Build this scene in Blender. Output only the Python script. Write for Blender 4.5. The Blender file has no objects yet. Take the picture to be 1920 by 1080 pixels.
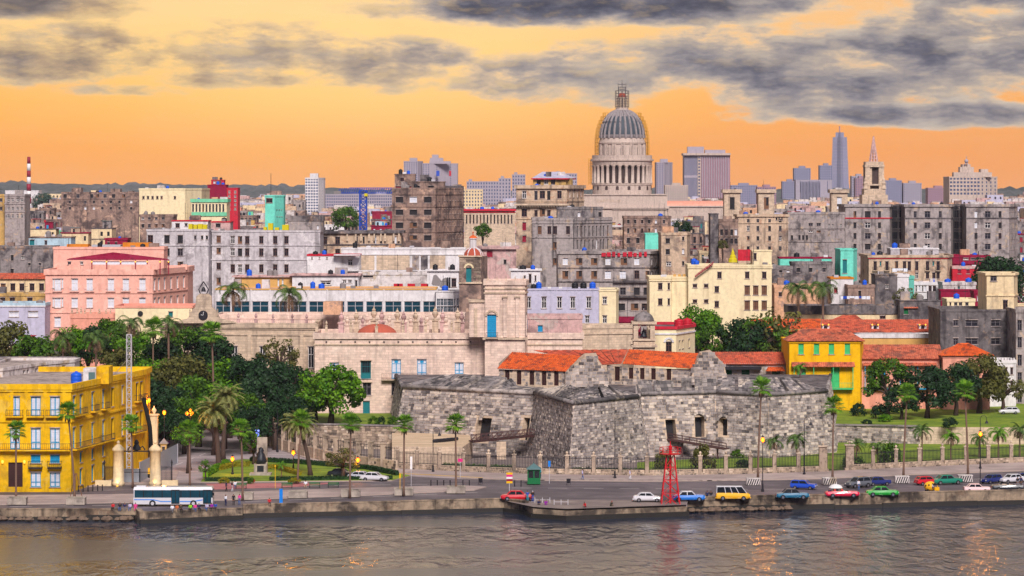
import bpy,math,random
from math import sin,cos,pi,radians,atan2,sqrt
random.seed(7)
S=bpy.context.scene
COL=S.collection
# ---------------------------------------------------------------- camera (long lens from a fort terrace across the channel)
F,H,YH=5600.0,50.0,352.0 # focal length in photo pixels, camera height, horizon row
cd=bpy.data.cameras.new('camera');cam=bpy.data.objects.new('camera',cd);COL.objects.link(cam)
cam.location=(0,0,H);cam.rotation_euler=(radians(90),0,0)
cd.sensor_width=36;cd.lens=F/1920*36;cd.shift_y=-(540-YH)/1920
cd.clip_start=5;cd.clip_end=60000
S.camera=cam
S.view_settings.view_transform='Standard';S.view_settings.look='None'
S.view_settings.exposure=0.52;S.view_settings.gamma=1;S.view_settings.use_curve_mapping=False
cy=S.cycles
cy.max_bounces=5;cy.diffuse_bounces=2;cy.glossy_bounces=3;cy.transmission_bounces=2;cy.transparent_max_bounces=6;cy.volume_bounces=0
cy.use_denoising=True;cy.caustics_reflective=False;cy.caustics_refractive=False
cy.sample_clamp_indirect=4.0

def X(px,Y):return(px-960)*Y/F
def Z(py,Y):return H-(py-YH)*Y/F
def YG(py,z=2.5):return F*(H-z)/(py-YH)
def lin(c):return tuple((v/255/12.92)if v/255<=.04045 else((v/255+.055)/1.055)**2.4 for v in c)

# ---------------------------------------------------------------- node helper
class NT:
    def __init__(s,tree):s.t=tree;s.n=tree.nodes;s.l=tree.links
    def new(s,ty,**kw):
        n=s.n.new(ty)
        for k,v in kw.items():setattr(n,k,v)
        return n
    def put(s,sock,v):
        if isinstance(v,bpy.types.NodeSocket):s.l.new(v,sock)
        elif v is not None:
            if sock.type=='RGBA' and len(v)==3:v=(*v,1)
            sock.default_value=v
    def math(s,op,a,b=None,c=None,clamp=False):
        n=s.new('ShaderNodeMath',operation=op,use_clamp=clamp);s.put(n.inputs[0],a)
        if b is not None:s.put(n.inputs[1],b)
        if c is not None:s.put(n.inputs[2],c)
        return n.outputs[0]
    def vmath(s,op,a,b):
        n=s.new('ShaderNodeVectorMath',operation=op);s.put(n.inputs[0],a);s.put(n.inputs[1],b);return n.outputs[0]
    def mix(s,f,a,b,mode='MIX'):
        n=s.new('ShaderNodeMix',data_type='RGBA',blend_type=mode);s.put(n.inputs[0],f);s.put(n.inputs[6],a);s.put(n.inputs[7],b);return n.outputs[2]
    def noise(s,vec,scale=1.0,detail=4,rough=.55,dist=0):
        n=s.new('ShaderNodeTexNoise');s.put(n.inputs['Vector'],vec);n.inputs['Scale'].default_value=scale
        n.inputs['Detail'].default_value=detail;n.inputs['Roughness'].default_value=rough;n.inputs['Distortion'].default_value=dist
        return n.outputs[0]
    def ramp(s,f,stops,interp='LINEAR'):
        n=s.new('ShaderNodeValToRGB');s.put(n.inputs[0],f);r=n.color_ramp;r.interpolation=interp
        while len(r.elements)<len(stops):r.elements.new(.5)
        for e,(p,c)in zip(r.elements,stops):e.position=p;e.color=(*c,1)if len(c)==3 else c
        return n.outputs[0]
    def step(s,v,a,b):
        n=s.new('ShaderNodeMapRange',interpolation_type='SMOOTHSTEP');s.put(n.inputs[0],v)
        n.inputs[1].default_value=a;n.inputs[2].default_value=b;return n.outputs[0]

# ---------------------------------------------------------------- world: dusk sky, orange low band under broken grey cloud
SUN_EL,SUN_AZ=radians(2.5),radians(-6)
W=bpy.data.worlds.new('World');S.world=W;W.use_nodes=True
w=NT(W.node_tree);w.n.clear()
sky=w.new('ShaderNodeTexSky',sky_type='NISHITA',sun_disc=False,sun_elevation=SUN_EL,sun_rotation=SUN_AZ,dust_density=2.0)
tc=w.new('ShaderNodeTexCoord');d=tc.outputs['Generated']
sx=w.new('ShaderNodeSeparateXYZ');w.l.new(d,sx.inputs[0]);dx,dy,dz=sx.outputs
az=w.math('MULTIPLY',w.math('ARCTAN2',dx,dy),180/pi)
el=w.math('MULTIPLY',w.math('ARCSINE',dz),180/pi)
def cloud_noise(da,de,sc,det,rough,ka=.5,ke=1.0):
    c=w.new('ShaderNodeCombineXYZ');w.l.new(w.math('MULTIPLY',w.math('ADD',az,da),ka),c.inputs[0]);w.l.new(w.math('MULTIPLY',w.math('ADD',el,de),ke),c.inputs[1]);return w.noise(c.outputs[0],sc,det,rough,0)
n1=cloud_noise(0,0,1.6,9,.62,.44,1.25);n1b=cloud_noise(0,.12,1.6,5,.6,.44,1.25);n1c=cloud_noise(0,0,1.6,5,.6,.44,1.25)
n2=cloud_noise(31,7,1.1,6,.6,.4,1.3)
# cloud banks (azimuth, elevation, half width, half height, weight), degrees
BANKS=[(-9.4,3.5,2.4,.36,2.2),(-9.0,2.55,2.7,.62,1.6),(-5.0,2.6,1.9,.55,1.3),(-5.2,2.08,1.7,.2,1.5),(-2.4,2.4,2.1,.52,1.6),(1.8,3.5,5.0,.46,3.0),(1.0,2.15,2.6,.55,1.5),(4.4,2.4,3.2,.7,1.7),
         (6.6,1.95,3.8,.6,1.9),(7.8,1.42,3.8,.3,2.2),(8.6,2.6,3.8,.95,1.8),(10,3.6,2.6,.34,2.2),(-7.6,1.85,1.1,.13,.9),(11,5.5,11,1.8,2.6),(13,9,13,3,2.6),(-14,6.5,5,1,1.2),(-4,10.5,14,1.6,1.4)]
acc=None
for(ca,ce,ra,re,wt)in BANKS:
    a=w.math('POWER',w.math('ABSOLUTE',w.math('MULTIPLY',w.math('SUBTRACT',az,ca),1/ra)),2.0)
    b=w.math('POWER',w.math('ABSOLUTE',w.math('MULTIPLY',w.math('SUBTRACT',el,ce),1/re)),2.0)
    e=w.math('MULTIPLY',w.math('SUBTRACT',1.0,w.math('ADD',a,b)),wt)
    acc=e if acc is None else w.math('MAXIMUM',acc,e)
acc=w.math('MAXIMUM',acc,-1.2)
high=w.step(el,11,24)
dens=w.math('ADD',w.math('ADD',acc,w.math('MULTIPLY',w.math('SUBTRACT',n1,.5),6.5)),w.math('MULTIPLY',high,2.2))
cover=w.step(dens,-.35,.8)
thick=w.step(dens,0,3.4)
clear=w.ramp(w.math('MULTIPLY',el,1/12),[(0,lin((252,172,96))),(.06,lin((254,168,66))),(.13,lin((254,182,86))),(.2,lin((250,200,120))),(.28,lin((244,210,152))),(1,lin((236,214,180)))])
right=w.step(az,-1,8)
away=w.step(w.math('ABSOLUTE',w.math('ADD',az,3)),28,95)
near_sun=w.math('MULTIPLY',w.step(w.math('ABSOLUTE',w.math('ADD',az,2.5)),8,0),w.step(w.math('ABSOLUTE',w.math('SUBTRACT',el,2.2)),2.4,.2))
clear=w.mix(w.math('MULTIPLY',near_sun,.55),clear,lin((255,222,150)))
clear=w.mix(w.math('MULTIPLY',w.step(n2,.4,.7),.16),clear,lin((250,190,128)))
clear=w.mix(away,w.mix(w.math('MULTIPLY',right,.35),clear,lin((255,160,98))),lin((116,116,148)))
warm=w.ramp(thick,[(0,lin((250,210,146))),(.3,lin((190,162,130))),(.6,lin((142,126,116))),(1,lin((92,86,92)))])
cool=w.ramp(thick,[(0,lin((244,210,170))),(.25,lin((182,168,158))),(.5,lin((146,140,144))),(.75,lin((110,108,120))),(1,lin((70,72,88)))])
edge=w.mix(w.step(w.math('ADD',az,w.math('MULTIPLY',el,1.2)),-4,4),warm,cool)
edge=w.mix(w.math('MULTIPLY',w.step(n2,.46,.7),w.math('MULTIPLY',w.math('SUBTRACT',1.15,thick),.6)),edge,lin((200,184,166)))
top=w.math('MULTIPLY',w.step(w.math('SUBTRACT',n1c,n1b),0,.16),w.math('SUBTRACT',.8,w.math('MULTIPLY',thick,.6)))
edge=w.mix(top,edge,w.mix(right,lin((244,208,150)),lin((220,204,186))))
hi_c=w.mix(n2,lin((108,114,140)),lin((168,168,186)))
glowv=w.step(w.math('SUBTRACT',1.0,w.math('MULTIPLY',w.math('ABSOLUTE',w.math('ADD',az,12)),1/70)),0,1)
glowv=w.math('MULTIPLY',glowv,w.step(az,5,-7))
hi_c=w.mix(w.math('MULTIPLY',glowv,w.math('SUBTRACT',1.0,w.step(el,24,60))),hi_c,lin((255,232,196)))
cloud=w.mix(high,edge,hi_c)
col=w.mix(cover,clear,w.mix(w.math('MULTIPLY',away,w.math('SUBTRACT',1.0,high)),cloud,lin((116,115,134))))
bg=w.new('ShaderNodeBackground');w.put(bg.inputs[0],col)
gain=w.math('ADD',.69,w.math('MULTIPLY',w.step(el,12,40),-.26));w.put(bg.inputs[1],gain)
bg2=w.new('ShaderNodeBackground');w.l.new(sky.outputs[0],bg2.inputs[0]);w.put(bg2.inputs[1],w.math('MULTIPLY',w.math('SUBTRACT',1.0,cover),.003))
ad=w.new('ShaderNodeAddShader');w.l.new(bg.outputs[0],ad.inputs[0]);w.l.new(bg2.outputs[0],ad.inputs[1])
wo=w.new('ShaderNodeOutputWorld');w.l.new(ad.outputs[0],wo.inputs[0])
# soft key from the bright broken cloud high behind the camera
sd=bpy.data.lights.new('sun','SUN');sd.energy=2.9;sd.angle=radians(20);sd.color=(1,.93,.91)
so=bpy.data.objects.new('sun',sd);COL.objects.link(so);so.rotation_euler=(radians(50),0,radians(10))

# ---------------------------------------------------------------- mesh builder
class MB:
    def __init__(s):s.v=[];s.f=[];s.m=[]
    def face(s,pts,m=0):
        b=len(s.v);s.v+=[tuple(p)for p in pts];s.f.append(tuple(range(b,b+len(pts))));s.m.append(m)
    def poly(s,vs,fs,m=0):
        b=len(s.v);s.v+=[tuple(p)for p in vs]
        for f in fs:s.f.append(tuple(b+i for i in f));s.m.append(m)
    def box(s,x0,x1,y0,y1,z0,z1,m=0):
        s.poly([(x0,y0,z0),(x1,y0,z0),(x1,y1,z0),(x0,y1,z0),(x0,y0,z1),(x1,y0,z1),(x1,y1,z1),(x0,y1,z1)],
               [(0,3,2,1),(4,5,6,7),(0,1,5,4),(1,2,6,5),(2,3,7,6),(3,0,4,7)],m)
    def cbox(s,c,sx,sy,sz,m=0,rz=0): # box standing on c
        co,si=cos(rz),sin(rz);vs=[]
        for z in(0,sz):
            for(a,b)in((-.5,-.5),(.5,-.5),(.5,.5),(-.5,.5)):
                x,y=a*sx,b*sy;vs.append((c[0]+x*co-y*si,c[1]+x*si+y*co,c[2]+z))
        s.poly(vs,[(0,3,2,1),(4,5,6,7),(0,1,5,4),(1,2,6,5),(2,3,7,6),(3,0,4,7)],m)
    def beam(s,a,b,w,h=None,m=0): # square bar from a to b
        h=h or w;ax=[b[i]-a[i]for i in range(3)];L=sqrt(sum(t*t for t in ax))or 1e-6;ax=[t/L for t in ax]
        up=(0,0,1)if abs(ax[2])<.95 else(0,1,0)
        r=[ax[1]*up[2]-ax[2]*up[1],ax[2]*up[0]-ax[0]*up[2],ax[0]*up[1]-ax[1]*up[0]];rl=sqrt(sum(t*t for t in r));r=[t/rl for t in r]
        u=[r[1]*ax[2]-r[2]*ax[1],r[2]*ax[0]-r[0]*ax[2],r[0]*ax[1]-r[1]*ax[0]]
        vs=[]
        for p in(a,b):
            for(i,j)in((-1,-1),(1,-1),(1,1),(-1,1)):vs.append(tuple(p[k]+r[k]*i*w/2+u[k]*j*h/2 for k in range(3)))
        s.poly(vs,[(0,1,2,3),(7,6,5,4),(0,4,5,1),(1,5,6,2),(2,6,7,3),(3,7,4,0)],m)
    def tube(s,pts,rad,n=7,m=0,caps=True): # round tube along points
        rings=[]
        for i,p in enumerate(pts):
            a=pts[max(i-1,0)];b=pts[min(i+1,len(pts)-1)]
            ax=[b[k]-a[k]for k in range(3)];L=sqrt(sum(t*t for t in ax))or 1e-6;ax=[t/L for t in ax]
            up=(1,0,0)if abs(ax[2])>.9 else(0,0,1)
            r=[ax[1]*up[2]-ax[2]*up[1],ax[2]*up[0]-ax[0]*up[2],ax[0]*up[1]-ax[1]*up[0]];rl=sqrt(sum(t*t for t in r));r=[t/rl for t in r]
            u=[r[1]*ax[2]-r[2]*ax[1],r[2]*ax[0]-r[0]*ax[2],r[0]*ax[1]-r[1]*ax[0]]
            R=rad[i]if isinstance(rad,(list,tuple))else rad
            rings.append([tuple(p[k]+R*(r[k]*cos(2*pi*j/n)+u[k]*sin(2*pi*j/n))for k in range(3))for j in range(n)])
        vs=[q for g in rings for q in g];fs=[]
        for i in range(len(pts)-1):
            for j in range(n):a=i*n+j;b=i*n+(j+1)%n;fs.append((b,a,a+n,b+n))
        if caps:fs.append(tuple(range(n)));fs.append(tuple(reversed(range((len(pts)-1)*n,len(pts)*n))))
        s.poly(vs,fs,m)
    def lathe(s,c,prof,n=12,m=0,sx=1,sy=1,a0=0): # prof: (radius, z)
        vs=[];fs=[]
        for(r,z)in prof:
            for j in range(n):vs.append((c[0]+sx*r*cos(a0+2*pi*j/n),c[1]+sy*r*sin(a0+2*pi*j/n),c[2]+z))
        for i in range(len(prof)-1):
            for j in range(n):a=i*n+j;b=i*n+(j+1)%n;fs.append((a,b,b+n,a+n))
        fs.append(tuple(reversed(range(n))));fs.append(tuple(range((len(prof)-1)*n,len(prof)*n)))
        s.poly(vs,fs,m)
    def prism(s,poly,z0,z1,m=0,top=None,mt=None): # vertical prism, poly counter-clockwise
        n=len(poly);t=top or poly
        vs=[(p[0],p[1],z0)for p in poly]+[(p[0],p[1],z1)for p in t]
        for i in range(n):j=(i+1)%n;s.face([vs[i],vs[j],vs[n+j],vs[n+i]],m)
        s.face(vs[n:],m if mt is None else mt);s.face(list(reversed(vs[:n])),m)
    def build(s,name,mats,parent=None,smooth=False,loc=None,rot=None,top=None):
        me=bpy.data.meshes.new(name)
        o0=ORG.get(parent.name,(0,0,0))if parent is not None and loc is None else(0,0,0)
        vs=s.v if o0==(0,0,0)else[(a-o0[0],b-o0[1],c-o0[2])for a,b,c in s.v]
        me.from_pydata(vs,[],s.f)
        mats=mats if isinstance(mats,(list,tuple))else[mats]
        for mt in mats:me.materials.append(MAT(mt))
        if len(mats)>1:me.polygons.foreach_set('material_index',s.m)
        if smooth:me.polygons.foreach_set('use_smooth',[True]*len(s.f))
        me.update()
        return link(name,me,parent,loc,rot)
    def lb(s,name,mats,parent,smooth=False):return s.build(name,mats,parent,smooth,(0,0,0))
ORG={}
def link(name,me,parent=None,loc=None,rot=None):
    o=bpy.data.objects.new(name,me);COL.objects.link(o)
    if parent is not None:
        o.parent=parent;ORG[o.name]=ORG.get(parent.name,(0,0,0))if loc is None else(0,0,0)
    if loc is not None:o.location=loc
    if rot is not None:o.rotation_euler=rot
    return o
def tag(o,label,cat,group=None):
    o['label']=label;o['category']=cat
    if group:o['group']=group
    return o
def thing(name,label,cat,loc=(0,0,0),rz=0,group=None,world=True): # Empty at the base of a thing
    o=bpy.data.objects.new(name,None);COL.objects.link(o);o.location=loc;o.rotation_euler=(0,0,rz);o.empty_display_size=.5
    if world:ORG[o.name]=tuple(loc)
    return tag(o,label,cat,group)
def struct(o):o['kind']='structure';return o
def stuff(o):o['kind']='stuff';return o
def copy_tree(o,parent=None):
    c=o.copy();COL.objects.link(c)
    if parent is not None:c.parent=parent
    for ch in list(o.children):copy_tree(ch,c)
    return c
def place(o,x,y,z,rz=0,sc=None,label=None,group=None):
    o.location=(x,y,z);o.rotation_euler=(0,0,rz)
    if sc is not None:o.scale=(sc,sc,sc)if isinstance(sc,(int,float))else sc
    if label:o['label']=label
    if group:o['group']=group
    return o

# ---------------------------------------------------------------- materials
MATS={}
def MAT(k):
    if not isinstance(k,str):return k
    if k not in MATS:raise KeyError('material '+k)
    return MATS[k]
def newmat(key):
    m=bpy.data.materials.new(key);m.use_nodes=True;t=NT(m.node_tree)
    b=m.node_tree.nodes['Principled BSDF'];MATS[key]=m;return m,t,b
def pos(t):return t.new('ShaderNodeNewGeometry').outputs['Position']
def island(t):return t.new('ShaderNodeNewGeometry').outputs['Random Per Island']
def bump(t,b,h,strength=.4,dist=.1):
    n=t.new('ShaderNodeBump');n.inputs['Strength'].default_value=strength;n.inputs['Distance'].default_value=dist
    t.put(n.inputs['Height'],h);t.l.new(n.outputs[0],b.inputs['Normal'])
def plain(key,rgb,rough=.7,metal=0,var=.12,scale=2.0,spec=.3,coat=0):
    m,t,b=newmat(key);c=lin(rgb)
    n=t.noise(pos(t),scale,3)
    cc=t.mix(n,tuple(v*(1-var*1.6)for v in c),tuple(min(1,v*(1+var))for v in c))
    t.put(b.inputs['Base Color'],cc);b.inputs['Roughness'].default_value=rough;b.inputs['Metallic'].default_value=metal
    b.inputs['Specular IOR Level'].default_value=spec;b.inputs['Coat Weight'].default_value=coat
    return m
def glow(key,rgb,s):
    m,t,b=newmat(key);b.inputs['Base Color'].default_value=(*lin(rgb),1)
    b.inputs['Emission Color'].default_value=(*lin(rgb),1);b.inputs['Emission Strength'].default_value=s
def wall(key,rgb,dirt=.4,dark=(78,70,72),patch=None,sc=1.0,rough=.9,streak=.5,blocks=False):
    """painted or bare plaster: mottled, rain-streaked, stained, flaking to a second coat"""
    m,t,b=newmat(key);c=lin(rgb);p=pos(t)
    off=p
    big=t.noise(off,.13*sc,5,.62,.4);med=t.noise(off,.45*sc,4,.58,.5)
    fine=t.noise(off,1.3*sc,4,.6)
    mp=t.new('ShaderNodeMapping');t.l.new(off,mp.inputs[0]);mp.inputs['Scale'].default_value=(.8*sc,.8*sc,.1*sc)
    st=t.noise(mp.outputs[0],1.0,4,.6)
    k=min(1,.12+dirt)
    cc=t.mix(t.math('MULTIPLY',t.step(fine,.36,.66),k*.75),c,tuple(v*.58 for v in c))
    cc=t.mix(t.math('MULTIPLY',t.step(med,.52,.68),k*.8),cc,tuple(min(1,v*1.25+.03)for v in c))
    if blocks:
        bk=t.new('ShaderNodeTexBrick');sp=t.new('ShaderNodeSeparateXYZ');t.l.new(off,sp.inputs[0]);cb=t.new('ShaderNodeCombineXYZ');t.l.new(t.math('ADD',sp.outputs[0],sp.outputs[1]),cb.inputs[0]);t.l.new(sp.outputs[2],cb.inputs[1]);t.l.new(cb.outputs[0],bk.inputs[0])
        for n_,v in(('Scale',1.0),('Brick Width',1.25),('Row Height',.5),('Mortar Size',.035),('Bias',0)):bk.inputs[n_].default_value=v
        bk.inputs[1].default_value=(.8,.79,.79,1);bk.inputs[2].default_value=(1.14,1.12,1.1,1);bk.inputs[3].default_value=(.7,.67,.65,1);cc=t.mix(.8,cc,bk.outputs[0],'MULTIPLY')
    if patch:cc=t.mix(t.math('MULTIPLY',t.step(t.noise(off,.28*sc,6,.7,.6),.57,.61),.9),cc,lin(patch))
    mm=t.math('ADD',med,t.math('MULTIPLY',t.math('SUBTRACT',big,.5),.7))
    d1=t.step(mm,.58-.12*dirt,.66-.1*dirt)
    cc=t.mix(t.math('MULTIPLY',d1,min(.95,.15+dirt)),cc,tuple(v*(1-.25*dirt)for v in lin(dark)))
    cc=t.mix(t.math('MULTIPLY',t.step(t.noise(off,.75*sc,3,.5,.4),.54,.63),min(.8,dirt*.9)),cc,tuple(v*.55 for v in lin(dark)))
    cc=t.mix(t.math('MULTIPLY',t.step(st,.5,.66),streak*1.6*k),cc,tuple(v*.55 for v in lin(dark)))
    t.put(b.inputs['Base Color'],cc);b.inputs['Roughness'].default_value=rough;b.inputs['Metallic'].default_value=metal
    b.inputs['Specular IOR Level'].default_value=spec;b.inputs['Coat Weight'].default_value=coat
    return m
def glow(key,rgb,s):
    m,t,b=newmat(key);b.inputs['Base Color'].default_value=(*lin(rgb),1)
    b.inputs['Emission Color'].default_value=(*lin(rgb),1);b.inputs['Emission Strength'].default_value=s
def wall(key,rgb,dirt=.4,dark=(78,70,72),patch=None,sc=1.0,rough=.9,streak=.5,blocks=False):
    """painted or bare plaster: mottled, rain-streaked, stained, flaking to a second coat"""
    m,t,b=newmat(key);c=lin(rgb);p=pos(t)
    off=p
    big=t.noise(off,.13*sc,5,.62,.4);med=t.noise(off,.45*sc,4,.58,.5)
    fine=t.noise(off,1.3*sc,4,.6)
    mp=t.new('ShaderNodeMapping');t.l.new(off,mp.inputs[0]);mp.inputs['Scale'].default_value=(.8*sc,.8*sc,.1*sc)
    st=t.noise(mp.outputs[0],1.0,4,.6)
    k=min(1,.12+dirt)
    cc=t.mix(t.math('MULTIPLY',t.step(fine,.36,.66),k*.75),c,tuple(v*.58 for v in c))
    cc=t.mix(t.math('MULTIPLY',t.step(med,.52,.68),k*.8),cc,tuple(min(1,v*1.25+.03)for v in c))
    if blocks:
        bk=t.new('ShaderNodeTexBrick');sp=t.new('ShaderNodeSeparateXYZ');t.l.new(off,sp.inputs[0]);cb=t.new('ShaderNodeCombineXYZ');t.l.new(t.math('ADD',sp.outputs[0],sp.outputs[1]),cb.inputs[0]);t.l.new(sp.outputs[2],cb.inputs[1]);t.l.new(cb.outputs[0],bk.inputs[0])
        for n_,v in(('Scale',1.0),('Brick Width',1.25),('Row Height',.5),('Mortar Size',.035),('Bias',0)):bk.inputs[n_].default_value=v
        bk.inputs[1].default_value=(.8,.79,.79,1);bk.inputs[2].default_value=(1.14,1.12,1.1,1);bk.inputs[3].default_value=(.7,.67,.65,1);cc=t.mix(.8,cc,bk.outputs[0],'MULTIPLY')
    if patch:cc=t.mix(t.math('MULTIPLY',t.step(t.noise(off,.28*sc,6,.7,.6),.57,.61),.9),cc,lin(patch))
    d1=t.step(t.math('ADD',t.math('MULTIPLY',big,.45),t.math('MULTIPLY',med,.55)),.62-.2*dirt,.72-.14*dirt)
    cc=t.mix(t.math('MULTIPLY',d1,min(.95,.2+dirt*.9)),cc,lin(dark))
    cc=t.mix(t.math('MULTIPLY',t.step(st,.5,.7),streak*1.5*k),cc,tuple(v*.6 for v in lin(dark)))
    t.put(b.inputs['Base Color'],cc);b.inputs['Roughness'].default_value=rough;b.inputs['Specular IOR Level'].default_value=.2
    bump(t,b,fine,.35,.08)
    return m

WALLS={ # colour of the paint or render (haze keys: distance haze painted in), dirt, dark stain, flaking coat
 'yellow':((246,192,16),.34,(160,108,36),(236,194,70)),'yellow2':((250,190,12),.16,(190,124,20),None),'pink':((246,184,164),.18,(196,134,116),(250,196,176)),
 'salmon':((240,166,142),.2,(190,110,90),None),'white':((232,226,226),.24,(150,138,132),None),'white_old':((226,216,212),.5,(128,112,104),(196,176,150)),
 'cream':((246,226,182),.14,(190,160,128),None),'cream2':((240,214,170),.3,(150,126,110),None),'lavender':((196,192,212),.2,(150,140,150),None),
 'grey':((176,164,160),.55,(88,80,84),(196,172,148)),'grey2':((152,142,140),.7,(76,70,76),(180,150,128)),'greyw':((206,198,200),.45,(136,124,126),(222,214,214)),
 'dark':((126,118,118),.66,(72,67,72),(160,138,122)),'beige':((214,186,158),.5,(112,98,96),(190,150,122)),'brown':((164,136,122),.65,(92,78,78),(206,170,146)),
 'ochre':((212,172,104),.45,(130,104,84),(196,170,140)),'peach':((228,178,142),.5,(136,108,98),(170,140,126)),'red':((206,44,62),.3,(120,36,50),None),
 'maroon':((150,26,62),.25,(96,22,44),None),'turq':((122,226,202),.2,(92,160,150),None),'mint':((128,214,168),.3,(100,150,130),None),'skyblue':((188,214,226),.3,(140,148,158),None),
 'rose':((216,176,170),.5,(132,108,108),(196,180,170)),'stonepink':((238,210,192),.25,(164,140,128),(226,200,180)),'stone':((218,194,168),.34,(126,110,102),None),
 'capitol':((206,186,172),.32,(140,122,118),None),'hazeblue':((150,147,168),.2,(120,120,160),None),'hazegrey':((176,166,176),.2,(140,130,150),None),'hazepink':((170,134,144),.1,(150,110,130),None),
 'roofgrey':((132,122,122),.75,(74,68,72),(168,146,132)),'roofpale':((190,172,164),.55,(116,104,102),None),'tan':((222,172,100),.1,(170,126,80),None),'orange':((214,132,40),.2,(170,100,40),None),
 'dome':((158,148,148),.4,(112,104,110),None),'concrete':((186,172,158),.45,(108,98,94),None),'quay':((172,150,126),.75,(78,68,62),(136,112,92)),
}
for k,(c,dr,dk,pt)in WALLS.items():
    if dr>.35 and not k.startswith('haze'):dr=min(.95,dr+.12);dk=tuple(v*.84 for v in dk)
    elif dr>.12:dr+=.1
    wall('w_'+k,c,dr,dk,pt,blocks=k in('stonepink','stone'))
for k,c,r in[('frame_white',(232,226,222),.6),('frame_blue',(26,150,198),.55),('frame_brown',(92,60,52),.7),('frame_grey',(110,104,108),.7),('frame_green',(70,196,120),.6),
                ('frame_teal',(26,122,128),.6),('pane_white',(220,222,232),.5),('wood_dark',(66,38,36),.7),('wood_brown',(126,88,64),.7),('iron',(40,38,44),.5),('iron_brown',(84,56,54),.6),
                ('red_paint',(206,24,36),.4),('maroon_paint',(150,22,52),.5),('tank_blue',(24,92,214),.45),('tank_black',(34,34,38),.5),('tank_red',(196,28,48),.5),('tank_yellow',(214,196,20),.6),
                ('green_paint',(22,110,62),.45),('roof_sheet',(88,118,118),.5),('crane_blue',(30,70,170),.45),('steel',(196,192,196),.4),('white_paint',(238,234,232),.45),('yellow_paint',(244,190,24),.45),
                ('brick_dome',(190,96,74),.9),('pink_paint',(226,40,130),.5),('blue_paint',(20,130,226),.45),('bronze',(38,40,46),.45),('trunk',(128,100,84),.95),('trunk_dark',(84,66,58),.95),
                ('dirt',(112,84,62),.95),('plaster_grey',(140,132,130),.9),('pot',(170,120,100),.8),('cloth_white',(236,236,244),.9),('cloth_blue',(40,80,190),.9),('sheet_grey',(170,176,184),.5),('rubber',(22,22,24),.8),
                ('chrome',(200,200,204),.2),('leaf_dry',(136,100,76),.9),('scaffold',(210,150,50),.6),('scaffold_grey',(92,84,84),.6),('copper',(66,76,84),.6),('brickred',(176,84,62),.9)]:
    plain(k,c,r)
def glassy(key,rgb,rough=.12):
    m,t,b=newmat(key);n=t.noise(pos(t),.8,2);c=lin(rgb)
    t.put(b.inputs['Base Color'],t.mix(n,tuple(v*.5 for v in c),tuple(v*1.5 for v in c)));b.inputs['Roughness'].default_value=rough;b.inputs['Specular IOR Level'].default_value=.5
glassy('glass',(40,38,44));glassy('glass_teal',(14,62,78),.06);glassy('glass_blue',(80,90,120));glassy('hollow',(30,26,30),.8);glassy('glass_car',(24,28,32),.08);glassy('hollow_brown',(74,56,52),.8)
glow('lamp_orange',(255,122,10),.85);glow('lamp_warm',(255,190,70),1.0);glow('screen_blue',(130,150,255),1.2)
MATS['chrome'].node_tree.nodes['Principled BSDF'].inputs['Metallic'].default_value=.9

def leafmat(key,a,b_,c_):
    m,t,b=newmat(key);r=island(t)
    big=t.noise(pos(t),.5,3)
    c=t.mix(r,tuple(v*.8 for v in lin(a)),lin(b_));c=t.mix(t.step(big,.45,.68),c,lin(c_))
    t.put(b.inputs['Base Color'],c);b.inputs['Roughness'].default_value=.55;b.inputs['Specular IOR Level'].default_value=.25
    tr=t.new('ShaderNodeBsdfTranslucent');t.l.new(c,tr.inputs[0])
    mx=t.new('ShaderNodeMixShader');mx.inputs[0].default_value=.22
    t.l.new(b.outputs[0],mx.inputs[1]);t.l.new(tr.outputs[0],mx.inputs[2]);t.l.new(mx.outputs[0],t.n['Material Output'].inputs[0])
leafmat('leaf_mid',(44,80,14),(100,140,26),(56,92,22));leafmat('leaf_bright',(46,98,10),(122,168,24),(70,122,16));leafmat('leaf_dark',(24,52,30),(50,84,40),(34,60,34))
leafmat('leaf_olive',(78,84,34),(120,116,54),(92,92,44));leafmat('leaf_palm',(56,92,40),(116,140,66),(78,110,50));leafmat('leaf_fan',(58,116,18),(138,182,48),(86,138,30));leafmat('leaf_yellow',(128,128,24),(176,160,30),(140,140,30))
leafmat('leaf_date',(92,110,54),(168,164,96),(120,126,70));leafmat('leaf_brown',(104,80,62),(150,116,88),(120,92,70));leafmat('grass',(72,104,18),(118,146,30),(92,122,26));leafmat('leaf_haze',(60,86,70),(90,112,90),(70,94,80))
def tilemat(key,a,b_,c_):
    m,t,b=newmat(key);r=island(t)
    c=t.mix(r,lin(a),lin(b_));c=t.mix(t.step(t.noise(pos(t),.35,5,.65),.5,.68),c,lin(c_));c=t.mix(t.math('MULTIPLY',t.step(t.noise(pos(t),.8,4,.62),.5,.64),.7),c,lin((104,56,44)))
    t.put(b.inputs['Base Color'],c);b.inputs['Roughness'].default_value=.85
tilemat('tile_orange',(206,82,30),(240,112,40),(196,84,44));tilemat('tile_red',(196,82,58),(226,116,78),(160,84,66));tilemat('tile_old',(186,88,62),(224,128,92),(140,86,70))
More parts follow.
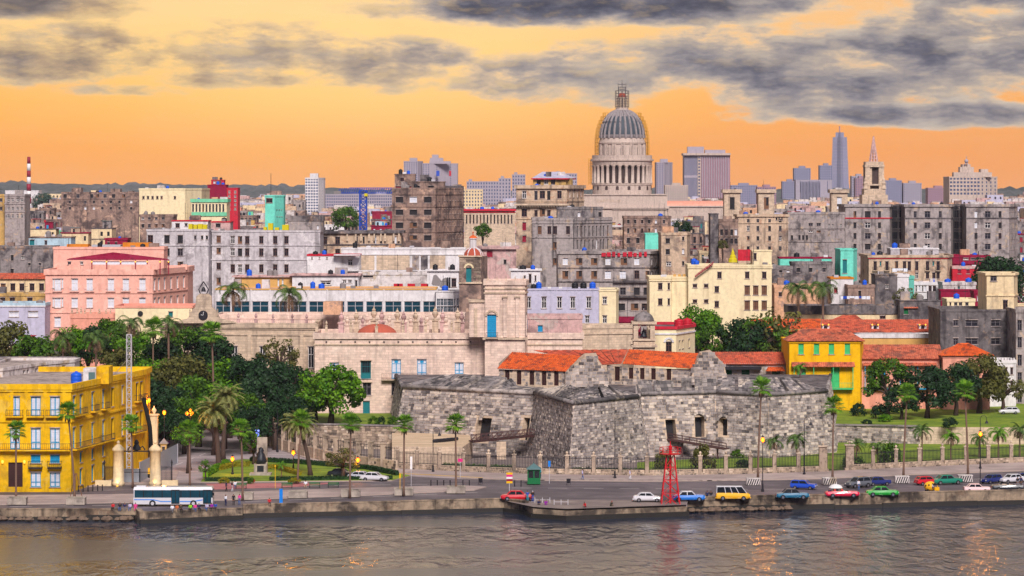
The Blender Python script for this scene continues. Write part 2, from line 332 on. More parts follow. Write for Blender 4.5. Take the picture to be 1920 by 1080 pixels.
def stonemat(key,a,b_,c_,dk,th=.5):
    m,t,b=newmat(key);r=island(t);p=pos(t)
    f=t.noise(p,1.3,4,.6);g=t.noise(p,.14,6,.62,.6)
    mp=t.new('ShaderNodeMapping');t.l.new(p,mp.inputs[0]);mp.inputs['Scale'].default_value=(.5,.5,.07);st=t.noise(mp.outputs[0],1,5,.65)
    c=t.ramp(r,[(0,lin(dk)),(.15,lin(a)),(.6,lin(b_)),(.9,lin(c_)),(1,lin((222,206,188)))])
    c=t.mix(t.math('MULTIPLY',t.step(t.noise(p,.4,5,.7,.4),.54,.7),.6),c,lin((222,202,180)))
    c=t.mix(t.math('MULTIPLY',t.step(g,th-.05,th+.12),.6),c,tuple(v*.62 for v in lin(dk)))
    c=t.mix(t.math('MULTIPLY',t.step(st,.54,.72),.5),c,tuple(v*.5 for v in lin(dk)))
    c=t.mix(t.math('MULTIPLY',t.step(f,.5,.68),.6),c,tuple(v*.4 for v in lin(dk)))
    t.put(b.inputs['Base Color'],c);b.inputs['Roughness'].default_value=.95;b.inputs['Specular IOR Level'].default_value=.15
    bump(t,b,f,.7,.12)
stonemat('fort_stone',(146,136,133),(176,164,158),(214,198,186),(88,82,82),.58);stonemat('fort_top',(120,113,112),(148,139,137),(184,171,164),(72,69,71),.5);stonemat('wall_stone',(150,132,116),(184,162,142),(214,190,164),(96,86,80),.52)
# ================================================================ setting: water, ground, roads, hills, air
GZ=1.7
def g(Y):return GZ if Y<640 else(GZ+(Y-640)*.016 if Y<1900 else 22.36)
def gp(px,row,z=GZ):Y=YG(row,z);return(X(px,Y),Y)
def sheet(name,pts,z,mat,px=True):
    mb=MB();pp=[gp(a,b)if px else(a,b)for a,b in pts]
    ar=sum(pp[i][0]*pp[(i+1)%len(pp)][1]-pp[(i+1)%len(pp)][0]*pp[i][1]for i in range(len(pp)))
    if ar<0:pp.reverse()
    mb.face([(a,b,z)for a,b in pp]);return struct(mb.build(name,mat))
m,t,b=newmat('water')
p=pos(t)
mp=t.new('ShaderNodeMapping');t.l.new(p,mp.inputs[0]);mp.inputs['Scale'].default_value=(.34,.17,1)
wv=t.noise(mp.outputs[0],1.0,4,.55,.5);wv2=t.noise(mp.outputs[0],3.4,3,.6)
sp=t.new('ShaderNodeSeparateXYZ');t.l.new(p,sp.inputs[0]);calm=t.step(t.math('SUBTRACT',t.noise(t.vmath('MULTIPLY',p,(.014,.045,1)),1.0,3,.55,.6),t.math('MULTIPLY',sp.outputs[0],.0016)),.46,.6)
hgt=t.math('ADD',wv,t.math('MULTIPLY',wv2,.12))
b.inputs['Base Color'].default_value=(*lin((36,46,66)),1);b.inputs['IOR'].default_value=1.9;b.inputs['Specular IOR Level'].default_value=1.0
t.put(b.inputs['Roughness'],t.math('ADD',.06,t.math('MULTIPLY',calm,.22)))
bn=t.new('ShaderNodeBump');t.put(bn.inputs['Strength'],t.math('SUBTRACT',.9,t.math('MULTIPLY',calm,.55)));bn.inputs['Distance'].default_value=.62
t.l.new(hgt,bn.inputs['Height']);t.l.new(bn.outputs[0],b.inputs['Normal'])
mb=MB();mb.face([(-2500,-400,0),(2500,-400,0),(2500,482,0),(-2500,482,0)]);struct(mb.build('water','water'))

def ground_mat(key,a,b_,sc=.25,crack=0,rough=.9):
    m,t,b=newmat(key);p=pos(t)
    n=t.noise(p,sc,6,.65,.3);f=t.noise(p,3.0,4,.6)
    mp=t.new('ShaderNodeMapping');t.l.new(p,mp.inputs[0]);mp.inputs['Scale'].default_value=(.05,.7,1);ln=t.noise(mp.outputs[0],1,4)
    c=t.mix(t.step(n,.3,.7),lin(a),lin(b_));c=t.mix(t.math('MULTIPLY',t.step(ln,.42,.68),.5),c,tuple(v*.62 for v in lin(a)))
    c=t.mix(t.math('MULTIPLY',t.step(f,.55,.75),.25),c,tuple(v*.6 for v in lin(a)))
    t.put(b.inputs['Base Color'],c);b.inputs['Roughness'].default_value=rough;bump(t,b,f,.25,.03)
ground_mat('ground',(120,106,102),(150,134,126));ground_mat('asphalt',(80,72,78),(120,108,112),.12,rough=.65);ground_mat('paving',(162,142,136),(192,172,162),.2)
ground_mat('plaza',(150,136,138),(186,170,168),.12);ground_mat('redpave',(170,98,100),(196,126,122),.3);ground_mat('lawn',(92,122,16),(142,160,30),.3);ground_mat('sand',(206,176,140),(226,198,164),.3);ground_mat('platform',(190,168,158),(216,196,186),.25)
plain('marking',(224,214,208),.7);plain('kerb_yellow',(240,190,30),.7);plain('kerb_black',(44,42,46),.7);plain('kerb',(176,158,146),.8)

SHORE=[(-300,449),(255,449),(262,444.5),(455,450.5),(456,452),(945,461),(1000,452),(1062,449),(1288,455),(1290,460.5),(1920,472),(2300,479)]
SH=[(X(a,b),b)for a,b in SHORE]
mb=MB() # ground: one sheet from the quay edge to beyond the hills
ys=[483,520,580,640,800,1000,1300,1600,1900,2600,3600,5000,8000,16000,30000]
fr=[(-700,449)]+SH[1:-1]+[(700,479)]
mb.face([(x,y,GZ)for x,y in fr]+[(700,483,GZ),(-700,483,GZ)])
for i in range(len(ys)-1):
    a,b_=ys[i],ys[i+1];wa,wb=700+(a-483)*.8,700+(b_-483)*.8
    mb.face([(-wa,a,g(a)),(wa,a,g(a)),(wb,b_,g(b_)),(-wb,b_,g(b_))])
struct(mb.build('ground','ground'))

sheet('road',[(-120,953),(255,953),(262,958.5),(455,950.5),(460,949),(945,937.5),(985,937),(1295,937.5),(1920,923.5),(2050,920.5),(2050,878),(1920,884),(1700,892),(1545,899),(1400,902),(1210,904),(1000,902),(880,899),(760,893),(735,903),(378,906),(-120,919)],GZ+.004,'asphalt')
sheet('plaza_road',[(300,905),(376,905.5),(400,870),(460,861),(560,867),(700,880),(765,893),(880,898.5),(745,884),(600,860),(500,826),(560,780),(600,765),(480,770),(400,790),(330,830)],GZ+.008,'plaza')
sheet('crossing',[(385,907),(640,905),(560,913),(400,918)],GZ+.012,'redpave')
def slab(name,pts,h,mat,kerb='kerb',extra=()):
    """a raised pavement with its kerb stones as a rim"""
    pp=[gp(a,b)for a,b in pts]
    ar=sum(pp[i][0]*pp[(i+1)%len(pp)][1]-pp[(i+1)%len(pp)][0]*pp[i][1]for i in range(len(pp)))
    if ar<0:pp.reverse()
    mb=MB();mb.prism(pp,GZ-.3,GZ+h,1,mt=0)
    o=struct(mb.build(name,[mat,kerb]));return o
slab('median_pavement',[(-120,949),(250,943),(455,937.5),(700,929),(890,920),(912,914),(860,911),(640,917),(455,923),(200,928),(-120,931)],.14,'paving')
slab('building_pavement',[(-120,919.5),(120,918),(210,909),(300,906),(330,899),(335,885),(262,880),(150,912),(-120,912.4)],.12,'paving')
PAVE=[(745,880),(880,886),(1000,890),(1210,893),(1400,890),(1545,885),(1690,878),(1920,868),(2050,862)]
KERB=[(2050,877),(1920,883),(1700,891),(1545,898),(1400,901),(1210,903),(1000,901),(880,897),(745,889),(600,868),(505,838),(500,830),(560,842),(640,862)]
slab('pavement',PAVE+KERB,.13,'paving')
slab('park_lawn',[(376,905),(735,902),(770,893),(700,880.5),(560,868),(455,862),(400,872)],.15,'lawn')
slab('garden_lawn',[(1195,892),(1400,889),(1545,884),(1690,877),(1920,867),(2060,861),(2060,792),(1900,800),(1560,812),(1560,840),(1360,858),(1195,868)],.1,'lawn')
mb=MB();mb.prism([(X(a,b),b)for a,b in((735,521),(868,521),(886,535),(880,546),(735,553))],GZ-.1,4.8,1,mt=0);struct(mb.build('cannon_terrace',['sand','w_stone']))
def dashes(name,a,b,n,w,frac=.55,mat='marking',z=GZ+.012):
    A,B=gp(*a),gp(*b);mb=MB();dx,dy=B[0]-A[0],B[1]-A[1];L=sqrt(dx*dx+dy*dy);ux,uy=dx/L,dy/L
    for i in range(n):
        s0=L*i/n;s1=s0+L/n*frac
        q=[(A[0]+ux*s-uy*o,A[1]+uy*s+ux*o,z)for s,o in((s0,-w/2),(s1,-w/2),(s1,w/2),(s0,w/2))];mb.face(q)
    return struct(mb.build(name,mat))
dashes('lane_marking',(-60,951),(250,947),4,.22);dashes('lane_marking',(460,941),(930,922),6,.22);dashes('lane_marking',(960,915),(1500,918),8,.22);dashes('lane_marking',(1500,913),(1950,893),7,.25)
dashes('lane_marking',(-60,924),(330,917),5,.22);dashes('lane_marking',(420,913),(900,907),7,.22);dashes('lane_marking',(330,872),(395,846),3,.2)
dashes('edge_marking',(330,858),(560,852),1,.35,1.0);dashes('kerb_band',(560,853),(745,884),1,.45,1,'kerb_yellow',GZ+.14);dashes('kerb_band',(745,888.4),(905,897.2),1,.45,1,'kerb_yellow',GZ+.14);dashes('kerb_blocks',(920,901),(1400,902),26,.3,.5,'kerb_black',GZ+.138)

# ---------------------------------------------------------------- hills on the horizon
mb=MB();rnd=random.Random(3)
for(Y0,zb,amp,seed)in((4100,22,30,1),(4700,22,38,2),(5300,22,47,5)):
    rr=random.Random(seed);ph=[rr.uniform(0,6.3)for _ in range(8)];N=620;W_=Y0*.42
    prev=None
    for i in range(N+1):
        x=-W_+2*W_*i/N;u=x/900
        z=zb+amp*(.62+.16*sin(u*1.3+ph[0])+.1*sin(u*3.1+ph[1])+.05*sin(u*7.7+ph[2]))*(1.0-.22*max(0,min(1,x/(W_*.4))))
        zt=z+rr.uniform(0,4.5)*(1+.6*sin(u*23+ph[3]))
        cur=[(x,Y0-900,zb-.3),(x,Y0-420,zb+(z-zb)*.45+rr.uniform(-2,2)),(x,Y0-120,zb+(z-zb)*.82+rr.uniform(-3,3)),(x,Y0,zt),(x,Y0+500,zb)]
        if prev:
            for k in range(4):mb.face([prev[k],cur[k],cur[k+1],prev[k+1]])
        prev=cur
ground_mat('hill',(70,78,74),(112,112,110),.01)
struct(mb.build('hills','hill'))

# ================================================================ building kit
PROT=[] # what the photograph shows of a named building: (px left, px right, row top, row bottom, nearest depth, farthest depth)
WK={'dark':('sash','frame_grey','glass'),'brown':('sash','frame_brown','glass'),'white':('sash','frame_white','glass'),'hollow':('plain','frame_grey','hollow'),'brownshut':('louver','frame_brown','wood_brown'),
      'darkshut':('louver','wood_dark','wood_dark'),'blue':('louver','frame_blue','pane_white'),'bluedoor':('louver','frame_blue','frame_blue'),'green':('louver','frame_green','frame_green'),'teal':('sash','steel','glass_teal'),'tealdoor':('louver','frame_teal','frame_teal'),
      'whiteshut':('louver','frame_white','pane_white'),'pale':('sash','frame_white','pane_white'),'haze':('plain','frame_grey','glass_blue'),'maroon':('louver','maroon_paint','maroon_paint'),'grille':('grille','frame_teal','glass'),'half':('half','wood_brown','hollow'),'bluefan':('fan','frame_blue','pane_white'),'greendoor':('louver','green_paint','green_paint')}
WC={}
def win_mesh(kind,w,h):
    k=(kind,round(w,2),round(h,2))
    if k in WC:return WC[k]
    st,fm,pm=WK[kind];mb=MB();fw=min(.12,w*.1);x=w/2
    mb.box(-x,x,.06,.10,0,h,1)
    if st!='plain':
        for(a,b_,c,d_)in((-x,-x+fw,0,h),(x-fw,x,0,h),(-x+fw,x-fw,0,fw),(-x+fw,x-fw,h-fw,h)):mb.box(a,b_,-.02,.06,c,d_,0)
    if st=='sash':mb.box(-fw/2,fw/2,-.01,.06,fw,h-fw,0);mb.box(-x+fw,-fw/2,0,.06,h*.62,h*.62+fw*.8,0);mb.box(fw/2,x-fw,0,.06,h*.62,h*.62+fw*.8,0)
    if st in('louver','fan'):
        mb.box(-fw*.7,fw*.7,-.02,.06,fw,h-fw,0);hh=h*.36
        mb.box(-x+fw,x-fw,-.005,.06,h*.3,h*.3+fw,0)
        n=max(3,min(7,int(h/.4)))
        for i in range(n):
            z=h*.36+(h*.6)*i/n
            for s in(-1,1):mb.box(*sorted((s*fw*.8,s*(x-fw))),.02,.055,z,z+h*.6/n*.62,1)
        if st=='fan':mb.box(-x+fw,x-fw,-.01,.06,h*.76,h*.76+fw,0);mb.lathe((0,0,0),[(.01,0),(w*.22,0),(w*.22,.001)],10,0)if False else mb.box(-w*.2,w*.2,0,.05,h*.82,h*.93,0)
    if st=='grille':
        for i in range(5):mb.box(-x+fw+(w-2*fw)*(i+.5)/5-.02,-x+fw+(w-2*fw)*(i+.5)/5+.02,-.12,-.08,0,h,0)
        mb.box(-x,x,.02,.06,0,h*.3,0)
        for z in(h*.33,h*.66):mb.box(-x,x,-.08,-.05,z,z+.05,0)
    if st=='half':mb.box(-x,-x+w*.45,-.03,.05,0,h,0);mb.box(-x+w*.45,x,.0,.05,0,h*.3,0)
    if kind not in('teal','haze','darkshut')and w<3: # stone sill and lintel standing out from the wall face
        mb.box(-x-.14,x+.14,-.34,-.1,-.15,-.004,2);mb.box(-x-.1,x+.1,-.28,-.1,h+.004,h+.17,2)
    me=bpy.data.meshes.new('window')
    me.from_pydata(mb.v,[],mb.f);me.materials.append(MAT(fm));me.materials.append(MAT(pm));me.materials.append(MAT('w_roofpale'));me.polygons.foreach_set('material_index',mb.m);me.update()
    WC[k]=me;return me
def facade(mb,A,B,z0,z1,ops,depth=.3,m=0):
    dx,dy=B[0]-A[0],B[1]-A[1];L=sqrt(dx*dx+dy*dy);ux,uy=dx/L,dy/L;nx,ny=uy,-ux
    P=lambda u,z,d=0:(A[0]+ux*u-nx*d,A[1]+uy*u-ny*d,z)
    ops=[(max(.05,a),min(L-.05,b),max(z0+.02,c),min(z1-.02,d))for a,b,c,d in ops];ops=[o for o in ops if o[1]-o[0]>.1 and o[3]-o[2]>.1]
    vb=sorted({z0,z1,*[round(o[2],3)for o in ops],*[round(o[3],3)for o in ops]})
    for i in range(len(vb)-1):
        c,d=vb[i],vb[i+1]
        if d-c<1e-4:continue
        cov=sorted([(o[0],o[1])for o in ops if o[2]<d-1e-3 and o[3]>c+1e-3]);u=0
        for a,b in cov:
            if a>u+1e-4:mb.face([P(u,c),P(a,c),P(a,d),P(u,d)],m)
            u=max(u,b)
        if u<L-1e-4:mb.face([P(u,c),P(L,c),P(L,d),P(u,d)],m)
    for a,b,c,d in ops:
        mb.face([P(a,c),P(a,c,depth),P(a,d,depth),P(a,d)],m);mb.face([P(b,c,depth),P(b,c),P(b,d),P(b,d,depth)],m)
        mb.face([P(a,c),P(b,c),P(b,c,depth),P(a,c,depth)],m);mb.face([P(a,d,depth),P(b,d,depth),P(b,d),P(a,d)],m)
    return ops,P,atan2(uy,ux)
def put_window(parent,P,rz,o,kind,depth=.3,name='window'):
    w_,h_=round(o[1]-o[0],1),round(o[3]-o[2],1)
    me=win_mesh(kind,max(.3,w_),max(.3,h_));q=P((o[0]+o[1])/2,o[2],depth-.1);og=ORG[parent.name]
    ob=link(name,me,parent,(q[0]-og[0],q[1]-og[1],q[2]-og[2]),(0,0,rz))
    ob.scale=((o[1]-o[0])/max(.3,w_),1,(o[3]-o[2])/max(.3,h_));return ob
def upx(A,B,px):
    k=(px-960)/F;dx,dy=B[0]-A[0],B[1]-A[1];t_=(k*A[1]-A[0])/(dx-k*dy);return t_*sqrt(dx*dx+dy*dy)
def rail(parent,A,B,z,out,h=1.0,mat='iron',n=None,name='balcony',slab_mat='w_stone',z_th=.18,ret=True):
    """balcony: slab with a railing of thin bars, standing out from the line A-B"""
    dx,dy=B[0]-A[0],B[1]-A[1];L=sqrt(dx*dx+dy*dy);ux,uy=dx/L,dy/L;nx,ny=uy,-ux
    P=lambda u,d,zz:(A[0]+ux*u+nx*d,A[1]+uy*u+ny*d,zz)
    mb=MB();v=[P(0,0,z-z_th),P(L,0,z-z_th),P(L,out,z-z_th),P(0,out,z-z_th),P(0,0,z),P(L,0,z),P(L,out,z),P(0,out,z)]
    mb.poly(v,[(0,1,2,3),(7,6,5,4),(3,2,6,7),(0,3,7,4),(2,1,5,6)])
    b_=mb.build(name,slab_mat,parent)
    mr=MB();o=out-.06
    for zz in(z+h,z+.12):mr.beam(P(0.03,o,zz),P(L-.03,o,zz),.06);mr.beam(P(.03,0,zz),P(.03,o,zz),.06);mr.beam(P(L-.03,0,zz),P(L-.03,o,zz),.06)
    n=n or max(3,int(L/.3))
    for i in range(n+1):mr.beam(P(.03+(L-.06)*i/n,o,z),P(.03+(L-.06)*i/n,o,z+h),.035)
    mr.build('railing',mat,b_);return b_
def tank(parent,c,r,h,mat,name='water_tank'):
    mb=MB();mb.lathe(c,[(r,0),(r,h*.3),(r*.96,h*.32),(r,h*.36),(r,h*.62),(r*.96,h*.65),(r,h*.68),(r,h*.86),(r*.55,h),(r*.25,h*1.02),(r*.25,h*1.1)],12)
    return mb.build(name,mat,parent,True)
def building(name,label,cat,corners,rt,dep,mat,wins=(),roof='w_roofgrey',par=.7,bands=(),z0=None,ref=None,prot=None,group=None,lip=.14,parmat=None,bandmat=None,top=None,many=False,joined=False):
    """corners: (px, depth) left to right along the faces seen; wins: (segment, kind, cols, rows, width px) in photo pixels at the reference depth"""
    Yr=ref or min(c[1]for c in corners);z1=top if top is not None else Z(rt,Yr)
    pts=[(X(a,b),b)for a,b in corners];yb=max(p_[1]for p_ in pts)+dep
    foot=pts+[(pts[-1][0],yb),(pts[0][0],yb)]
    zb=z0 if z0 is not None else g(Yr)-.2
    cx=sum(p_[0]for p_ in foot)/len(foot);cyy=sum(p_[1]for p_ in foot)/len(foot)
    th=thing(name,label,cat,(cx,cyy,zb),group=group)
    mb=MB();zw=z1-par;panes=[]
    for i in range(len(foot)):
        A,B=foot[i],foot[(i+1)%len(foot)];ops=[];kinds=[]
        if i<len(pts)-1:
            for wspec in wins:
                if wspec[0]!=i:continue
                _,kind,cols,rows,wpx=wspec[:5];wm=wpx*Yr/F;L=sqrt((B[0]-A[0])**2+(B[1]-A[1])**2)
                if isinstance(cols,int):us=[L*(k+.5)/cols for k in range(cols)]
                else:us=[upx(A,B,c_)for c_ in cols]
                if len(wspec)>5:wm=wspec[5]
                for(ra,rb)in rows:
                    for u in us:
                        ops.append((u-wm/2,u+wm/2,Z(rb,Yr),min(Z(ra,Yr),zw-.15)));kinds.append(kind)
        good=[(o,k)for o,k in zip(ops,kinds)if o[3]-o[2]>.3 and o[2]>zb+.1]
        for gi,(o,k)in enumerate(good):
            fo,P,rz=(None,None,None)
        fo,P,rz=facade(mb,A,B,zb,zw,[o for o,k in good])
        if len(fo)==len(good):panes+=[(o,k,P,rz)for o,(oo,k)in zip(fo,good)]
        else:panes+=[(o,good[0][1],P,rz)for o in fo]
    wl=mb.build('wall',mat,th)
    if joined and panes:
        jm=MB()
        for(o,k,P,rz)in panes:jm.face([P(o[0],o[2],.22),P(o[1],o[2],.22),P(o[1],o[3],.22),P(o[0],o[3],.22)])
        stuff(jm.build('window_panes',WK[panes[0][1]][2],th))
    else:
        for(o,k,P,rz)in panes:
            if Yr>700 and k in VARY and rw_.random()<.34:k=rw_.choice(VARY[k])
            put_window(th,P,rz,o,k)
    mr=MB();mr.face([(p_[0],p_[1],zw+.03)for p_ in foot]);mr.build('roof',roof,th)
    if par>0:
        mp_=MB();ring(mp_,foot,zw,z1,lip,.3);mp_.build('parapet',parmat or mat,th)
    for bz in bands:
        mq=MB();zz=Z(bz,Yr);ring(mq,foot,zz-.16,zz+.16,.2,.05,len(pts)-1);mq.build('cornice',bandmat or parmat or mat,th)
    if prot!=0:
        xs=[c[0]for c in corners];PROT.append((min(xs),max(xs),rt,prot or(rt+40),min(p_[1]for p_ in pts),yb))
    th['_z']=z1;del th['_z']
    BL[th.name]=(foot,zw+.03,z1)
    return th
BL={};rw_=random.Random(41);VARY={'hollow':('half','dark','brown','pale'),'brown':('half','white','brownshut','hollow'),'dark':('white','hollow','half'),'pale':('white','whiteshut')}
def ring(mb,foot,z0,z1,out,inn,nseg=None):
    """a band round a footprint: offset corners so that neighbours meet in a mitre"""
    n=len(foot);ar=sum(foot[i][0]*foot[(i+1)%n][1]-foot[(i+1)%n][0]*foot[i][1]for i in range(n));sg=1 if ar>0 else-1
    def off(d):
        r=[]
        for i in range(n):
            a,b,c=foot[i-1],foot[i],foot[(i+1)%n]
            e1=(b[0]-a[0],b[1]-a[1]);e2=(c[0]-b[0],c[1]-b[1]);l1=sqrt(e1[0]**2+e1[1]**2);l2=sqrt(e2[0]**2+e2[1]**2)
            n1_=(e1[1]/l1*sg,-e1[0]/l1*sg);n2_=(e2[1]/l2*sg,-e2[0]/l2*sg);k=1+n1_[0]*n2_[0]+n1_[1]*n2_[1];k=max(k,.3)
            r.append((b[0]+d*(n1_[0]+n2_[0])/k,b[1]+d*(n1_[1]+n2_[1])/k))
        return r
    o,i_=off(out),off(-inn)
    for k in range(nseg if nseg is not None else n):
        j=(k+1)%n
        mb.poly([(*o[k],z0),(*o[j],z0),(*i_[j],z0),(*i_[k],z0),(*o[k],z1),(*o[j],z1),(*i_[j],z1),(*i_[k],z1)],[(0,3,2,1),(4,5,6,7),(0,1,5,4),(2,3,7,6),(3,0,4,7),(1,2,6,5)])
def pbox(name,parent,pl,pr,rt,rb,Y,dep,mat,smooth=False):
    """a box given by its photo rectangle, depth and thickness"""
    mb=MB();mb.box(X(pl,Y),X(pr,Y),Y,Y+dep,Z(rb,Y),Z(rt,Y));return mb.build(name,mat,parent,smooth)
def tiled(mb,A,B,C,D,pitch=.42,step=.55,amp=.09,tm=0):
    """barrel tiles over the roof quad A,B (eave left,right) C,D (ridge right,left): one separate rounded strip per course and column"""
    L=sqrt(sum((B[k]-A[k])**2 for k in range(3)));Hh=sqrt(sum((D[k]-A[k])**2 for k in range(3)))
    nu,nv=max(2,int(L/pitch)),max(2,int(Hh/step))
    e1=[B[k]-A[k]for k in range(3)];e2=[D[k]-A[k]for k in range(3)]
    n=[e1[1]*e2[2]-e1[2]*e2[1],e1[2]*e2[0]-e1[0]*e2[2],e1[0]*e2[1]-e1[1]*e2[0]];nl=sqrt(sum(q*q for q in n));n=[q/nl for q in n]
    if n[2]<0:n=[-q for q in n]
    P=lambda u,v,h:tuple((A[k]*(1-u)+B[k]*u)*(1-v)+(D[k]*(1-u)+C[k]*u)*v+n[k]*h for k in range(3))
    mb.face([P(0,0,-.02),P(1,0,-.02),P(1,1,-.02),P(0,1,-.02)],tm)
    for j in range(nv):
        v0,v1=j/nv,min(1,(j+1.12)/nv)
        for i in range(nu):
            u0,u1=i/nu,(i+.86)/nu;um=(u0+u1)/2;q=amp
            a=[P(u0,v0,.03),P(um-.18/nu,v0,q+.03),P(um+.18/nu,v0,q+.03),P(u1,v0,.03)];b=[P(u0,v1,0),P(um-.16/nu,v1,q-.03),P(um+.16/nu,v1,q-.03),P(u1,v1,0)]
            mb.poly(a+b,[(0,1,5,4),(1,2,6,5),(2,3,7,6),(0,3,2,1)],tm)
# ================================================================ quay
plain('algae',(46,42,38),.5);plain('rock',(120,100,84),.9)
def quay(name,label,pts,zt,thick=.7,foot=.5):
    th=thing(name,label,'wall',(pts[0][0],pts[0][1],0))
    for i in range(len(pts)-1):
        (ax,ay),(bx,by)=pts[i],pts[i+1];L=sqrt((bx-ax)**2+(by-ay)**2);ux,uy=(bx-ax)/L,(by-ay)/L;nx,ny=uy,-ux
        n=max(1,int(L/7.0))
        for k in range(n):
            s0,s1=L*k/n+(.012 if k else 0),L*(k+1)/n-(.012 if k<n-1 else 0);jz=random.uniform(-.05,.03)
            q=lambda s,d:(ax+ux*s+nx*d,ay+uy*s+ny*d)
            mb=MB();mb.prism([q(s0,0),q(s1,0),q(s1,-thick),q(s0,-thick)],.55,zt+jz,0)
            mb.prism([q(s0,.07),q(s1,.07),q(s1,-thick-.05),q(s0,-thick-.05)],zt+jz,zt+jz+.16,0)
            mb.build('wall_segment','w_quay',th)
            mb=MB();f=foot+random.uniform(-.12,.12);mb.prism([q(s0,f),q(s1,f),q(s1,-thick),q(s0,-thick)],-1.2,.72+random.uniform(-.2,.12),0,top=[q(s0,f*.7),q(s1,f*.7),q(s1,-thick),q(s0,-thick)]);mb.build('footing','algae',th)
    return th
quay('seawall','weathered concrete seawall in front of the white and blue bus',[(X(-300,449),449)]+SH[1:4],1.62)
quay('seawall','long concrete seawall between the bus and the fishing platform',SH[4:6]+[(X(985,457),457)],1.92)
quay('seawall','rust-stained concrete seawall below the line of old cars',[(X(1289.5,460.6),460.6)]+SH[10:],2.15)
pf=thing('quay_platform','low concrete fishing platform jutting into the water by the red tower','platform',(X(1140,455),455,0))
PLP=[(X(985,457.2),457.2),(X(1000,452),452),(X(1062,449),449),(X(1288,455),455),(X(1289,461.5),461.5),(X(985,461.5),461.5)]
mb=MB();mb.prism(PLP,.4,1.3);mb.build('deck','platform',pf)
mb=MB();ring(mb,PLP[:4]+[PLP[4],PLP[5]],.7,1.42,.06,.45,3);mb.build('kerb_edge','w_quay',pf)
mb=MB();ring(mb,PLP,-1.2,.7,.35,.4,3);mb.build('footing','algae',pf)
# steps rising from the deck to the road
for i in range(3):
    mb=MB();a=X(1070,461);b_=X(1230,461);mb.box(a,b_,460.2+i*.5,462.5,1.302,1.302+(i+1)*.13);mb.build('step','platform',pf)
rk=random.Random(5)
def rock(c,r,wh):
    mb=MB();n=8;pr=[(r*.55,-.3*r),(r,.1*r),(r*.8,.5*r),(r*.3,.72*r)]
    mb.lathe((0,0,0),pr,n);mb.v=[(x*rk.uniform(.75,1.25),y*rk.uniform(.75,1.2),z*rk.uniform(.8,1.2))for x,y,z in mb.v]
    o=mb.build('rock','rock');o.location=c;tag(o,'brown boulder at the waterline below the '+wh,'rock','boulders below the '+wh);return o
for i in range(20):Y_=447.2;rock((X(-5+i*13+rk.uniform(-4,4),Y_),Y_+rk.uniform(-.3,.8),.25),rk.uniform(.4,.85),'seawall left of the bus')
for i in range(16):px=1297+i*12;Y_=459.6+i*.22;rock((X(px,Y_),Y_+rk.uniform(-.4,.2),.2),rk.uniform(.4,.85),'seawall right of the red tower')

# ================================================================ the stone fort
def patch(Q): # bilinear patch BL, BR, TR, TL with outward normal
    bl,br,tr,tl=Q
    e1=[br[k]-bl[k]for k in range(3)];e2=[tl[k]-bl[k]for k in range(3)]
    n=[e1[1]*e2[2]-e1[2]*e2[1],e1[2]*e2[0]-e1[0]*e2[2],e1[0]*e2[1]-e1[1]*e2[0]];L=sqrt(sum(q*q for q in n));n=[q/L for q in n]
    return lambda u,v,d=0:tuple((bl[k]*(1-u)+br[k]*u)*(1-v)+(tl[k]*(1-u)+tr[k]*u)*v+n[k]*d for k in range(3))
STONES=[]
def lay(mb,Q,ch=.5,lmin=.5,lmax=1.25,ops=(),inside=None,keep=False,prot=(.02,.13),rnd=random):
    """courses of separate blocks standing proud of a patch"""
    P=patch(Q);L=sqrt(sum((Q[1][k]-Q[0][k])**2 for k in range(3)));Hh=sqrt(sum((Q[3][k]-Q[0][k])**2 for k in range(3)))
    nv=max(1,round(Hh/ch));gap=.035
    for j in range(nv):
        u=-rnd.uniform(0,.6);v0,v1=j/nv+gap/Hh,(j+1)/nv-gap/Hh
        while u<L:
            w_=rnd.uniform(lmin,lmax);a,b=max(u,0)/L+gap/L,min(u+w_,L)/L-gap/L;u+=w_
            if b-a<.12/L:continue
            um,vm=(a+b)/2,(v0+v1)/2
            if any(o[0]<b and o[1]>a and o[2]<v1 and o[3]>v0 for o in ops):continue
            if inside and not inside(P(um,vm)):continue
            d=rnd.uniform(*prot);j1=rnd.uniform(-.02,.02)
            vs=[P(a,v0,-.03),P(b,v0,-.03),P(b,v1,-.03),P(a,v1,-.03),P(a,v0,d),P(b,v0,d+j1),P(b,v1,d),P(a,v1,d-j1)];c=.03
            fs=[(4,5,6,7),(0,1,5,4),(1,2,6,5),(2,3,7,6),(3,0,4,7)]
            if keep:STONES.append(((b-a)*L*(v1-v0)*Hh,vs,fs))
            else:mb.poly(vs,fs)
    return P
def backing(mb,Q,ops,depth=1.4,mh=1):
    P=patch(Q);vb=sorted({0,1,*[o[2]for o in ops],*[o[3]for o in ops]})
    for i in range(len(vb)-1):
        c,d=vb[i],vb[i+1];u=0
        for o in sorted(o for o in ops if o[2]<d-1e-4 and o[3]>c+1e-4):
            mb.face([P(u,c),P(o[0],c),P(o[0],d),P(u,d)]);u=o[1]
        mb.face([P(u,c),P(1,c),P(1,d),P(u,d)])
    for a,b,c,d in ops:
        mb.face([P(a,c),P(a,c,-depth),P(a,d,-depth),P(a,d)]);mb.face([P(b,c,-depth),P(b,c),P(b,d),P(b,d,-depth)])
        mb.face([P(a,d,-depth),P(b,d,-depth),P(b,d),P(a,d)]);mb.face([P(a,c),P(b,c),P(b,c,-depth),P(a,c,-depth)])
        mb.face([P(a,c,-depth),P(b,c,-depth),P(b,d,-depth),P(a,d,-depth)],mh)
fort=thing('stone_fort','low grey stone fort with sloping bastions and orange tiled barracks','fort',(X(1150,550),550,GZ))
CZ=12.9
FP=[(744,590),(757,556),(1003,539),(1076,515),(1195,530),(1199,536.5),(1343,541.5),(1440,535),(1549,545),(1556,590)]
fp=[(X(a,b),b)for a,b in FP]
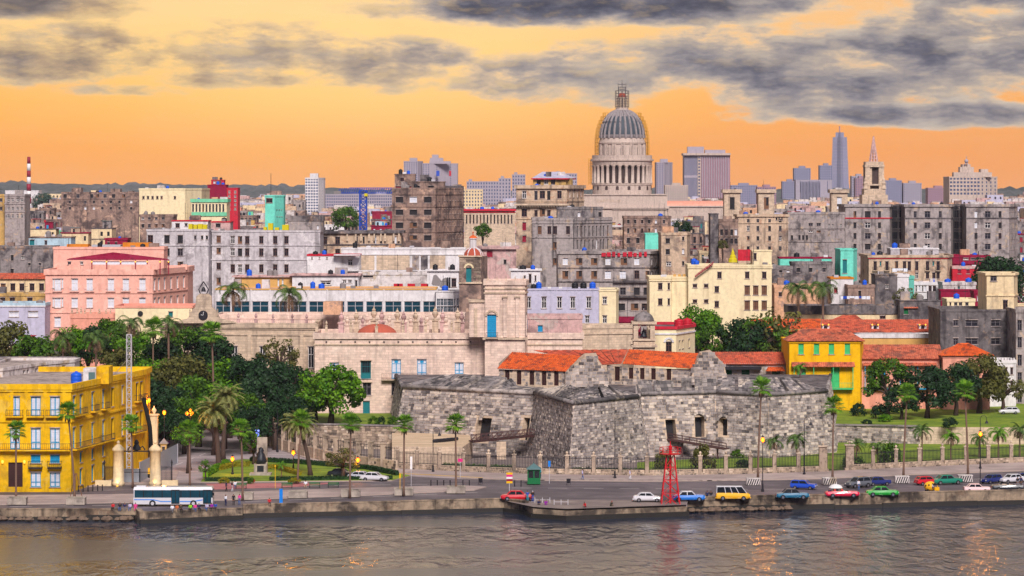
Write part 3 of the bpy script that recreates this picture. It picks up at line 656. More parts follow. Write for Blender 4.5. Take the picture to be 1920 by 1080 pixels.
def offs(pts,d):
    r=[]
    for i,b in enumerate(pts):
        a=pts[max(i-1,0)];c=pts[min(i+1,len(pts)-1)];ns=[]
        for p_,q in((a,b),(b,c)):
            L=sqrt((q[0]-p_[0])**2+(q[1]-p_[1])**2)
            if L>1e-6:ns.append(((q[1]-p_[1])/L,-(q[0]-p_[0])/L))
        if len(ns)==1:ns=ns*2
        k=max(.35,1+ns[0][0]*ns[1][0]+ns[0][1]*ns[1][1]);r.append((b[0]+d*(ns[0][0]+ns[1][0])/k,b[1]+d*(ns[0][1]+ns[1][1])/k))
    return r
fb=offs(fp,1.9);ft=offs(fp,-3.6)
bm,sm_=MB(),MB()
def seg_ops(i,rects): # photo rectangles to patch coordinates on wall segment i
    r=[];A,B=fp[i],fp[i+1];L=sqrt((B[0]-A[0])**2+(B[1]-A[1])**2)
    for(a,b,rt,rb)in rects:
        ua,ub=upx(A,B,a)/L,upx(A,B,b)/L;Ym=A[1]+(B[1]-A[1])*(ua+ub)/2
        r.append((ua,ub,(Z(rb,Ym)-GZ+.2)/(CZ-GZ+.2),(Z(rt,Ym)-GZ+.2)/(CZ-GZ+.2)))
    return r
OPS={1:[(904,930,783,826),(989,1001,783,824)],5:[(1242,1262,786,822),(1301,1320,781,818)],6:[(1349,1364,784,815)]}
for i in range(len(fp)-1):
    Q=((*fb[i],GZ-.2),(*fb[i+1],GZ-.2),(*fp[i+1],CZ),(*fp[i],CZ));ops=seg_ops(i,OPS.get(i,[]))
    backing(bm,Q,ops)
    lay(sm_,Q,ops=ops,keep=i in(2,3),rnd=random.Random(20+i))
bm.build('wall',['w_stone','hollow'],fort)
STONES.sort(key=lambda s_:-s_[0])
for ar_,vs,fs in STONES[:290]:
    q=MB();q.poly(vs,fs);q.build('stone','fort_stone',fort)
for ar_,vs,fs in STONES[290:]:sm_.poly(vs,fs)
stuff(sm_.build('stone_courses','fort_stone',fort))
# rounded cordon below the parapet
co=MB()
for i in range(len(fp)-1):a,b=offs(fp,.12)[i],offs(fp,.12)[i+1];co.tube([(*a,CZ+.1),(*b,CZ+.1)],.38,8)
co.build('cordon','fort_top',fort,True)
mb=MB();mb.face([(x,y,CZ+.2)for x,y in fp]);mb.build('terrace','w_roofgrey',fort)
# sloping parapets with gun embrasures
pb,ps=MB(),MB()
def slope(i,u0,u1,za,zb=None,inn=3.6):
    zb=za if zb is None else zb
    A,B,a,b=fp[i],fp[i+1],ft[i],ft[i+1];L=lambda p_,q,u:(p_[0]+(q[0]-p_[0])*u,p_[1]+(q[1]-p_[1])*u)
    k=inn/3.6;o0,o1=L(A,B,u0),L(A,B,u1);i0,i1=L(a,b,u0),L(a,b,u1);i0=(o0[0]+(i0[0]-o0[0])*k,o0[1]+(i0[1]-o0[1])*k);i1=(o1[0]+(i1[0]-o1[0])*k,o1[1]+(i1[1]-o1[1])*k)
    v=[(*o0,CZ+.2),(*o1,CZ+.2),(*i1,CZ+.2),(*i0,CZ+.2),(*o0,CZ+.5),(*o1,CZ+.5),(*i1,CZ+zb),(*i0,CZ+za)]
    pb.poly(v,[(0,1,5,4),(4,5,6,7),(1,2,6,5),(3,0,4,7),(2,3,7,6)])
    lay(ps,(v[4],v[5],v[6],v[7]),.7,.6,1.5,prot=(.01,.12))
for i,cuts in{1:[(0,.16,.7,2.3),(.16,.27,2.3,2.5),(.31,.46,2.6,2.4),(.5,.66,2.5,2.3),(.69,.74,2.3,.9),(.74,.99,.9,.7)],2:[(0,.5,.8,2.1),(.55,1,2.1,1.9)],3:[(0,.42,1.9,2.2),(.47,.68,2.2,2.0),(.73,1,2.2,1.2)],6:[(0,.36,2.2,2.7),(.43,1,2.7,2.7)],7:[(0,.3,2.7,2.7),(.36,.6,2.6,2.5),(.66,.82,2.4,1.8),(.82,1,1.8,.7)]}.items():
    for a,b,z,z2 in cuts:slope(i,a,b,z,z2)
for a,b,z in[(.0,.17,2.3),(.2,.45,2.3),(.55,.68,2.8),(.72,1.0,2.5)]:slope(5,a,b,z,z,.35)
slope(4,0,1,2.0,2.0,.3)
pb.build('parapet','fort_top',fort);stuff(ps.build('parapet_stones','fort_top',fort))
# arches over the openings and sentry corbel
def arch(parent,px,row,Y,wpx,thick,mat,name='arch',dep=.35,n=9):
    mb=MB();r0=wpx/2*Y/F;r1=r0+thick;cx,cz=X(px,Y),Z(row,Y)
    for k in range(n):
        a,b=pi*k/n+.02,pi*(k+1)/n-.02
        q=[(cx-r0*cos(a),cz+r0*sin(a)),(cx-r1*cos(a),cz+r1*sin(a)),(cx-r1*cos(b),cz+r1*sin(b)),(cx-r0*cos(b),cz+r0*sin(b))]
        mb.poly([(x,Y,z)for x,z in q]+[(x,Y+dep,z)for x,z in q],[(0,1,2,3),(0,4,5,1),(1,5,6,2),(2,6,7,3),(3,7,4,0)])
    return mb.build(name,mat,parent)
arch(fort,917,788,544.4,27,.6,'fort_stone');arch(fort,1311,786,539.2,20,.45,'fort_stone');arch(fort,1356,789,539.2,16,.45,'fort_stone')
pbox('louvred_door',fort,1243,1261,787,821,539.4,.2,'wood_dark')
# barracks on the terrace
def gable(parent,pl,Y,th_,mat='w_stone'):
    pts=[(X(a,Y),Z(b,Y))for a,b in pl];mb=MB();n=len(pts)
    f=[(x,Y,z)for x,z in pts];k=[(x,Y+th_,z)for x,z in pts];mb.face(f);mb.face(list(reversed(k)))
    for i in range(n):j=(i+1)%n;mb.face([f[i],k[i],k[j],f[j]])
    o=mb.build('gable',mat,parent)
    def ins(p_):
        x,z=p_[0],p_[2];c=False
        for i in range(n):
            (x1,z1),(x2,z2)=pts[i],pts[i-1]
            if(z1>z)!=(z2>z)and x<(x2-x1)*(z-z1)/(z2-z1)+x1:c=not c
        return c
    q=MB();xs=[p_[0]for p_ in pts];zs=[p_[1]for p_ in pts]
    lay(q,((min(xs),Y,min(zs)),(max(xs),Y,min(zs)),(max(xs),Y,max(zs)),(min(xs),Y,max(zs))),.55,.7,1.3,inside=ins,prot=(.02,.07));stuff(q.build('gable_stones','fort_stone',o));return o
def barrack_wall(A,B,z0,z1,cols,rows,wm,kind):
    a,b=(X(A[0],A[1]),A[1]),(X(B[0],B[1]),B[1]);ops=[]
    for c in cols:u=upx(a,b,c);Ym=(A[1]+B[1])/2;ops.append((u-wm/2,u+wm/2,Z(rows[1],Ym),Z(rows[0],Ym)))
    bar=MB();fo,P,rz=facade(bar,a,b,z0,z1,ops,.35);bar.build('barracks_wall','w_stone',fort)
    for o in fo:put_window(fort,P,rz,o,kind,.3)
    L=sqrt((b[0]-a[0])**2+(b[1]-a[1])**2);q=MB()
    lay(q,((*a,z0),(*b,z0),(*b,z1),(*a,z1)),.5,.5,1.1,ops=[(o[0]/L-.003,o[1]/L+.003,(o[2]-z0)/(z1-z0),(o[3]-z0)/(z1-z0))for o in fo],prot=(.01,.06));stuff(q.build('barracks_stones','fort_stone',fort))
ZE=16.4
barrack_wall((935,553),(1073,547),CZ-.2,ZE,[951,973,997,1020,1043],(695,722),.95,'darkshut')
barrack_wall((1138,561),(1166,559),CZ-.2,ZE+.3,[1157],(687,714),1.2,'darkshut')
barrack_wall((1166,559),(1306,552),CZ-.2,ZE,[1183,1204,1225,1254],(688,712),.95,'darkshut')
bar=MB();bar.face([(X(935,553),553,CZ),(X(935,553),553,ZE),(X(958,562),562,19.0),(X(935,572),572,ZE),(X(935,572),572,CZ)])
bar.build('barracks_end','w_stone',fort)
rf=MB();P3=lambda a,r,Y:(X(a,Y),Y,Z(r,Y))
tiled(rf,P3(932,691,552.6),P3(1073,697,546.6),P3(1100,668,556),P3(960,660,562));rf.build('barracks_roof','tile_orange',fort)
rf=MB();tiled(rf,P3(1122,685,561),P3(1165,682,559.5),P3(1178,655,572),P3(1000,657,574));rf.build('barracks_roof','tile_red',fort)
rf=MB();tiled(rf,P3(1167,682.5,558.6),P3(1302,691.5,551.6),P3(1318,663,560),P3(1179,655,568));rf.build('barracks_roof','tile_orange',fort)
gable(fort,[(1060,726),(1060,698),(1098,668),(1120,667),(1122,676),(1142,704),(1142,726)],545.8,9.5)
gable(fort,[(1292,722),(1301,691),(1316,664),(1336,660),(1358,683),(1364,712),(1364,722)],550.8,8)
# timber bridge to the doorway and its pier
br=thing('footbridge','dark timber footbridge with railings leading to the fort doorway','bridge',(X(945,536),536,GZ))
mb=MB();a,b=P3(883,828,531),P3(1003,816,535.5);mb.beam(a,b,2.2,.3);mb.build('deck','wood_dark',br)
for s in(-1,1):
    mb=MB();o=s*1.05
    for zz in(.5,1.15):mb.beam((a[0],a[1]+o,a[2]+zz),(b[0],b[1]+o,b[2]+zz),.1)
    for k in range(13):u=k/12;p_=[a[i]+(b[i]-a[i])*u for i in range(3)];mb.beam((p_[0],p_[1]+o,p_[2]),(p_[0],p_[1]+o,p_[2]+1.2),.1)
    for k in range(12):u,v=k/12,(k+1)/12;mb.beam((a[0]+(b[0]-a[0])*u,a[1]+(b[1]-a[1])*u+o,a[2]+.15+(b[2]-a[2])*u),(a[0]+(b[0]-a[0])*v,a[1]+(b[1]-a[1])*v+o,a[2]+1.1+(b[2]-a[2])*v),.06)
    mb.build('railing','iron_brown',br)
pbox('pier',br,931,949,829,868,531,2.0,'w_stone')
b2=thing('footbridge','small timber ramp rising to the louvred door of the fort','bridge',(X(1300,532),532,GZ))
mb=MB();a,b=P3(1252,823,537.6),P3(1362,842,530);mb.beam(a,b,1.8,.2);mb.build('deck','iron_brown',b2)
for s in(-1,1):
    mb=MB()
    for zz in(.5,1.0):mb.beam((a[0],a[1]+s*.85,a[2]+zz),(b[0],b[1]+s*.85,b[2]+zz),.08)
    for k in range(9):u=k/8;p_=[a[i]+(b[i]-a[i])*u for i in range(3)];mb.beam((p_[0],p_[1]+s*.85,p_[2]),(p_[0],p_[1]+s*.85,p_[2]+1.0),.08)
    mb.build('railing','iron_brown',b2)
for k in range(3):u=.25+k*.3;p_=[a[i]+(b[i]-a[i])*u for i in range(3)];q=MB();q.beam((p_[0],p_[1],GZ),(p_[0],p_[1],p_[2]),.3);q.build('post','iron_brown',b2)
# cannons on the terrace
for k in range(5):
    Y_=530+k*.7;px=822+k*6.5;c=(X(px,Y_),Y_,4.8);cn=thing('cannon','black iron cannon barrel in the row lying on the sand terrace','cannon',c,group='cannon barrels on the terrace')
    mb=MB();q=lambda s,r:None
    mb.tube([(c[0]-.9,c[1]-1.0,c[2]+.32),(c[0]-.8,c[1]-.9,c[2]+.33),(c[0]-.1,c[1]-.1,c[2]+.36),(c[0]+.8,c[1]+.9,c[2]+.36),(c[0]+.9,c[1]+1.0,c[2]+.36)],[.22,.31,.3,.24,.3],10);mb.build('barrel','iron',cn,True)
    mb=MB();mb.cbox((c[0]-.35,c[1]-.4,c[2]),.5,.5,.16,0,.8);mb.cbox((c[0]+.4,c[1]+.45,c[2]),.5,.5,.16,0,.8);mb.build('cradle','iron',cn)

# ================================================================ stone palace behind the fort
PY=590
pal=building('stone_palace','long pale stone palace with blue shuttered windows rising behind the fort','palace',[(590,PY),(1092,PY)],624,16,'w_stonepink',[
    (0,'bluefan',[743,791],[(674,710)],17),(0,'grille',[686],[(676,710)],19),(0,'blue',[861,922,627],[(680,701)],16),(0,'dark',[688,742],[(717,741)],16),(0,'tealdoor',[687,743],[(752,779)],13)],
    roof='w_rose',par=1.2,bands=(634,646),prot=800,bandmat='w_stone',lip=.35)
rail(pal,(X(716,PY),PY),(X(803,PY),PY),Z(711,PY),1.1,1.15,'iron_brown')
q=MB()
for i in range(14):px=612+i*27;q.lathe((X(px,PY),PY-.02,Z(641,PY)),[(.17,-.12),(.17,.12)],8)
stuff(q.build('drain_holes','hollow',pal))
mb=MB();mb.box(X(676,PY),X(697,PY),PY-.35,PY-.003,Z(676,PY),Z(674.5,PY));mb.box(X(733,PY),X(752,PY),PY-.3,PY-.003,Z(743.5,PY),Z(741.5,PY));mb.box(X(679,PY),X(698,PY),PY-.3,PY-.003,Z(717,PY),Z(715,PY));mb.build('window_sills','w_stone',pal)
def pinnacle(parent,px,row_top,Y,hpx,mat='w_stone',zb=None,name='pinnacle'):
    zt=Z(row_top,Y);h=hpx*Y/F;z0=zt-h if zb is None else zb;h=zt-z0;mb=MB();c=(X(px,Y),Y,z0);k=h/3.0
    mb.cbox(c,.62*k,.62*k,1.5*k);mb.cbox((c[0],c[1],c[2]+1.5*k),.8*k,.8*k,.14*k)
    mb.lathe((c[0],c[1],c[2]+1.64*k),[(.16*k,0),(.12*k,.15*k),(.3*k,.5*k),(.3*k,.68*k),(.15*k,.85*k),(.2*k,.95*k),(.08*k,1.1*k),(.02*k,1.36*k)],8)
    return mb.build(name,mat,parent)
for px,rt,h in[(594,596,26),(612,600,22),(658,597,27),(706,600,26),(756,598,27),(798,597,26),(847,600,22),(784,606,18)]:pinnacle(pal,px,rt,PY+1.0,h)
for i,px in enumerate([640,651,668,680,688,701,716,730,745,757,770,779,790,800,816,830,836,858,866]):pinnacle(pal,px,[582,590,578,592,586,571,580,588,575][i%9]+(i%3),PY+8+(i%4)*2,26+(i%3)*4,['w_rose','w_stonepink','w_stone'][i%3],BL[pal.name][1])
dm=MB();c=(X(707,PY+6),PY+6,BL[pal.name][1]);rings_=[(4.1*cos(a),.2+2.5*sin(a))for a in[k*pi/2/7 for k in range(8)]]
dm.lathe(c,[(4.2,0)]+rings_,20);dm.build('brick_dome','brick_dome',pal)
pbox('roof_house',pal,606,640,566,590,PY+22,5,'w_peach');
# tower of the palace with the blue arched door
tw=building('stair_tower','beige stone tower with an arched blue door above the palace roof','tower',[(909,586),(984,586),(989,590)],526,8,'w_stonepink',[(0,'bluedoor',[922],[(590,632)],17),(1,'bluedoor',[987],[(588,630)],5,1.0)],roof='w_rose',par=.9,bands=(541,549),prot=640,z0=12,bandmat='w_stone',lip=.3)
arch(tw,922,593,585.8,18,.35,'w_stone','arch',.3)
for px in(947,970):pbox('pilaster',tw,px-3.5,px+3.5,558,632,585.6,.38,'w_stonepink');pbox('capital',tw,px-5,px+5,555,558,585.4,.58,'w_stone')
rail(tw,(X(911,586),586),(X(934,586),586),Z(633,586),.8,1.0,'iron')
pbox('shoulder',tw,880,908.7,567,632,586.3,6,'w_stonepink');pbox('shoulder_cornice',tw,878,908.8,563,567,586,6.5,'w_stone');pbox('pilaster',tw,889,895,578,632,586,.29,'w_stone');pbox('door_cornice',tw,905,990,633,637,585.5,.48,'w_stone')
for px in(915,932,949,966,981):pinnacle(tw,px,517,587,10)
lw=building('roof_annex','low plastered annex with a small blue window on the palace roof','annex',[(990,592),(1058,592),(1092,594)],592,9,'w_rose',[(0,'bluedoor',[1013],[(610,622)],9)],prot=640,z0=15)
q=building('church_wall','curved cream church wall with buttresses below the lavender block','wall',[(1062,600),(1092,597),(1122,598),(1186,600)],610,6,'w_stone',[],prot=690,z0=6,bands=(626,))
bt=thing('bell_turret','small stone bell turret with a dome and a hanging bell','turret',(X(1207,585),585,10))
YB=585
def px_prof(c,lst,Y):return[(r*Y/F,Z(row,Y)-c[2])for r,row in lst]
mb=MB();c=(X(1207,YB+2),YB+2,10.0);hw=20*YB/F
for sx_,sy_ in((-1,-1),(1,-1),(1,1),(-1,1)):mb.cbox((c[0]+sx_*(hw-.45),c[1]+sy_*(hw-.45),10),.9,.9,Z(607,YB)-10)
mb.build('pier','w_stone',bt)
mb=MB();mb.cbox((c[0],c[1],10),hw*2-.1,hw*2-.1,Z(638,YB)-10);mb.build('base','w_stone',bt)
mb=MB();mb.cbox((c[0],c[1],Z(608,YB)),hw*2+.7,hw*2+.7,.5);mb.build('cornice','w_stone',bt);mb=MB();mb.cbox((c[0],c[1],Z(639,YB)),hw*2+.5,hw*2+.5,.35);mb.build('cornice','w_stone',bt);mb=MB();mb.cbox((c[0],c[1],Z(651,YB)),hw*2+.9,hw*2+.9,.4);mb.build('cornice','w_stone',bt)
mb=MB();mb.lathe((c[0],c[1],Z(604,YB)),[(hw*.98*cos(a),hw*.95*sin(a))for a in[k*pi/2/6 for k in range(7)]]+[(.12,hw*.97),(.1,hw*1.25)],16);mb.build('dome','fort_top',bt,True)
arch(bt,1207,618,c[1]-hw+.02,17,.35,'w_stone','arch',.4)
mb=MB();mb.lathe((c[0],c[1],Z(633,YB)),[(.75,0),(.6,.25),(.42,.9),(.3,1.25),(.08,1.4),(.06,1.9)],12);mb.build('bell','bronze',bt,True)
PROT.append((1180,1235,580,660,583,592))
yc=building('yellow_chapel','pale yellow chapel wing with an arched window beside the bell turret','building',[(1228,612),(1268,612),(1303,624)],612,9,'w_cream',[(0,'brown',[1254],[(641,660)],11),(1,'brown',[1274,1280,1292],[(640,655)],3,.8)],prot=680,parmat='w_red',par=.6,bands=(626,),bandmat='w_white',lip=.25)
arch(yc,1254,642,611.8,12,.4,'w_white','arch',.3)
for i,px in enumerate((1273,1290)):o=tank(None,(0,0,0),1.0,1.6,'tank_red');o.location=(X(px,622),622+i*3,BL[yc.name][1]);tag(o,['red water tank left of two on the yellow chapel wing','red water tank right of two on the yellow chapel wing'][i],'water tank')

# ---------------------------------------------------------------- arcaded palace wing left of it, with a clock gable
wing=building('stone_palace','weathered stone palace wing with clock gable rising over the park trees','palace',[(300,604),(590,600)],606,24,'w_stone',[(0,'white',[492,545,583],[(650,690)],11),(0,'white',[440,395],[(650,690)],11)],roof='w_rose',par=1.0,bands=(617,628),prot=690,lip=.4)
cg=[(318,606),(352,597),(360,582),(366,576),(368,556),(374,551),(390,551),(396,556),(397,576),(404,582),(412,597),(440,604),(442,606)]
Yc=601.5;pts=[(X(a,Yc),Z(b,Yc))for a,b in cg];mb=MB();f=[(x,Yc,z)for x,z in pts];k=[(x,Yc+1.4,z)for x,z in pts];mb.face(list(reversed(f)));mb.face(k)
for i in range(len(f)):j=(i+1)%len(f);mb.face([f[j],k[j],k[i],f[i]])
ck=mb.build('clock_gable','w_stone',wing)
mb=MB();cc=(X(381,Yc),Yc-.12,Z(591,Yc))
def disc(mb,c,r,y0,y1,n=20):
    v=[(c[0]+r*cos(2*pi*k_/n),y0,c[2]+r*sin(2*pi*k_/n))for k_ in range(n)];v2=[(x,y1,z)for x,y,z in v];mb.poly(v+v2,[tuple(range(n)),tuple(reversed(range(n,2*n)))]+[(j,j+n,(j+1)%n+n,(j+1)%n)for j in range(n)])
disc(mb,cc,.95,Yc-.2,Yc);mb.build('clock_face','iron',ck)
mb=MB();mb.beam((cc[0],Yc-.24,cc[2]),(cc[0]+.1,Yc-.24,cc[2]+.7),.08);mb.beam((cc[0],Yc-.24,cc[2]),(cc[0]-.45,Yc-.24,cc[2]+.1),.08);mb.build('clock_hand','white_paint',ck)
mb=MB()
for s in(-1,1):mb.tube([(X(381+s*6,Yc),Yc+.7,Z(551,Yc)),(X(381+s*9,Yc),Yc+.7,Z(543,Yc)),(X(381+s*5,Yc),Yc+.7,Z(536,Yc)),(X(381,Yc),Yc+.7,Z(528,Yc))],.12,6)
mb.lathe((X(381,Yc),Yc+.7,Z(547,Yc)),[(.5,0),(.38,.5),(.2,.9),(.05,1.0)],10);mb.build('bell_frame','iron',ck)
[pbox('pilaster',wing,px-3.5,px+3.5,629,720,600+(590-px)/290*4-.3,.29,'w_stone')for px in(415,467,515,566)];pinnacle(wing,356,578,Yc,14);pinnacle(wing,408,578,Yc,14)
for px in(447,480,512,548,575):pinnacle(wing,px,585+(px%3),604+px%5,20,'w_rose',BL[wing.name][1])
rail(wing,(X(420,603),603),(X(585,601.5),601.5),BL[wing.name][1]+.3,.3,1.2,'w_rose',40,'balustrade')
tr=building('roof_terrace','dusty pink roof terrace with urns in front of the glass office','terrace',[(405,622),(640,620),(870,622)],590,12,'w_stonepink',[],roof='w_rose',prot=0,z0=14,par=.9)
pl2=building('flat_house','low cream house with a pink roof edge between hotel and clock gable','house',[(216,622),(360,622)],573,12,'w_cream',[(0,'tealdoor',[320],[(585,594)],8)],roof='w_red',parmat='w_salmon',par=.5,prot=600)
mb=MB();disc(mb,(X(263,621.8),0,Z(588,621.8)),.55,621.8,622.1);mb.build('round_window','hollow',pl2)
tb=building('balustrade_terrace','pink balustraded terrace with stone urns at the hotel foot','terrace',[(132,624),(216,624)],588,8,'w_salmon',[],prot=605,par=1.0)
for px in(135,145,152,159,170,186,187,199,207):pinnacle(tb,px,575+(px%4),624.5,18,'w_stone')

# ================================================================ yellow corner house
yb=building('yellow_house','bright yellow three-storey corner house with blue shutters by the seafront','house',[(-70,474),(133,474),(271,512)],720,8,'w_yellow',[
    (0,'blue',[28,67,103],[(744,780),(803,842)],18),(0,'blue',[67,103],[(886,913)],19),(0,'bluedoor',[67,103],[(853,868)],18),(0,'darkshut',[29],[(867,913)],27),
    (1,'blue',[139,152,174,194],[(744,780),(803,842)],10,1.25),(1,'hollow',[211],[(744,780),(803,842)],10,1.2),(1,'pale',[230],[(744,780),(803,842)],10,1.2),(1,'brown',[257,265],[(744,780),(803,842)],10,1.1),(1,'bluedoor',[152,174,194],[(853,872),(884,914)],10,1.2)],
    roof='w_roofpale',par=.9,bands=(733,790,848),prot=920,bandmat='w_yellow',lip=.3)
def seg_rail(parent,A,B,pa,pb_,z,**kw):
    L=sqrt((B[0]-A[0])**2+(B[1]-A[1])**2);u,v=upx(A,B,pa)/L,upx(A,B,pb_)/L;q=lambda s:(A[0]+(B[0]-A[0])*s,A[1]+(B[1]-A[1])*s);return rail(parent,q(u),q(v),z,**kw)
yA,yB_,yC=[(X(a,b),b)for a,b in[(-70,474),(133,474),(271,512)]]
for c in(28,67,103):seg_rail(yb,yA,yB_,c-16,c+16,Z(780,474),out=.9,slab_mat='w_yellow');
seg_rail(yb,yA,yB_,-40,132.5,Z(843,474),out=1.0,slab_mat='w_yellow');seg_rail(yb,yB_,yC,134,187,Z(843,474),out=.9,slab_mat='w_yellow')
for a,b in((134,157),(170,179),(189,199),(252,269)):seg_rail(yb,yB_,yC,a,b,Z(780,474),out=.8,slab_mat='w_yellow')
for a,b in((189,208),(245,268)):seg_rail(yb,yB_,yC,a,b,Z(843,474),out=.8,slab_mat='w_yellow')
for c in(67,103):seg_rail(yb,yA,yB_,c-13,c+13,Z(876,474),out=.8,slab_mat='iron')
for px in(5,46):
    mb=MB();mb.lathe((X(px,473.9),473.75,Z(868,474)),[(.05,-.1),(.16,0),(.2,.35),(.05,.45)],8);mb.build('wall_lantern','lamp_warm',yb)
for px in(22,49,85,120):pbox('pilaster',yb,px-3,px+3,735,789,473.86,.13,'w_yellow')
pbox('roof_hut',yb,156,180,691,724,488,4,'w_white');pbox('roof_hut',yb,180.3,204,688,720,488,5,'w_yellow');pbox('hut_door',yb,166,178,698,720,487.9,.08,'whiteshut' if False else 'roof_sheet')
tk=tank(None,(0,0,0),.9,2.0,'tank_blue');tk.location=(X(143,484),484,BL[yb.name][1]+.1);tag(tk,'large blue water tank on the roof of the yellow house','water tank')
ru=building('roofless_house','white peeling roofless house behind the yellow corner house','house',[(-40,505),(5,505),(82,522),(140,530)],690,6,'w_white_old',[(1,'hollow',[45,52,68],[(700,712)],6,.8),(2,'hollow',[119],[(700,712)],6,.8)],roof='w_roofpale',prot=720,par=.5)
ru2=building('ruined_wall','mossy grey ruined wall with planters behind the roofless house','wall',[(-40,540),(140,540)],670,3,'w_grey2',[],prot=700,par=.4)
# lattice mast in front of its right face
def lattice(mb,x,y,z0,z1,w0,w1,n,bar,faces=4):
    cs=[]
    for i in range(n+1):
        u=i/n;w_=(w0+(w1-w0)*u)/2;z=z0+(z1-z0)*u;cs.append([(x-w_,y-w_,z),(x+w_,y-w_,z),(x+w_,y+w_,z),(x-w_,y+w_,z)])
    for k in range(4):mb.beam(cs[0][k],cs[n][k],bar*1.5)
    for i in range(n):
        for k in range(4):
            j=(k+1)%4;mb.beam(cs[i][k],cs[i+1][j],bar*.8);mb.beam(cs[i+1][k],cs[i+1][j],bar)
            if faces==8:mb.beam(cs[i][j],cs[i+1][k],bar*.8)
ms=thing('lattice_mast','thin grey steel lattice mast beside the yellow house','mast',(X(242,494),494,GZ))
mb=MB();lattice(mb,X(242,494),494,GZ,Z(627,494),.75,.75,22,.07);mb.build('frame','steel',ms)
mb=MB();mb.beam((X(240,494),494.3,Z(672,494)),(X(212,506),506,Z(705,506)),.06);mb.build('stay_cable','steel',ms)

# ================================================================ houses right of the fort
ul=MB();up=[(X(1540,566),566),(X(1725,562),562),(X(2080,560),560),(X(2080,640),640),(X(1480,640),640)];ul.prism(up,GZ-.1,5.0,1,mt=0);struct(ul.build('upper_lawn',['lawn','w_stone']))
rw=thing('retaining_wall','curved grey stone retaining wall below the upper lawn','wall',(X(1640,564),564,GZ));q=MB()
for a,b in((up[0],up[1]),):lay(q,((*a,GZ),(*b,GZ),(*b,5.05),(*a,5.05)),.5,.5,1.1)
stuff(q.build('stone_courses','fort_stone',rw));mb=MB();mb.beam((*up[0],5.15),(*up[1],5.15),.7,.3);mb.build('coping','fort_top',rw)
YY=604
yh=building('yellow_house','golden yellow house with green shutters, balcony and tiled roof right of the fort','house',[(1480,YY),(1613,YY),(1619,612)],640,10,'w_yellow2',[(0,'green',[1502,1531,1559,1589],[(644,664)],10),(0,'green',[1503,1566],[(688,727)],16),(0,'green',[1572],[(748,785)],20)],par=.3,prot=780,z0=4.8,bands=(642,))
def hip(parent,pl,pr,re_,rr,Y,dep,ins,mat='tile_old',over=.5,name='tiled_roof'):
    """hipped barrel-tile roof: eave row, ridge row"""
    mb=MB();xl,xr=X(pl,Y)-over,X(pr,Y)+over;ze=Z(re_,Y);zr=Z(rr,Y+dep/2);y0,y1=Y-over,Y+dep+over;ym=(y0+y1)/2;i=ins*Y/F
    tiled(mb,(xl,y0,ze),(xr,y0,ze),(xr-i,ym,zr),(xl+i,ym,zr))
    mb.face([(xr,y0,ze),(xr,y1,ze),(xr-i,ym,zr)]);mb.face([(xl,y1,ze),(xl,y0,ze),(xl+i,ym,zr)]);mb.face([(xr,y1,ze),(xl,y1,ze),(xl+i,ym,zr),(xr-i,ym,zr)])
    mb.tube([(xl+i,ym,zr+.05),(xr-i,ym,zr+.05)],.18,6);mb.tube([(xl,y0,ze+.05),(xl+i,ym,zr+.05)],.15,6);mb.tube([(xr,y0,ze+.05),(xr-i,ym,zr+.05)],.15,6)
    return mb.build(name,mat,parent)
hip(yh,1480,1616,639.5,618,YY,9,32)
def canopy(parent,pl,pr,rt,rb,Y,out,mat='tile_old',pmat='frame_green',posts=4,rfoot=728,rails='frame_green'):
    mb=MB();tiled(mb,(X(pl,Y),Y-out,Z(rb,Y-out)),(X(pr,Y),Y-out,Z(rb,Y-out)),(X(pr,Y),Y-.02,Z(rt,Y)),(X(pl,Y),Y-.02,Z(rt,Y)));c=mb.build('canopy_roof',mat,parent)
    for k in range(posts):px=pl+4+(pr-pl-8)*k/(posts-1);mb=MB();mb.beam((X(px,Y),Y-out+.2,Z(rfoot,Y)),(X(px,Y),Y-out+.2,Z(rb-1,Y)),.14);mb.build('post',pmat,parent)
    if rails:rail(parent,(X(pl+3,Y),Y),(X(pr-3,Y),Y),Z(rfoot,Y),out-.1,1.15,rails,None,'balcony',pmat)
canopy(yh,1484,1602,679,688,YY,1.4)
ph=building('peach_house','peach house with blue balcony posts and a tiled roof behind trees','house',[(1616,YY+4),(1762,YY+4)],672,10,'w_salmon',[(0,'bluedoor',[1636,1655,1740],[(688,727)],12),(0,'bluedoor',[1700,1745],[(748,785)],12)],par=.3,prot=760,z0=4.8)
mb=MB();tiled(mb,P3(1612,673,YY+3.4),P3(1770,673,YY+3.4),P3(1762,646,YY+11),P3(1616,646,YY+11));mb.build('tiled_roof','tile_old',ph)
canopy(ph,1617,1756,680,686,YY+4,1.2,'tile_old','frame_blue',5)
ph2=building('peach_house','orange-roofed salmon house with a sloping ridge below the dark grey block','house',[(1768,YY+2),(1856,YY+2)],668,9,'w_salmon',[(0,'white',[1790,1830],[(690,712)],10)],par=.3,prot=740,z0=4.8)
hip(ph2,1768,1858,667,645,YY+2,9,40,'tile_orange')
wh=building('white_cottage','low white cottage with green doors between fort and yellow house','cottage',[(1300,612),(1479,612)],681,8,'w_white_old',[(0,'greendoor',[1398,1455,1365],[(689,712)],15)],par=.2,prot=700)
mb=MB();tiled(mb,P3(1330,683,611.4),P3(1479,683,611.4),P3(1479,660,619),P3(1320,660,619));mb.build('tiled_roof','tile_red',wh)
mb=MB();tiled(mb,P3(1435,696,609.8),P3(1473,696,609.8),P3(1468,688,611.9),P3(1440,688,611.9));mb.build('door_canopy','tile_orange',wh);pbox('door_canopy',wh,1359,1428,688,693,610.6,1.39,'iron')
ob=building('tiled_warehouse','long building with red tiled roof and lit dormers above the yellow house','building',[(1540,655),(1763,655)],626,14,'w_tan',[],par=.9,parmat='w_white',prot=650,lip=.2)
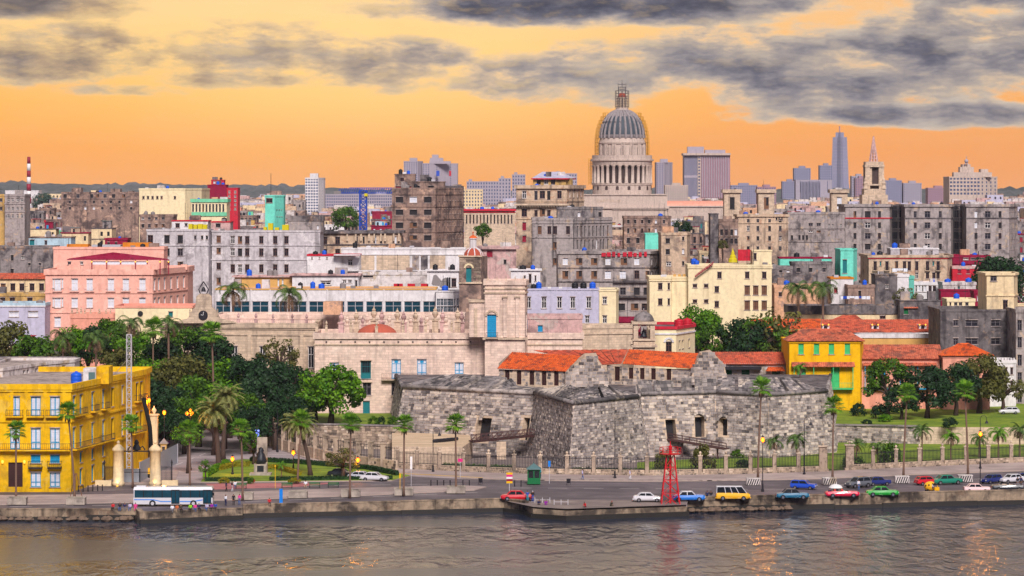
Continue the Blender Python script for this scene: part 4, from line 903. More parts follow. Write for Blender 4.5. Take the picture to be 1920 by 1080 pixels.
mb=MB();tiled(mb,P3(1540,623.5,654.5),P3(1763,623.5,654.5),P3(1763,599,664),P3(1540,599,664));mb.face([P3(1540,623.5,654.5),P3(1540,599,664),P3(1540,624,673)]);mb.build('tiled_roof','tile_red',ob)
mb=MB();tiled(mb,P3(1556,601,664),P3(1620,601,664),P3(1605,591,668),P3(1580,591,668));mb.build('roof_ridge','tile_red',ob)
for px in(1548,1641,1730):
    dmr=pbox('dormer',ob,px-7,px+7,609,618,657,5,'w_white');mb=MB();Yd=656.7
    tiled(mb,P3(px-9,609,Yd),P3(px+9,609,Yd),P3(px,603.5,Yd+1),P3(px,603.5,Yd+1));mb.build('dormer_roof','tile_red',dmr)
    for s in(-5.5,5.5):
        mb=MB();mb.lathe((X(px+s,Yd-.2),Yd-.2,Z(609,Yd)),[(.04,-.16),(.2,0),(.04,.2)],8);mb.build('lamp','lamp_warm',dmr)
    pbox('dormer_window',dmr,px-3,px+3,611,617.5,656.9,.08,'glass')
og=building('tiled_house','low house with orange roof half hidden by bare trees beside the warehouse','house',[(1395,648),(1539,650)],618,10,'w_ochre',[],par=.3,prot=640)
mb=MB();tiled(mb,P3(1390,622,647.5),P3(1539,622,649),P3(1539,598,658),P3(1410,598,656));mb.build('tiled_roof','tile_orange',og)
dk=building('concrete_block','dark grey weathered concrete block with four wide windows','building',[(1763,632),(1858,632),(1906,634)],580,16,'w_dark',[(0,'dark',[1822],[(600,612),(634,646)],23),(0,'dark',[1792],[(600,611),(634,647)],9),(1,'dark',[1866],[(600,612),(634,646)],22)],par=.5,prot=690)
hu=building('roof_house','square cream rooftop house on the dark grey concrete block','rooftop house',[(1850,634),(1901,634),(1908,640)],512,6,'w_cream2',[(0,'dark',[1863],[(517,527)],12),(0,'brown',[1885],[(563,580)],9)],par=.5,prot=580,z0=BL[dk.name][1],bands=(554,),lip=.3)
rb=building('apartment_house','pale grey apartment house with green window bars at the right edge','building',[(1905,622),(1990,622)],580,14,'w_grey',[(0,'dark',[1912,1930],[(600,620),(632,652),(665,686),(698,720),(735,755)],8)],prot=760,z0=4.8)
wb=building('battlement_house','white house with a crenellated roofline beside the right-hand trees','house',[(1856,614),(1905,616)],676,9,'w_white',[(0,'brown',[1876,1886,1897],[(690,703),(715,733)],6)],prot=740,z0=4.8)
for k in range(9):pbox('merlon',wb,1857+k*5.4,1859.6+k*5.4,671,676.5,614.2+k*.2,.5,'w_white')
# ================================================================ the old town behind
B=building
def R(*r):return[(r[i],r[i+1])for i in range(0,len(r),2)]
def mid(*a):return list(a)
# ---- pink hotel
ht=B('pink_hotel','pink corner hotel with white windows and a maroon roof terrace pavilion','hotel',[(85,700),(286,700),(352,724)],505,12,'w_pink',[(0,'pale',[108,140,168,208,236,267],R(523,545,559,577,595,613),12),(1,'pale',[290,298,309,321,333,345],R(523,545,559,577),8,1.3),(0,'pale',[100,117],R(523,540,559,575),3)],par=1.3,bands=(514,549,586),prot=640,parmat='w_pink',bandmat='w_pink',roof='w_rose',lip=.35)
for c in(108,140,168,208,236,267):rail(ht,(X(c-9,700),700),(X(c+9,700),700),Z(546,700),.5,.8,'w_white',8,'balcony','w_pink')
B('hotel_attic','pink set-back attic storey behind the hotel roof terrace','attic',[(100,716),(307,716)],463,8,'w_pink',[(0,'dark',[130,153],R(491,496),6)],par=.6,prot=506,z0=BL[ht.name][1],roof='w_rose')
pv=thing('roof_pavilion','maroon tin pavilion with lamps over the hotel roof terrace','pavilion',(X(220,704),704,BL[ht.name][1]))
mb=MB();Yp=703;a=[P3(125,487.5,Yp),P3(317,487.5,Yp),P3(317,486.5,Yp+9),P3(125,486.5,Yp+9)];r0,r1=P3(212,473,Yp+4.5),P3(238,476,Yp+4.5);l0,l1=P3(130,484.5,Yp+4.5),P3(313,485,Yp+4.5)
mb.poly(a+[l0,r0,r1,l1],[(0,1,7,6,5,4),(2,3,4,5,6,7),(1,2,7),(3,0,4),(3,2,1,0)]);mb.build('roof','w_maroon',pv)
for px in(172,200,226,254,276,300,316):
    mb=MB();mb.beam((X(px,Yp),Yp+.2,BL[ht.name][1]),(X(px,Yp),Yp+.2,Z(487.6,Yp)),.22);mb.build('post','maroon_paint',pv)
    mb=MB();mb.lathe((X(px,Yp),Yp-.1,Z(491,Yp)),[(.05,-.15),(.2,0),(.05,.2)],8);mb.build('lamp','lamp_warm',pv)
for px in(186,213,240,265):pbox('awning',pv,px-12,px+12,490,496,Yp+.6,.1,'cloth_white')
pbox('roof_shed',ht,125,165,458,470,722,4,'w_orange');pbox('roof_shed',ht,230,282,455,466,723,4,'w_orange')
gr=pbox('glass_roof',ht,172,226,459,465,722.5,4,'sheet_grey')
for px in(140,236,285,346):pbox('parapet_block',ht,px-11 if px<340 else px-7,px+11 if px<340 else px+5,496,505.5,700.2 if px<340 else 721.4,.7,'w_pink')
# ---- far left neighbours of the hotel
B('lavender_house','pale lavender house with a white balustrade left of the pink hotel','house',[(-60,692),(84,692)],568,12,'w_lavender',[(0,'pale',[26,62],R(584,594),18)],prot=612,bands=(574,),parmat='w_skyblue',bandmat='w_white')
B('ochre_house','small ochre house with dark windows above the lavender house','house',[(-20,712),(84,712)],550,8,'w_ochre',[(0,'brown',[5,23,56],R(558,566),10)],prot=567)
rt_=B('tiled_house','cream house with a row of brown windows and red tiled roof edge at left','house',[(-60,724),(84,724)],522,8,'w_cream2',[(0,'brown',[6,24,41,60,78],R(532,545),9)],prot=550,par=.4)
mb=MB();tiled(mb,P3(-60,523,723.4),P3(85,523,723.4),P3(85,512,730),P3(-60,512,730),.6,.8);mb.build('tiled_roof','tile_red',rt_)
B('blank_wall_house','tall soot-stained blank wall with tiny windows left of the pink hotel','building',[(-60,752),(36,752),(101,752)],461,9,'w_grey2',[(0,'hollow',[23],R(478,489,504,512),5),(1,'white',[43],R(480,486),6),(1,'hollow',[55,75],R(493,498),4)],prot=512)
B('blue_shack','pale blue rooftop house with brown sheet roof above the blank wall','house',[(54,775),(133,775)],444,8,'w_skyblue',[(0,'dark',[86],R(451,459),5),(0,'tealdoor',[60],R(450,460),9)],roof='w_brown',prot=460,par=.3,parmat='w_brown')
# ---- tall white-grey office block
b1=B('office_block','whitish four-storey block with missing windows behind the pink hotel','building',[(275,800),(352,800),(391,800)],430,16,'w_greyw',[(0,'hollow',[282,313,338],R(441,456,466,480,491,503),10),(1,'hollow',[366,379,388],R(442,449),4)],prot=560,bands=(460,),par=.5)
b2_=B('office_block','whitish block with three-window bays beside the turquoise tower','building',[(397,806),(425,806),(600,806)],432,16,'w_greyw',[(0,'brown',[410],R(442,455,465,476,493,505,521,534),8),(1,'brown',[436.5,450,463.5,490,516,537],R(443,457,466,480,496,511),8)],prot=560,bands=(460,487),par=.5)
B('light_shaft','dark recessed stair shaft between the two whitish office blocks','building',[(390,812),(398,812)],434,8,'w_dark',[(0,'hollow',[394],R(444,456,466,478,490,503,515,530),5)],prot=560)
B('roof_house','white rooftop house beside yellow tanks on the left office block','rooftop house',[(322,812),(390,812)],413,8,'w_white',[(0,'brown',[333],R(419,427),8),(0,'dark',[349],R(419,424),5)],roof='w_red',parmat='w_red',par=.3,prot=430,z0=BL[b1.name][1])
B('roof_house','white rooftop house with dark window beside the light shaft','rooftop house',[(396,812),(432,812)],415,8,'w_rose',[(0,'hollow',[409],R(419,426),9)],roof='w_red',parmat='w_red',par=.3,prot=430,z0=BL[b2_.name][1])
B('roof_house','long grey blank rooftop house at the right end of the whitish block','rooftop house',[(540,812),(605,812)],405,8,'w_grey',[(0,'hollow',[596],R(422,430),3)],prot=432,z0=BL[b2_.name][1],parmat='w_grey2',par=1.4)
for i,(px,w_)in enumerate(((357,7),(366,6),(375,8),(384,7))):pbox('yellow_tank',b1,px-w_/1.8,px+w_/1.8,420+i%2,429.6,801+i*.1,2.4,'tank_yellow')
for px,r,h in((507,4.5,13),(497,3,6),(519,4,5),(535,6,10)):pbox('yellow_tank',b2_,px-r,px+r,431.6-h,431.6,807,2.2,'tank_yellow')
tq=B('stair_tower','turquoise stair tower with slit windows on the whitish block','tower',[(497,822),(515,822),(532,826)],366,6,'w_turq',[(0,'brown',[505],R(372,380),12),(1,'hollow',[519,523.5,528],R(394,406),2,.32)],prot=425,z0=BL[b2_.name][1],par=.4)
mb=MB();mb.beam((X(508,823),823,Z(366,823)),(X(508,823),823,Z(325,823)),.12);mb.build('aerial','iron',tq)
cb=B('cornice_house','brown-stained old house with a heavy bracketed cornice','building',[(590,824),(640,824),(752,830)],433,12,'w_beige',[(0,'brown',[609,633],R(444,458,467,476),9),(1,'hollow',[669,682,704,715,742],R(444,457),4)],prot=475,bands=(436,459),parmat='w_roofgrey',lip=.8)
for px in(651,667,677,692,702,714,722,738,748):pbox('bracket',cb,px-1.6,px+1.6,438,452,823.5+(px-640)*.05,.9,'w_stone')
# ---- white complex in the centre
wp=B('peeling_wall_house','long white wall with bricked-up bays and peeling plaster','building',[(640,746),(872,746)],465,10,'w_white',[],prot=540,par=.4,bands=(477,508))
for a,b,m_ in((675,702,'w_stone'),(706,768,'w_stone'),(773,786,'w_grey'),(789,802,'w_grey2'),(806,835,'w_stone')):pbox('brick_panel',wp,a,b,479,506,745.9,.2,m_)
wt=B('balcony_house','white house with a covered corner balcony before the peeling wall','house',[(576,732),(627,732),(674,734)],477,8,'w_white',[(0,'hollow',[585,599,613],R(483,485.5),2),(1,'brown',[657],R(487,498),9)],prot=512,par=.4,parmat='w_red')
rail(wt,(X(629,732),732),(X(675,734),734),Z(507,732),1.6,1.1,'w_white_old',30,'balcony','w_white')
mb=MB();mb.box(X(626,731),X(676,731),729.8,733,Z(479,731),Z(477,731));mb.build('canopy','w_white',wt)
B('white_annex','low white flat-roofed annex with a barred window behind the glass office','house',[(548,704),(672,704)],514,8,'w_white',[(0,'dark',[611],R(527,534),19),(0,'brown',[646,656],R(525,531),7),(0,'dark',[668],R(526,538),4)],roof='w_rose',parmat='w_rose',par=.35,prot=540,lip=.6)
B('tan_annex','tan shed with pink roof edge behind the royal palm','shed',[(440,706),(548,706)],517,8,'w_tan',[(0,'pale',[522,530],R(524,538),3)],roof='w_rose',parmat='w_rose',par=.35,prot=540,lip=.6)
B('white_annex','white wall with ochre stain and red roof boxes left of the patched hut','house',[(673,712),(801,712)],510,8,'w_white_old',[(0,'brown',[690],R(514,520),19)],prot=540)
for i,px in enumerate((743,750,769,794)):
    o=pbox('red_crate',None,px-5,px+5+(4 if i>1 else 0),532,539.5,690,1.2,'tank_red');o.location=(0,0,0);tag(o,['small red box at the left of the red row on the office roof','second small red box in the row on the office roof','wide red box in the middle of the office roof row','red box at the right end of the office roof row'][i],'box')
hb=B('patched_hut','white rooftop hut with a grey cement patch and black pipes','hut',[(801,690),(860,690)],506,8,'w_white',[(0,'brown',[851],R(522,538),9)],prot=545,roof='w_rose',par=.3,lip=.5)
mb=MB()
for pts in([(809,532),(813,516),(818,515),(828,527),(824,536),(812,535)],[(824,537),(830,523),(836,520),(840,526),(838,541),(829,541)]):
    v=[(X(a,689.9),689.94,Z(b,689.9))for a,b in pts];k=[(x,690.05,z)for x,y,z in v];n=len(v);mb.poly(v+k,[tuple(range(n))]+[(i,i+n,(i+1)%n+n,(i+1)%n)for i in range(n)])
stuff(mb.build('cement_patch','plaster_grey',hb))
for px in(839,843):mb=MB();mb.tube([(X(px,689.6),689.6,Z(543,690)),(X(px,689.6),689.6,Z(520,690))],.2,8);mb.build('pipe','iron',hb)
gl=B('glass_office','white office with a long band of teal glass behind the palace','office',[(404,664),(817,664)],541,14,'w_white',[(0,'teal',[417+35.6*k for k in range(12)],R(565,589),31)],prot=600,par=.3,parmat='w_tan',roof='w_rose',bands=(553,)if False else())
for k in range(12):px=399.5+35.6*k;(pbox('pilaster',gl,px-1,px+1,543,592,663.7,.29,'w_white')if px>404 else None)
gb=B('glass_bay','dark teal glass corner bay with a white fascia at the office end','office',[(817.5,662),(850,662),(879,668)],545,10,'w_white',[(0,'teal',[822,828.5,835,841.5,847],R(560,573,574,588,589,603),6),(1,'teal',5,R(560,573,574,588,589,603),5,1.0)],prot=605,par=.3)
# ---- brick church tower with a small cupola
ct=thing('church_tower','brick and plaster church tower with a patched orange cupola','tower',(X(886,652),652,8));YT=650
A_,B__,C_=(X(861,YT),YT),(X(902,YT),YT),(X(914,YT+5),YT+5)
mb=MB();fo,Pq,rz=facade(mb,A_,B__,8,Z(481,YT),[((879-861-5)*YT/F,(879-861+5)*YT/F,Z(529,YT),Z(502,YT))],.5);put_window(ct,Pq,rz,fo[0],'tealdoor',.4)
facade(mb,B__,C_,8,Z(481,YT),[],.4);facade(mb,C_,(A_[0],YT+6),8,Z(481,YT),[]);facade(mb,(A_[0],YT+6),A_,8,Z(481,YT),[]);mb.face([(*A_,Z(481,YT)),(*B__,Z(481,YT)),(*C_,Z(481,YT)),(A_[0],YT+6,Z(481,YT))]);mb.build('shaft','w_brown',ct)
q=MB();lay(q,((*A_,Z(529,YT)),(*B__,Z(529,YT)),(*B__,Z(483,YT)),(*A_,Z(483,YT))),.3,.8,1.9,ops=[(.24,.62,0,.66)],prot=(.02,.08));stuff(q.build('brick_courses','wall_stone',ct))
arch(ct,879,503,YT-.12,12,.4,'w_cream','arch',.3);pbox('belt',ct,859,904,529,532,YT-.35,.36,'w_stone');pbox('belt',ct,859,904,479.5,482,YT-.35,6,'w_stone')
cx_,cy_=X(887,YT+3),YT+3
mb=MB();mb.lathe((cx_,cy_,Z(480,YT)),[(2.1,0)]+[(2.05*cos(a),1.75*sin(a))for a in[k*pi/2/6*.92 for k in range(7)]],16);mb.build('cupola','brickred',ct,True)
mb=MB()
for k in range(8):a=k*pi/4+.2;mb.tube([(cx_+2.12*cos(u)*cos(a),cy_+2.12*cos(u)*sin(a),Z(480,YT)+1.82*sin(u))for u in(0,.4,.8,1.2)],.13,5)
mb.build('ribs','w_white',ct)
mb=MB();mb.lathe((cx_,cy_,Z(465,YT)),[(.75,-.2),(.75,1.9),(.95,1.95),(.95,2.1)],8);mb.build('lantern','w_white',ct);mb=MB();mb.lathe((cx_,cy_,Z(447,YT)),[(.95,0),(.6,.45),(.12,.7),(.1,1.1),(.22,1.25),(.03,1.5)],8);mb.build('lantern_cap','tile_orange',ct)
PROT.append((858,916,440,600,648,658))
# ---- lavender block, cream block, old houses in the centre
lb=B('lavender_block','lavender block with white sash windows right of the palace tower','building',[(983,652),(1123,652)],541,10,'w_lavender',[(0,'white',[991,1020,1049,1074,1104],R(557,578),9),(0,'white',[1101],R(592,606),8)],prot=610,par=.4,bandmat='w_cream')
B('cream_block','narrow cream block joined to the lavender block','building',[(1123.6,652),(1155,652),(1160,656)],543,10,'w_cream',[(0,'white',[1134],R(557,570,592,606),8)],prot=610,par=.4)
zl=BL[lb.name][1]
for px,mt,lab in((1078,'tank_black','black water tank left of another on the lavender block roof'),(1094,'tank_black','black water tank beside the blue one on the lavender roof'),(1111,'tank_blue','bright blue water tank on the lavender block roof')):
    o=tank(None,(0,0,0),.72,1.6,mt);o.location=(X(px,655),655,zl);tag(o,lab,'water tank')
for px in(1008,1030,1051):pbox('air_conditioner',lb,px-3,px+3,538,541.5,655,.8,'white_paint')
B('white_loft','white roof house with a brown door behind the palace tower','house',[(958,672),(1013,672)],505,8,'w_white',[(0,'brown',[994],R(514,531),5),(0,'brown',[984,1004],R(517,527),3)],roof='w_rose',prot=535,par=.3,lip=.4)
lg=B('grey_tenement','long grey tenement with red-stained parapet and three balconied floors','building',[(1046,748),(1218,748),(1250,760)],471,12,'w_grey',[(0,'pale',[1060,1140,1194],R(484,497),10),(0,'half',[1086,1114,1170],R(484,497),12),(0,'half',[1060,1086,1114,1216],R(508,523),11),(0,'pale',[1140,1168],R(508,523),12),(0,'brown',[1194],R(507,523),9),(0,'hollow',[1058,1080,1102,1168,1194,1212],R(539,553),11),(0,'hollow',[1165,1190,1210],R(569,582),14),(1,'hollow',4,R(484,497,508,523),4,.9)],prot=580,bands=(502,528,556),bandmat='w_roofgrey',lip=.3)
rail(lg,(X(1150,748),748),(X(1217,748),748),Z(556,748),1.1,1.0,'iron',None,'balcony','w_roofgrey');rail(lg,(X(1150,748),748),(X(1217,748),748),Z(528,748),.9,.9,'iron',None,'balcony','w_roofgrey')
for k in range(9):mb=MB();px=1128+k*10;mb.box(X(px,747),X(px+random.uniform(5,9),747),747.6,747.86,Z(481,748),Z(474-k%3,748));mb.build('red_patch','w_red',lg)
B('plaster_house','tall flaking plaster house with small windows beside the tenement','house',[(1240,742),(1288,742),(1294,748)],436,10,'w_beige',[(0,'brown',[1252],R(447,456,467,477),8),(0,'white',[1254],R(491,499),9),(0,'hollow',[1281],R(444,451,467,476,490,498),4)],prot=510)
B('turquoise_shed','broken turquoise plastered wall on a ruined roof left of the plaster house','ruin',[(1210,775),(1238,775)],437,5,'w_turq',[],prot=458,par=.2)
c1=B('cream_flats','plain cream modern flats with small brown windows, lower left part','building',[(1218,694),(1258,694),(1259,696),(1290,696)],519,12,'w_cream',[(0,'brown',[1238],R(531,543,560,572),8),(0,'brown',[1254],R(531,543,560,572),4)],prot=610,par=.5,bands=(526,))
c2=B('cream_flats','plain cream modern flats with brown shutters, taller right part','building',[(1290.5,694),(1447,694)],496,12,'w_cream',[(0,'brown',[1303,1324],R(533,539,562,568),8),(0,'brown',[1344],R(537,548,565,576),8),(0,'brown',[1349,1401,1433],R(510,522),8),(0,'brownshut',[1401,1417,1433],R(536,553,564,581),10)],prot=610,par=.5,bands=(502,))
c3=B('stair_tower','cream stair tower with ladder on the flats roof','tower',[(1411,698),(1447,698)],469,6,'w_cream',[(0,'brown',[1416],R(475,487),5)],prot=496,z0=BL[c2.name][1],par=.3)
mb=MB();mb.beam(P3(1303,519,693),P3(1337,494,693),.25);mb.beam(P3(1305,515,693),P3(1338,490.5,693),.12)
for k in range(6):u=k/5;mb.beam(P3(1303+34*u,519-25*u,693),P3(1304+34*u,515.2-24.6*u,693),.08)
sr=mb.build('roof_stair','maroon_paint',c2)
pbox('red_wall',c2,1384,1407,468,489,700,1.2,'w_red');mb=MB();mb.lathe((X(1374,700),700,Z(492,700)),[(1.1,0),(1.0,.8),(.75,1.0),(.7,1.5),(.45,1.8),(.35,2.4),(.1,3.0),(.02,3.4)],10);mb.build('gilt_finial','tank_yellow',c2)
for i,px in enumerate((1265,1274,1283,1292,1302)):pbox('baluster_block',c1,px-2.5,px+2.5,514,519.3,696,.5,'w_tan')
# ---- mansion with mirador, grey blocks
mn=B('corner_mansion','ornate old corner mansion with corbelled balcony and top pavilion','building',[(968,850),(1063,850),(1095,864)],347,14,'w_beige',[(0,'brown',[983,1049],R(358,372),8),(0,'hollow',[1005,1029],R(358,375),6),(0,'brown',[1017],R(358,372),10),(0,'brown',[983,1017],R(392,406),10),(0,'brown',[1005,1029],R(394,406),6),(0,'maroon',[983],R(417,432,442,454),7),(1,'ochre' if False else 'pale',[1069,1076,1083,1090],R(357,370),4,.8)],prot=470,bands=(377,410),lip=.6,par=1.0)
pbox('side_wall_wash',mn,1064,1094,347.5,386,863.5,.3,'w_ochre')if False else None
rail(mn,(X(964,850),850),(X(1066,850),850),Z(382,850),1.3,1.1,'w_roofgrey',36,'balcony','w_stone',.5)
for k in range(20):px=969+k*5;pbox('corbel',mn,px-1,px+1,385.4,388.5,849,.95,'w_stone')
pv2=B('roof_pavilion','ochre rooftop pavilion with red eaves on the corner mansion','pavilion',[(1000,857),(1061,857),(1074,863)],334,8,'w_ochre',[(0,'brown',[1010,1024,1037],R(336.5,346),8),(1,'brown',[1066,1070],R(336.5,346),3,.5)],prot=347,z0=BL[mn.name][1],par=0)
mb=MB();e=[P3(997,334,856.2),P3(1064,334,856.2),P3(1078,334,874),P3(997,334,874)];rg=[P3(1017,322,865),P3(1050,322,865)];mb.poly(e+rg,[(0,1,5,4),(1,2,5),(2,3,4,5),(3,0,4),(3,2,1,0)]);mb.build('roof','w_lavender',pv2);mb=MB();ring(mb,[(p_[0],p_[1])for p_ in e],Z(335,857)-.2,Z(334,857)-.01,.2,.3);mb.build('eaves','w_red',pv2)
gy=B('grey_block','soot-grey old block with slit windows below the corner mansion','building',[(998,806),(1076,806),(1148,822)],409,14,'w_grey',[(0,'brown',[1012,1030,1041,1065],R(424,439),7),(0,'half',[1040],R(454,469,484,497),7),(1,'hollow',[1083,1090,1097,1105,1112,1119,1126,1132,1140],R(424,447,450,469),3,.7)],prot=475,bands=(418,445))
for px in(1037,1076):pbox('downpipe',gy,px-.6,px+.6,411,500,805.7,.2,'iron')
B('roof_house','grey rooftop house with a dark opening on the soot-grey block','rooftop house',[(1045,818),(1130,824)],388,8,'w_grey2',[(0,'hollow',[1086,1125],R(398,407),6)],prot=409,z0=BL[gy.name][1])
B('ruined_house','dark crumbling house with iron balconies below the domed capitol','building',[(1170,870),(1258,870)],405,12,'w_brown',[(0,'hollow',[1178,1191,1204,1217,1230,1245],R(412,419,428,437),4),(0,'hollow',[1178,1196,1216,1236],R(446,456),6)],prot=440,bands=(424,))
B('dark_tower_house','narrow dark brick tower house right of the tall tree','building',[(1332,840),(1347,840)],400,8,'w_dark',[],prot=470,par=.3)
B('balcony_ruin','ruined house with rusty stacked balconies right of the dark tower house','building',[(1348,846),(1384,846)],411,10,'w_brown',[(0,'hollow',[1353,1362,1372,1380],R(430,441,447,457),5)],prot=470,bands=(444,))
B('pillared_house','tall grey pillared house with arched attic in the right middle distance','building',[(1384,905),(1478,905)],402,14,'w_beige',[(0,'dark',[1403,1421,1443,1463],R(411,417,424,433,443,451,462,470),5),(0,'hollow',[1456,1461,1466],R(408,413),3)],prot=475,bands=(418,406),lip=.4)
B('cluttered_house','stained house with arched windows right of the pillared house','building',[(1478,915),(1545,915),(1584,920)],398,12,'w_grey',[(0,'hollow',[1485,1499,1506,1513],R(441,450),4),(1,'white',[1555,1562,1577,1584],R(420,431),3,.7),(0,'dark',[1520,1535],R(418,424,432,436),8)],prot=475,bands=(428,453))
# ---- brown unfinished tower
bt_=B('concrete_tower','brown stained concrete tower with gaping window holes','tower',[(735,910),(816,910),(868,930)],352,16,'w_brown',[(0,'hollow',[749,775,802],R(369,380,393,403,417,428,441,451),14),(1,'hollow',[824,834,839,844,849,854,859,864],R(377,386,392,401,416,424,440,449),3,.6)],prot=466,par=.4,bands=(364,387,411,435),lip=.1)
B('penthouse','set-back top floors with a square penthouse on the brown tower','penthouse',[(740,916),(778,916)],326,8,'w_brown',[(0,'hollow',[754],R(333,340),7),(0,'maroon',[748,765],R(349,353),12)],prot=352,z0=BL[bt_.name][1],par=.3)
B('penthouse','set-back upper floor with dark openings on the brown tower','penthouse',[(778.5,915),(834,918)],340,8,'w_brown',[(0,'hollow',[782,808],R(348,353),11)],prot=352,z0=BL[bt_.name][1],par=.3)
B('concrete_wing','brown slab wing joined to the right of the concrete tower','building',[(834.5,925),(868,938)],352,8,'w_brown',[],prot=0,top=Z(352,912)+.6,z0=BL[bt_.name][1],par=1.6,parmat='w_dark')
# ---- blue tower crane
cr=thing('tower_crane','blue tower crane with a long lattice jib in the middle distance','crane',(X(681,1000),1000,g(1000)))
mb=MB();lattice(mb,X(681,1000),1000,g(1000),Z(357,1000),2.2,2.2,22,.3,8);mb.build('mast','crane_blue',cr)
mb=MB();zj=Z(362,1000);xa,xb=X(634,1000),X(742,1000);n=26
for s in(-.7,.7):mb.beam((xa,1000+s,zj),(xb,1000+s,zj),.3)
mb.beam((X(655,1000),1000,zj+1.7),(xb,1000,zj+1.7),.3)
for k in range(n):u0,u1=xa+(xb-xa)*k/n,xa+(xb-xa)*(k+1)/n;mb.beam((u0,999.3,zj),(u1,1000,zj+1.7),.18);mb.beam((u0,1000.7,zj),(u1,1000,zj+1.7),.18)
mb.build('jib','crane_blue',cr);pbox('counterweight',cr,626,639,358,363.5,999,2,'plaster_grey');pbox('cab',cr,683,689,362.5,368,998,2,'tank_yellow');PROT.append((670,692,352,428,998,1003))
# ---- right-hand big tenement: three fronts with dark shafts
for i,(a,b,cs,lab)in enumerate(((1585,1668,(1603,1627,1649),'big grey-pink tenement front, leftmost of three, below the spire'),(1697,1783,(1716,1739,1763),'big grey-pink tenement front, middle one of three'),(1812,1892,(1830,1852,1875),'big grey-pink tenement front, rightmost of three, with pale side'))):
    cs_=[(a,938),(b,938)]+([(1908,952)]if i==2 else[(b+4,946)])
    B('tenement_block',lab,'building',cs_,383,12,'w_grey',[(0,'hollow',[cs[0],cs[2]],R(396,408,417,428,437,448,457,468),5.5),(0,'dark',[cs[1]],R(396,408,417,428,437,448,457,468),10.5)]+([(1,'hollow',7,R(398,408,418,428,438,448,458,468),2,.5)]if i==2 else[]),prot=478,bands=(385,409),bandmat='w_red' if i==0 else 'w_roofgrey',lip=.4,par=.8)
for a,b,lab in((1672,1697,'dark galleried light shaft left of the middle tenement front'),(1787,1812,'dark galleried light shaft right of the middle tenement front')):
    o=B('light_shaft',lab,'building',[(a,948),(b,948)],384,6,'w_dark',[(0,'hollow',2,R(394,408,415,428,435,448,455,468),9)],prot=478,bands=(411,432,452),par=.4)
    for k in range(5):px=a+1+(b-a)*.36*k/4;pbox('downpipe',o,px-.5,px+.5,386,475,947.4,.3,'iron')
# ---- smaller named houses on the right
B('turquoise_house','bright turquoise narrow house with a balcony at right centre','house',[(1576,770),(1600,770),(1607,775)],467,8,'w_turq',[(0,'tealdoor',[1584],R(487,512),8)],prot=520,par=.4)
B('turquoise_house','low long turquoise wall house with blue tanks on top','house',[(1462,782),(1559,782)],482,6,'w_turq',[],prot=492,par=.4,parmat='w_maroon')
B('grey_house','dark grey plastered house with few windows below the turquoise wall','house',[(1486,772),(1560,772)],491,8,'w_grey2',[(0,'hollow',[1497,1520,1545],R(502,510),6)],prot=530)
ty=B('tenement_row','two-storey weathered tenement with many brown doors and laundry','building',[(1629,790),(1776,790),(1785,797)],478,12,'w_beige',[(0,'brown',[1641,1663,1681,1696,1705,1719,1739,1759],R(490,507),6),(0,'brown',[1719,1739,1751,1759],R(511,522),6),(0,'tealdoor',[1651,1750],R(490,498),3)],prot=525,bands=(484,),bandmat='w_red',lip=.4)
for px in(1641,1663,1739,1759):rail(ty,(X(px-5,790),790),(X(px+5,790),790),Z(507,790),.6,.9,'iron')
B('roof_house','grey rooftop house with white band above the laundry tenement','rooftop house',[(1670,800),(1760,800)],465,8,'w_greyw',[(0,'brown',[1708,1746],R(470,477),5)],prot=478,z0=BL[ty.name][1],parmat='w_white',par=.4)
B('maroon_house','maroon house with sheet roof and pink ground floor at the right','house',[(1786,800),(1856,800)],478,10,'w_maroon',[(0,'dark',[1811,1825,1840],R(482,487),10)],prot=497,roof='w_red',bands=(494,))
B('pink_shop','hot pink low house in front of the maroon one','house',[(1786,792),(1840,792)],499,6,'w_red',[(0,'maroon',[1799,1815],R(505,513),6)],prot=515,parmat='w_rose')
B('dark_house','black-stained plaster house with one small broken window','house',[(1641,716),(1682,716)],514,8,'w_dark',[(0,'white',[1663],R(534,541),6)],prot=565,par=.3)
B('white_house','tall white wall house beside the black-stained house','house',[(1682.5,717),(1704,717)],514,8,'w_white',[(0,'hollow',[1694],R(541,549),3)],prot=560)
B('turquoise_wall','thin strip of bright turquoise wall beside the white house','wall',[(1704.5,717),(1714,720)],518,8,'w_turq',[],prot=555)
B('white_house','white colonnaded upper floor with turquoise railing right of the turquoise strip','house',[(1714.5,732),(1766,732)],529,8,'w_white',[(0,'brown',[1744,1752],R(536,547),6),(0,'pale',[1718,1724,1730,1735],R(535,547),3)],prot=555,roof='w_peach')
B('maroon_wall','long low maroon parapet wall in front of a white ruined house','wall',[(1764,712),(1832,712)],543,4,'w_maroon',[],prot=555,par=.3)
B('white_ruin','white and grey ruined upper house above the maroon wall','house',[(1768,722),(1830,722)],529,8,'w_white_old',[(0,'tealdoor',[1798],R(537,545),3)],prot=545)
B('maroon_house','narrow maroon stair house with a lit window left of the rooftop house','house',[(1827,690),(1847,690)],545,6,'w_maroon',[(0,'pale',[1834],R(556,564),4)],prot=575)
B('cream_shed','low cream house with many small windows above the dark grey block','house',[(1776,680),(1828,680)],560,8,'w_cream',[(0,'dark',[1792,1801,1813],R(566,573),6),(0,'brown',[1782],R(567,573),3)],prot=578,roof='w_peach')
rs=B('dark_house','black sooty house with green and cream shutters and broken tiles','house',[(1687,676),(1763,676)],563,8,'w_dark',[(0,'greendoor',[1699],R(577,589),8),(0,'whiteshut',[1746],R(577,590),7)],prot=600,par=.2)
mb=MB();tiled(mb,P3(1695,578,675.5),P3(1722,578,675.5),P3(1718,563,679),P3(1694,563,679),.5,.7);mb.build('tiled_roof','tile_old',rs)
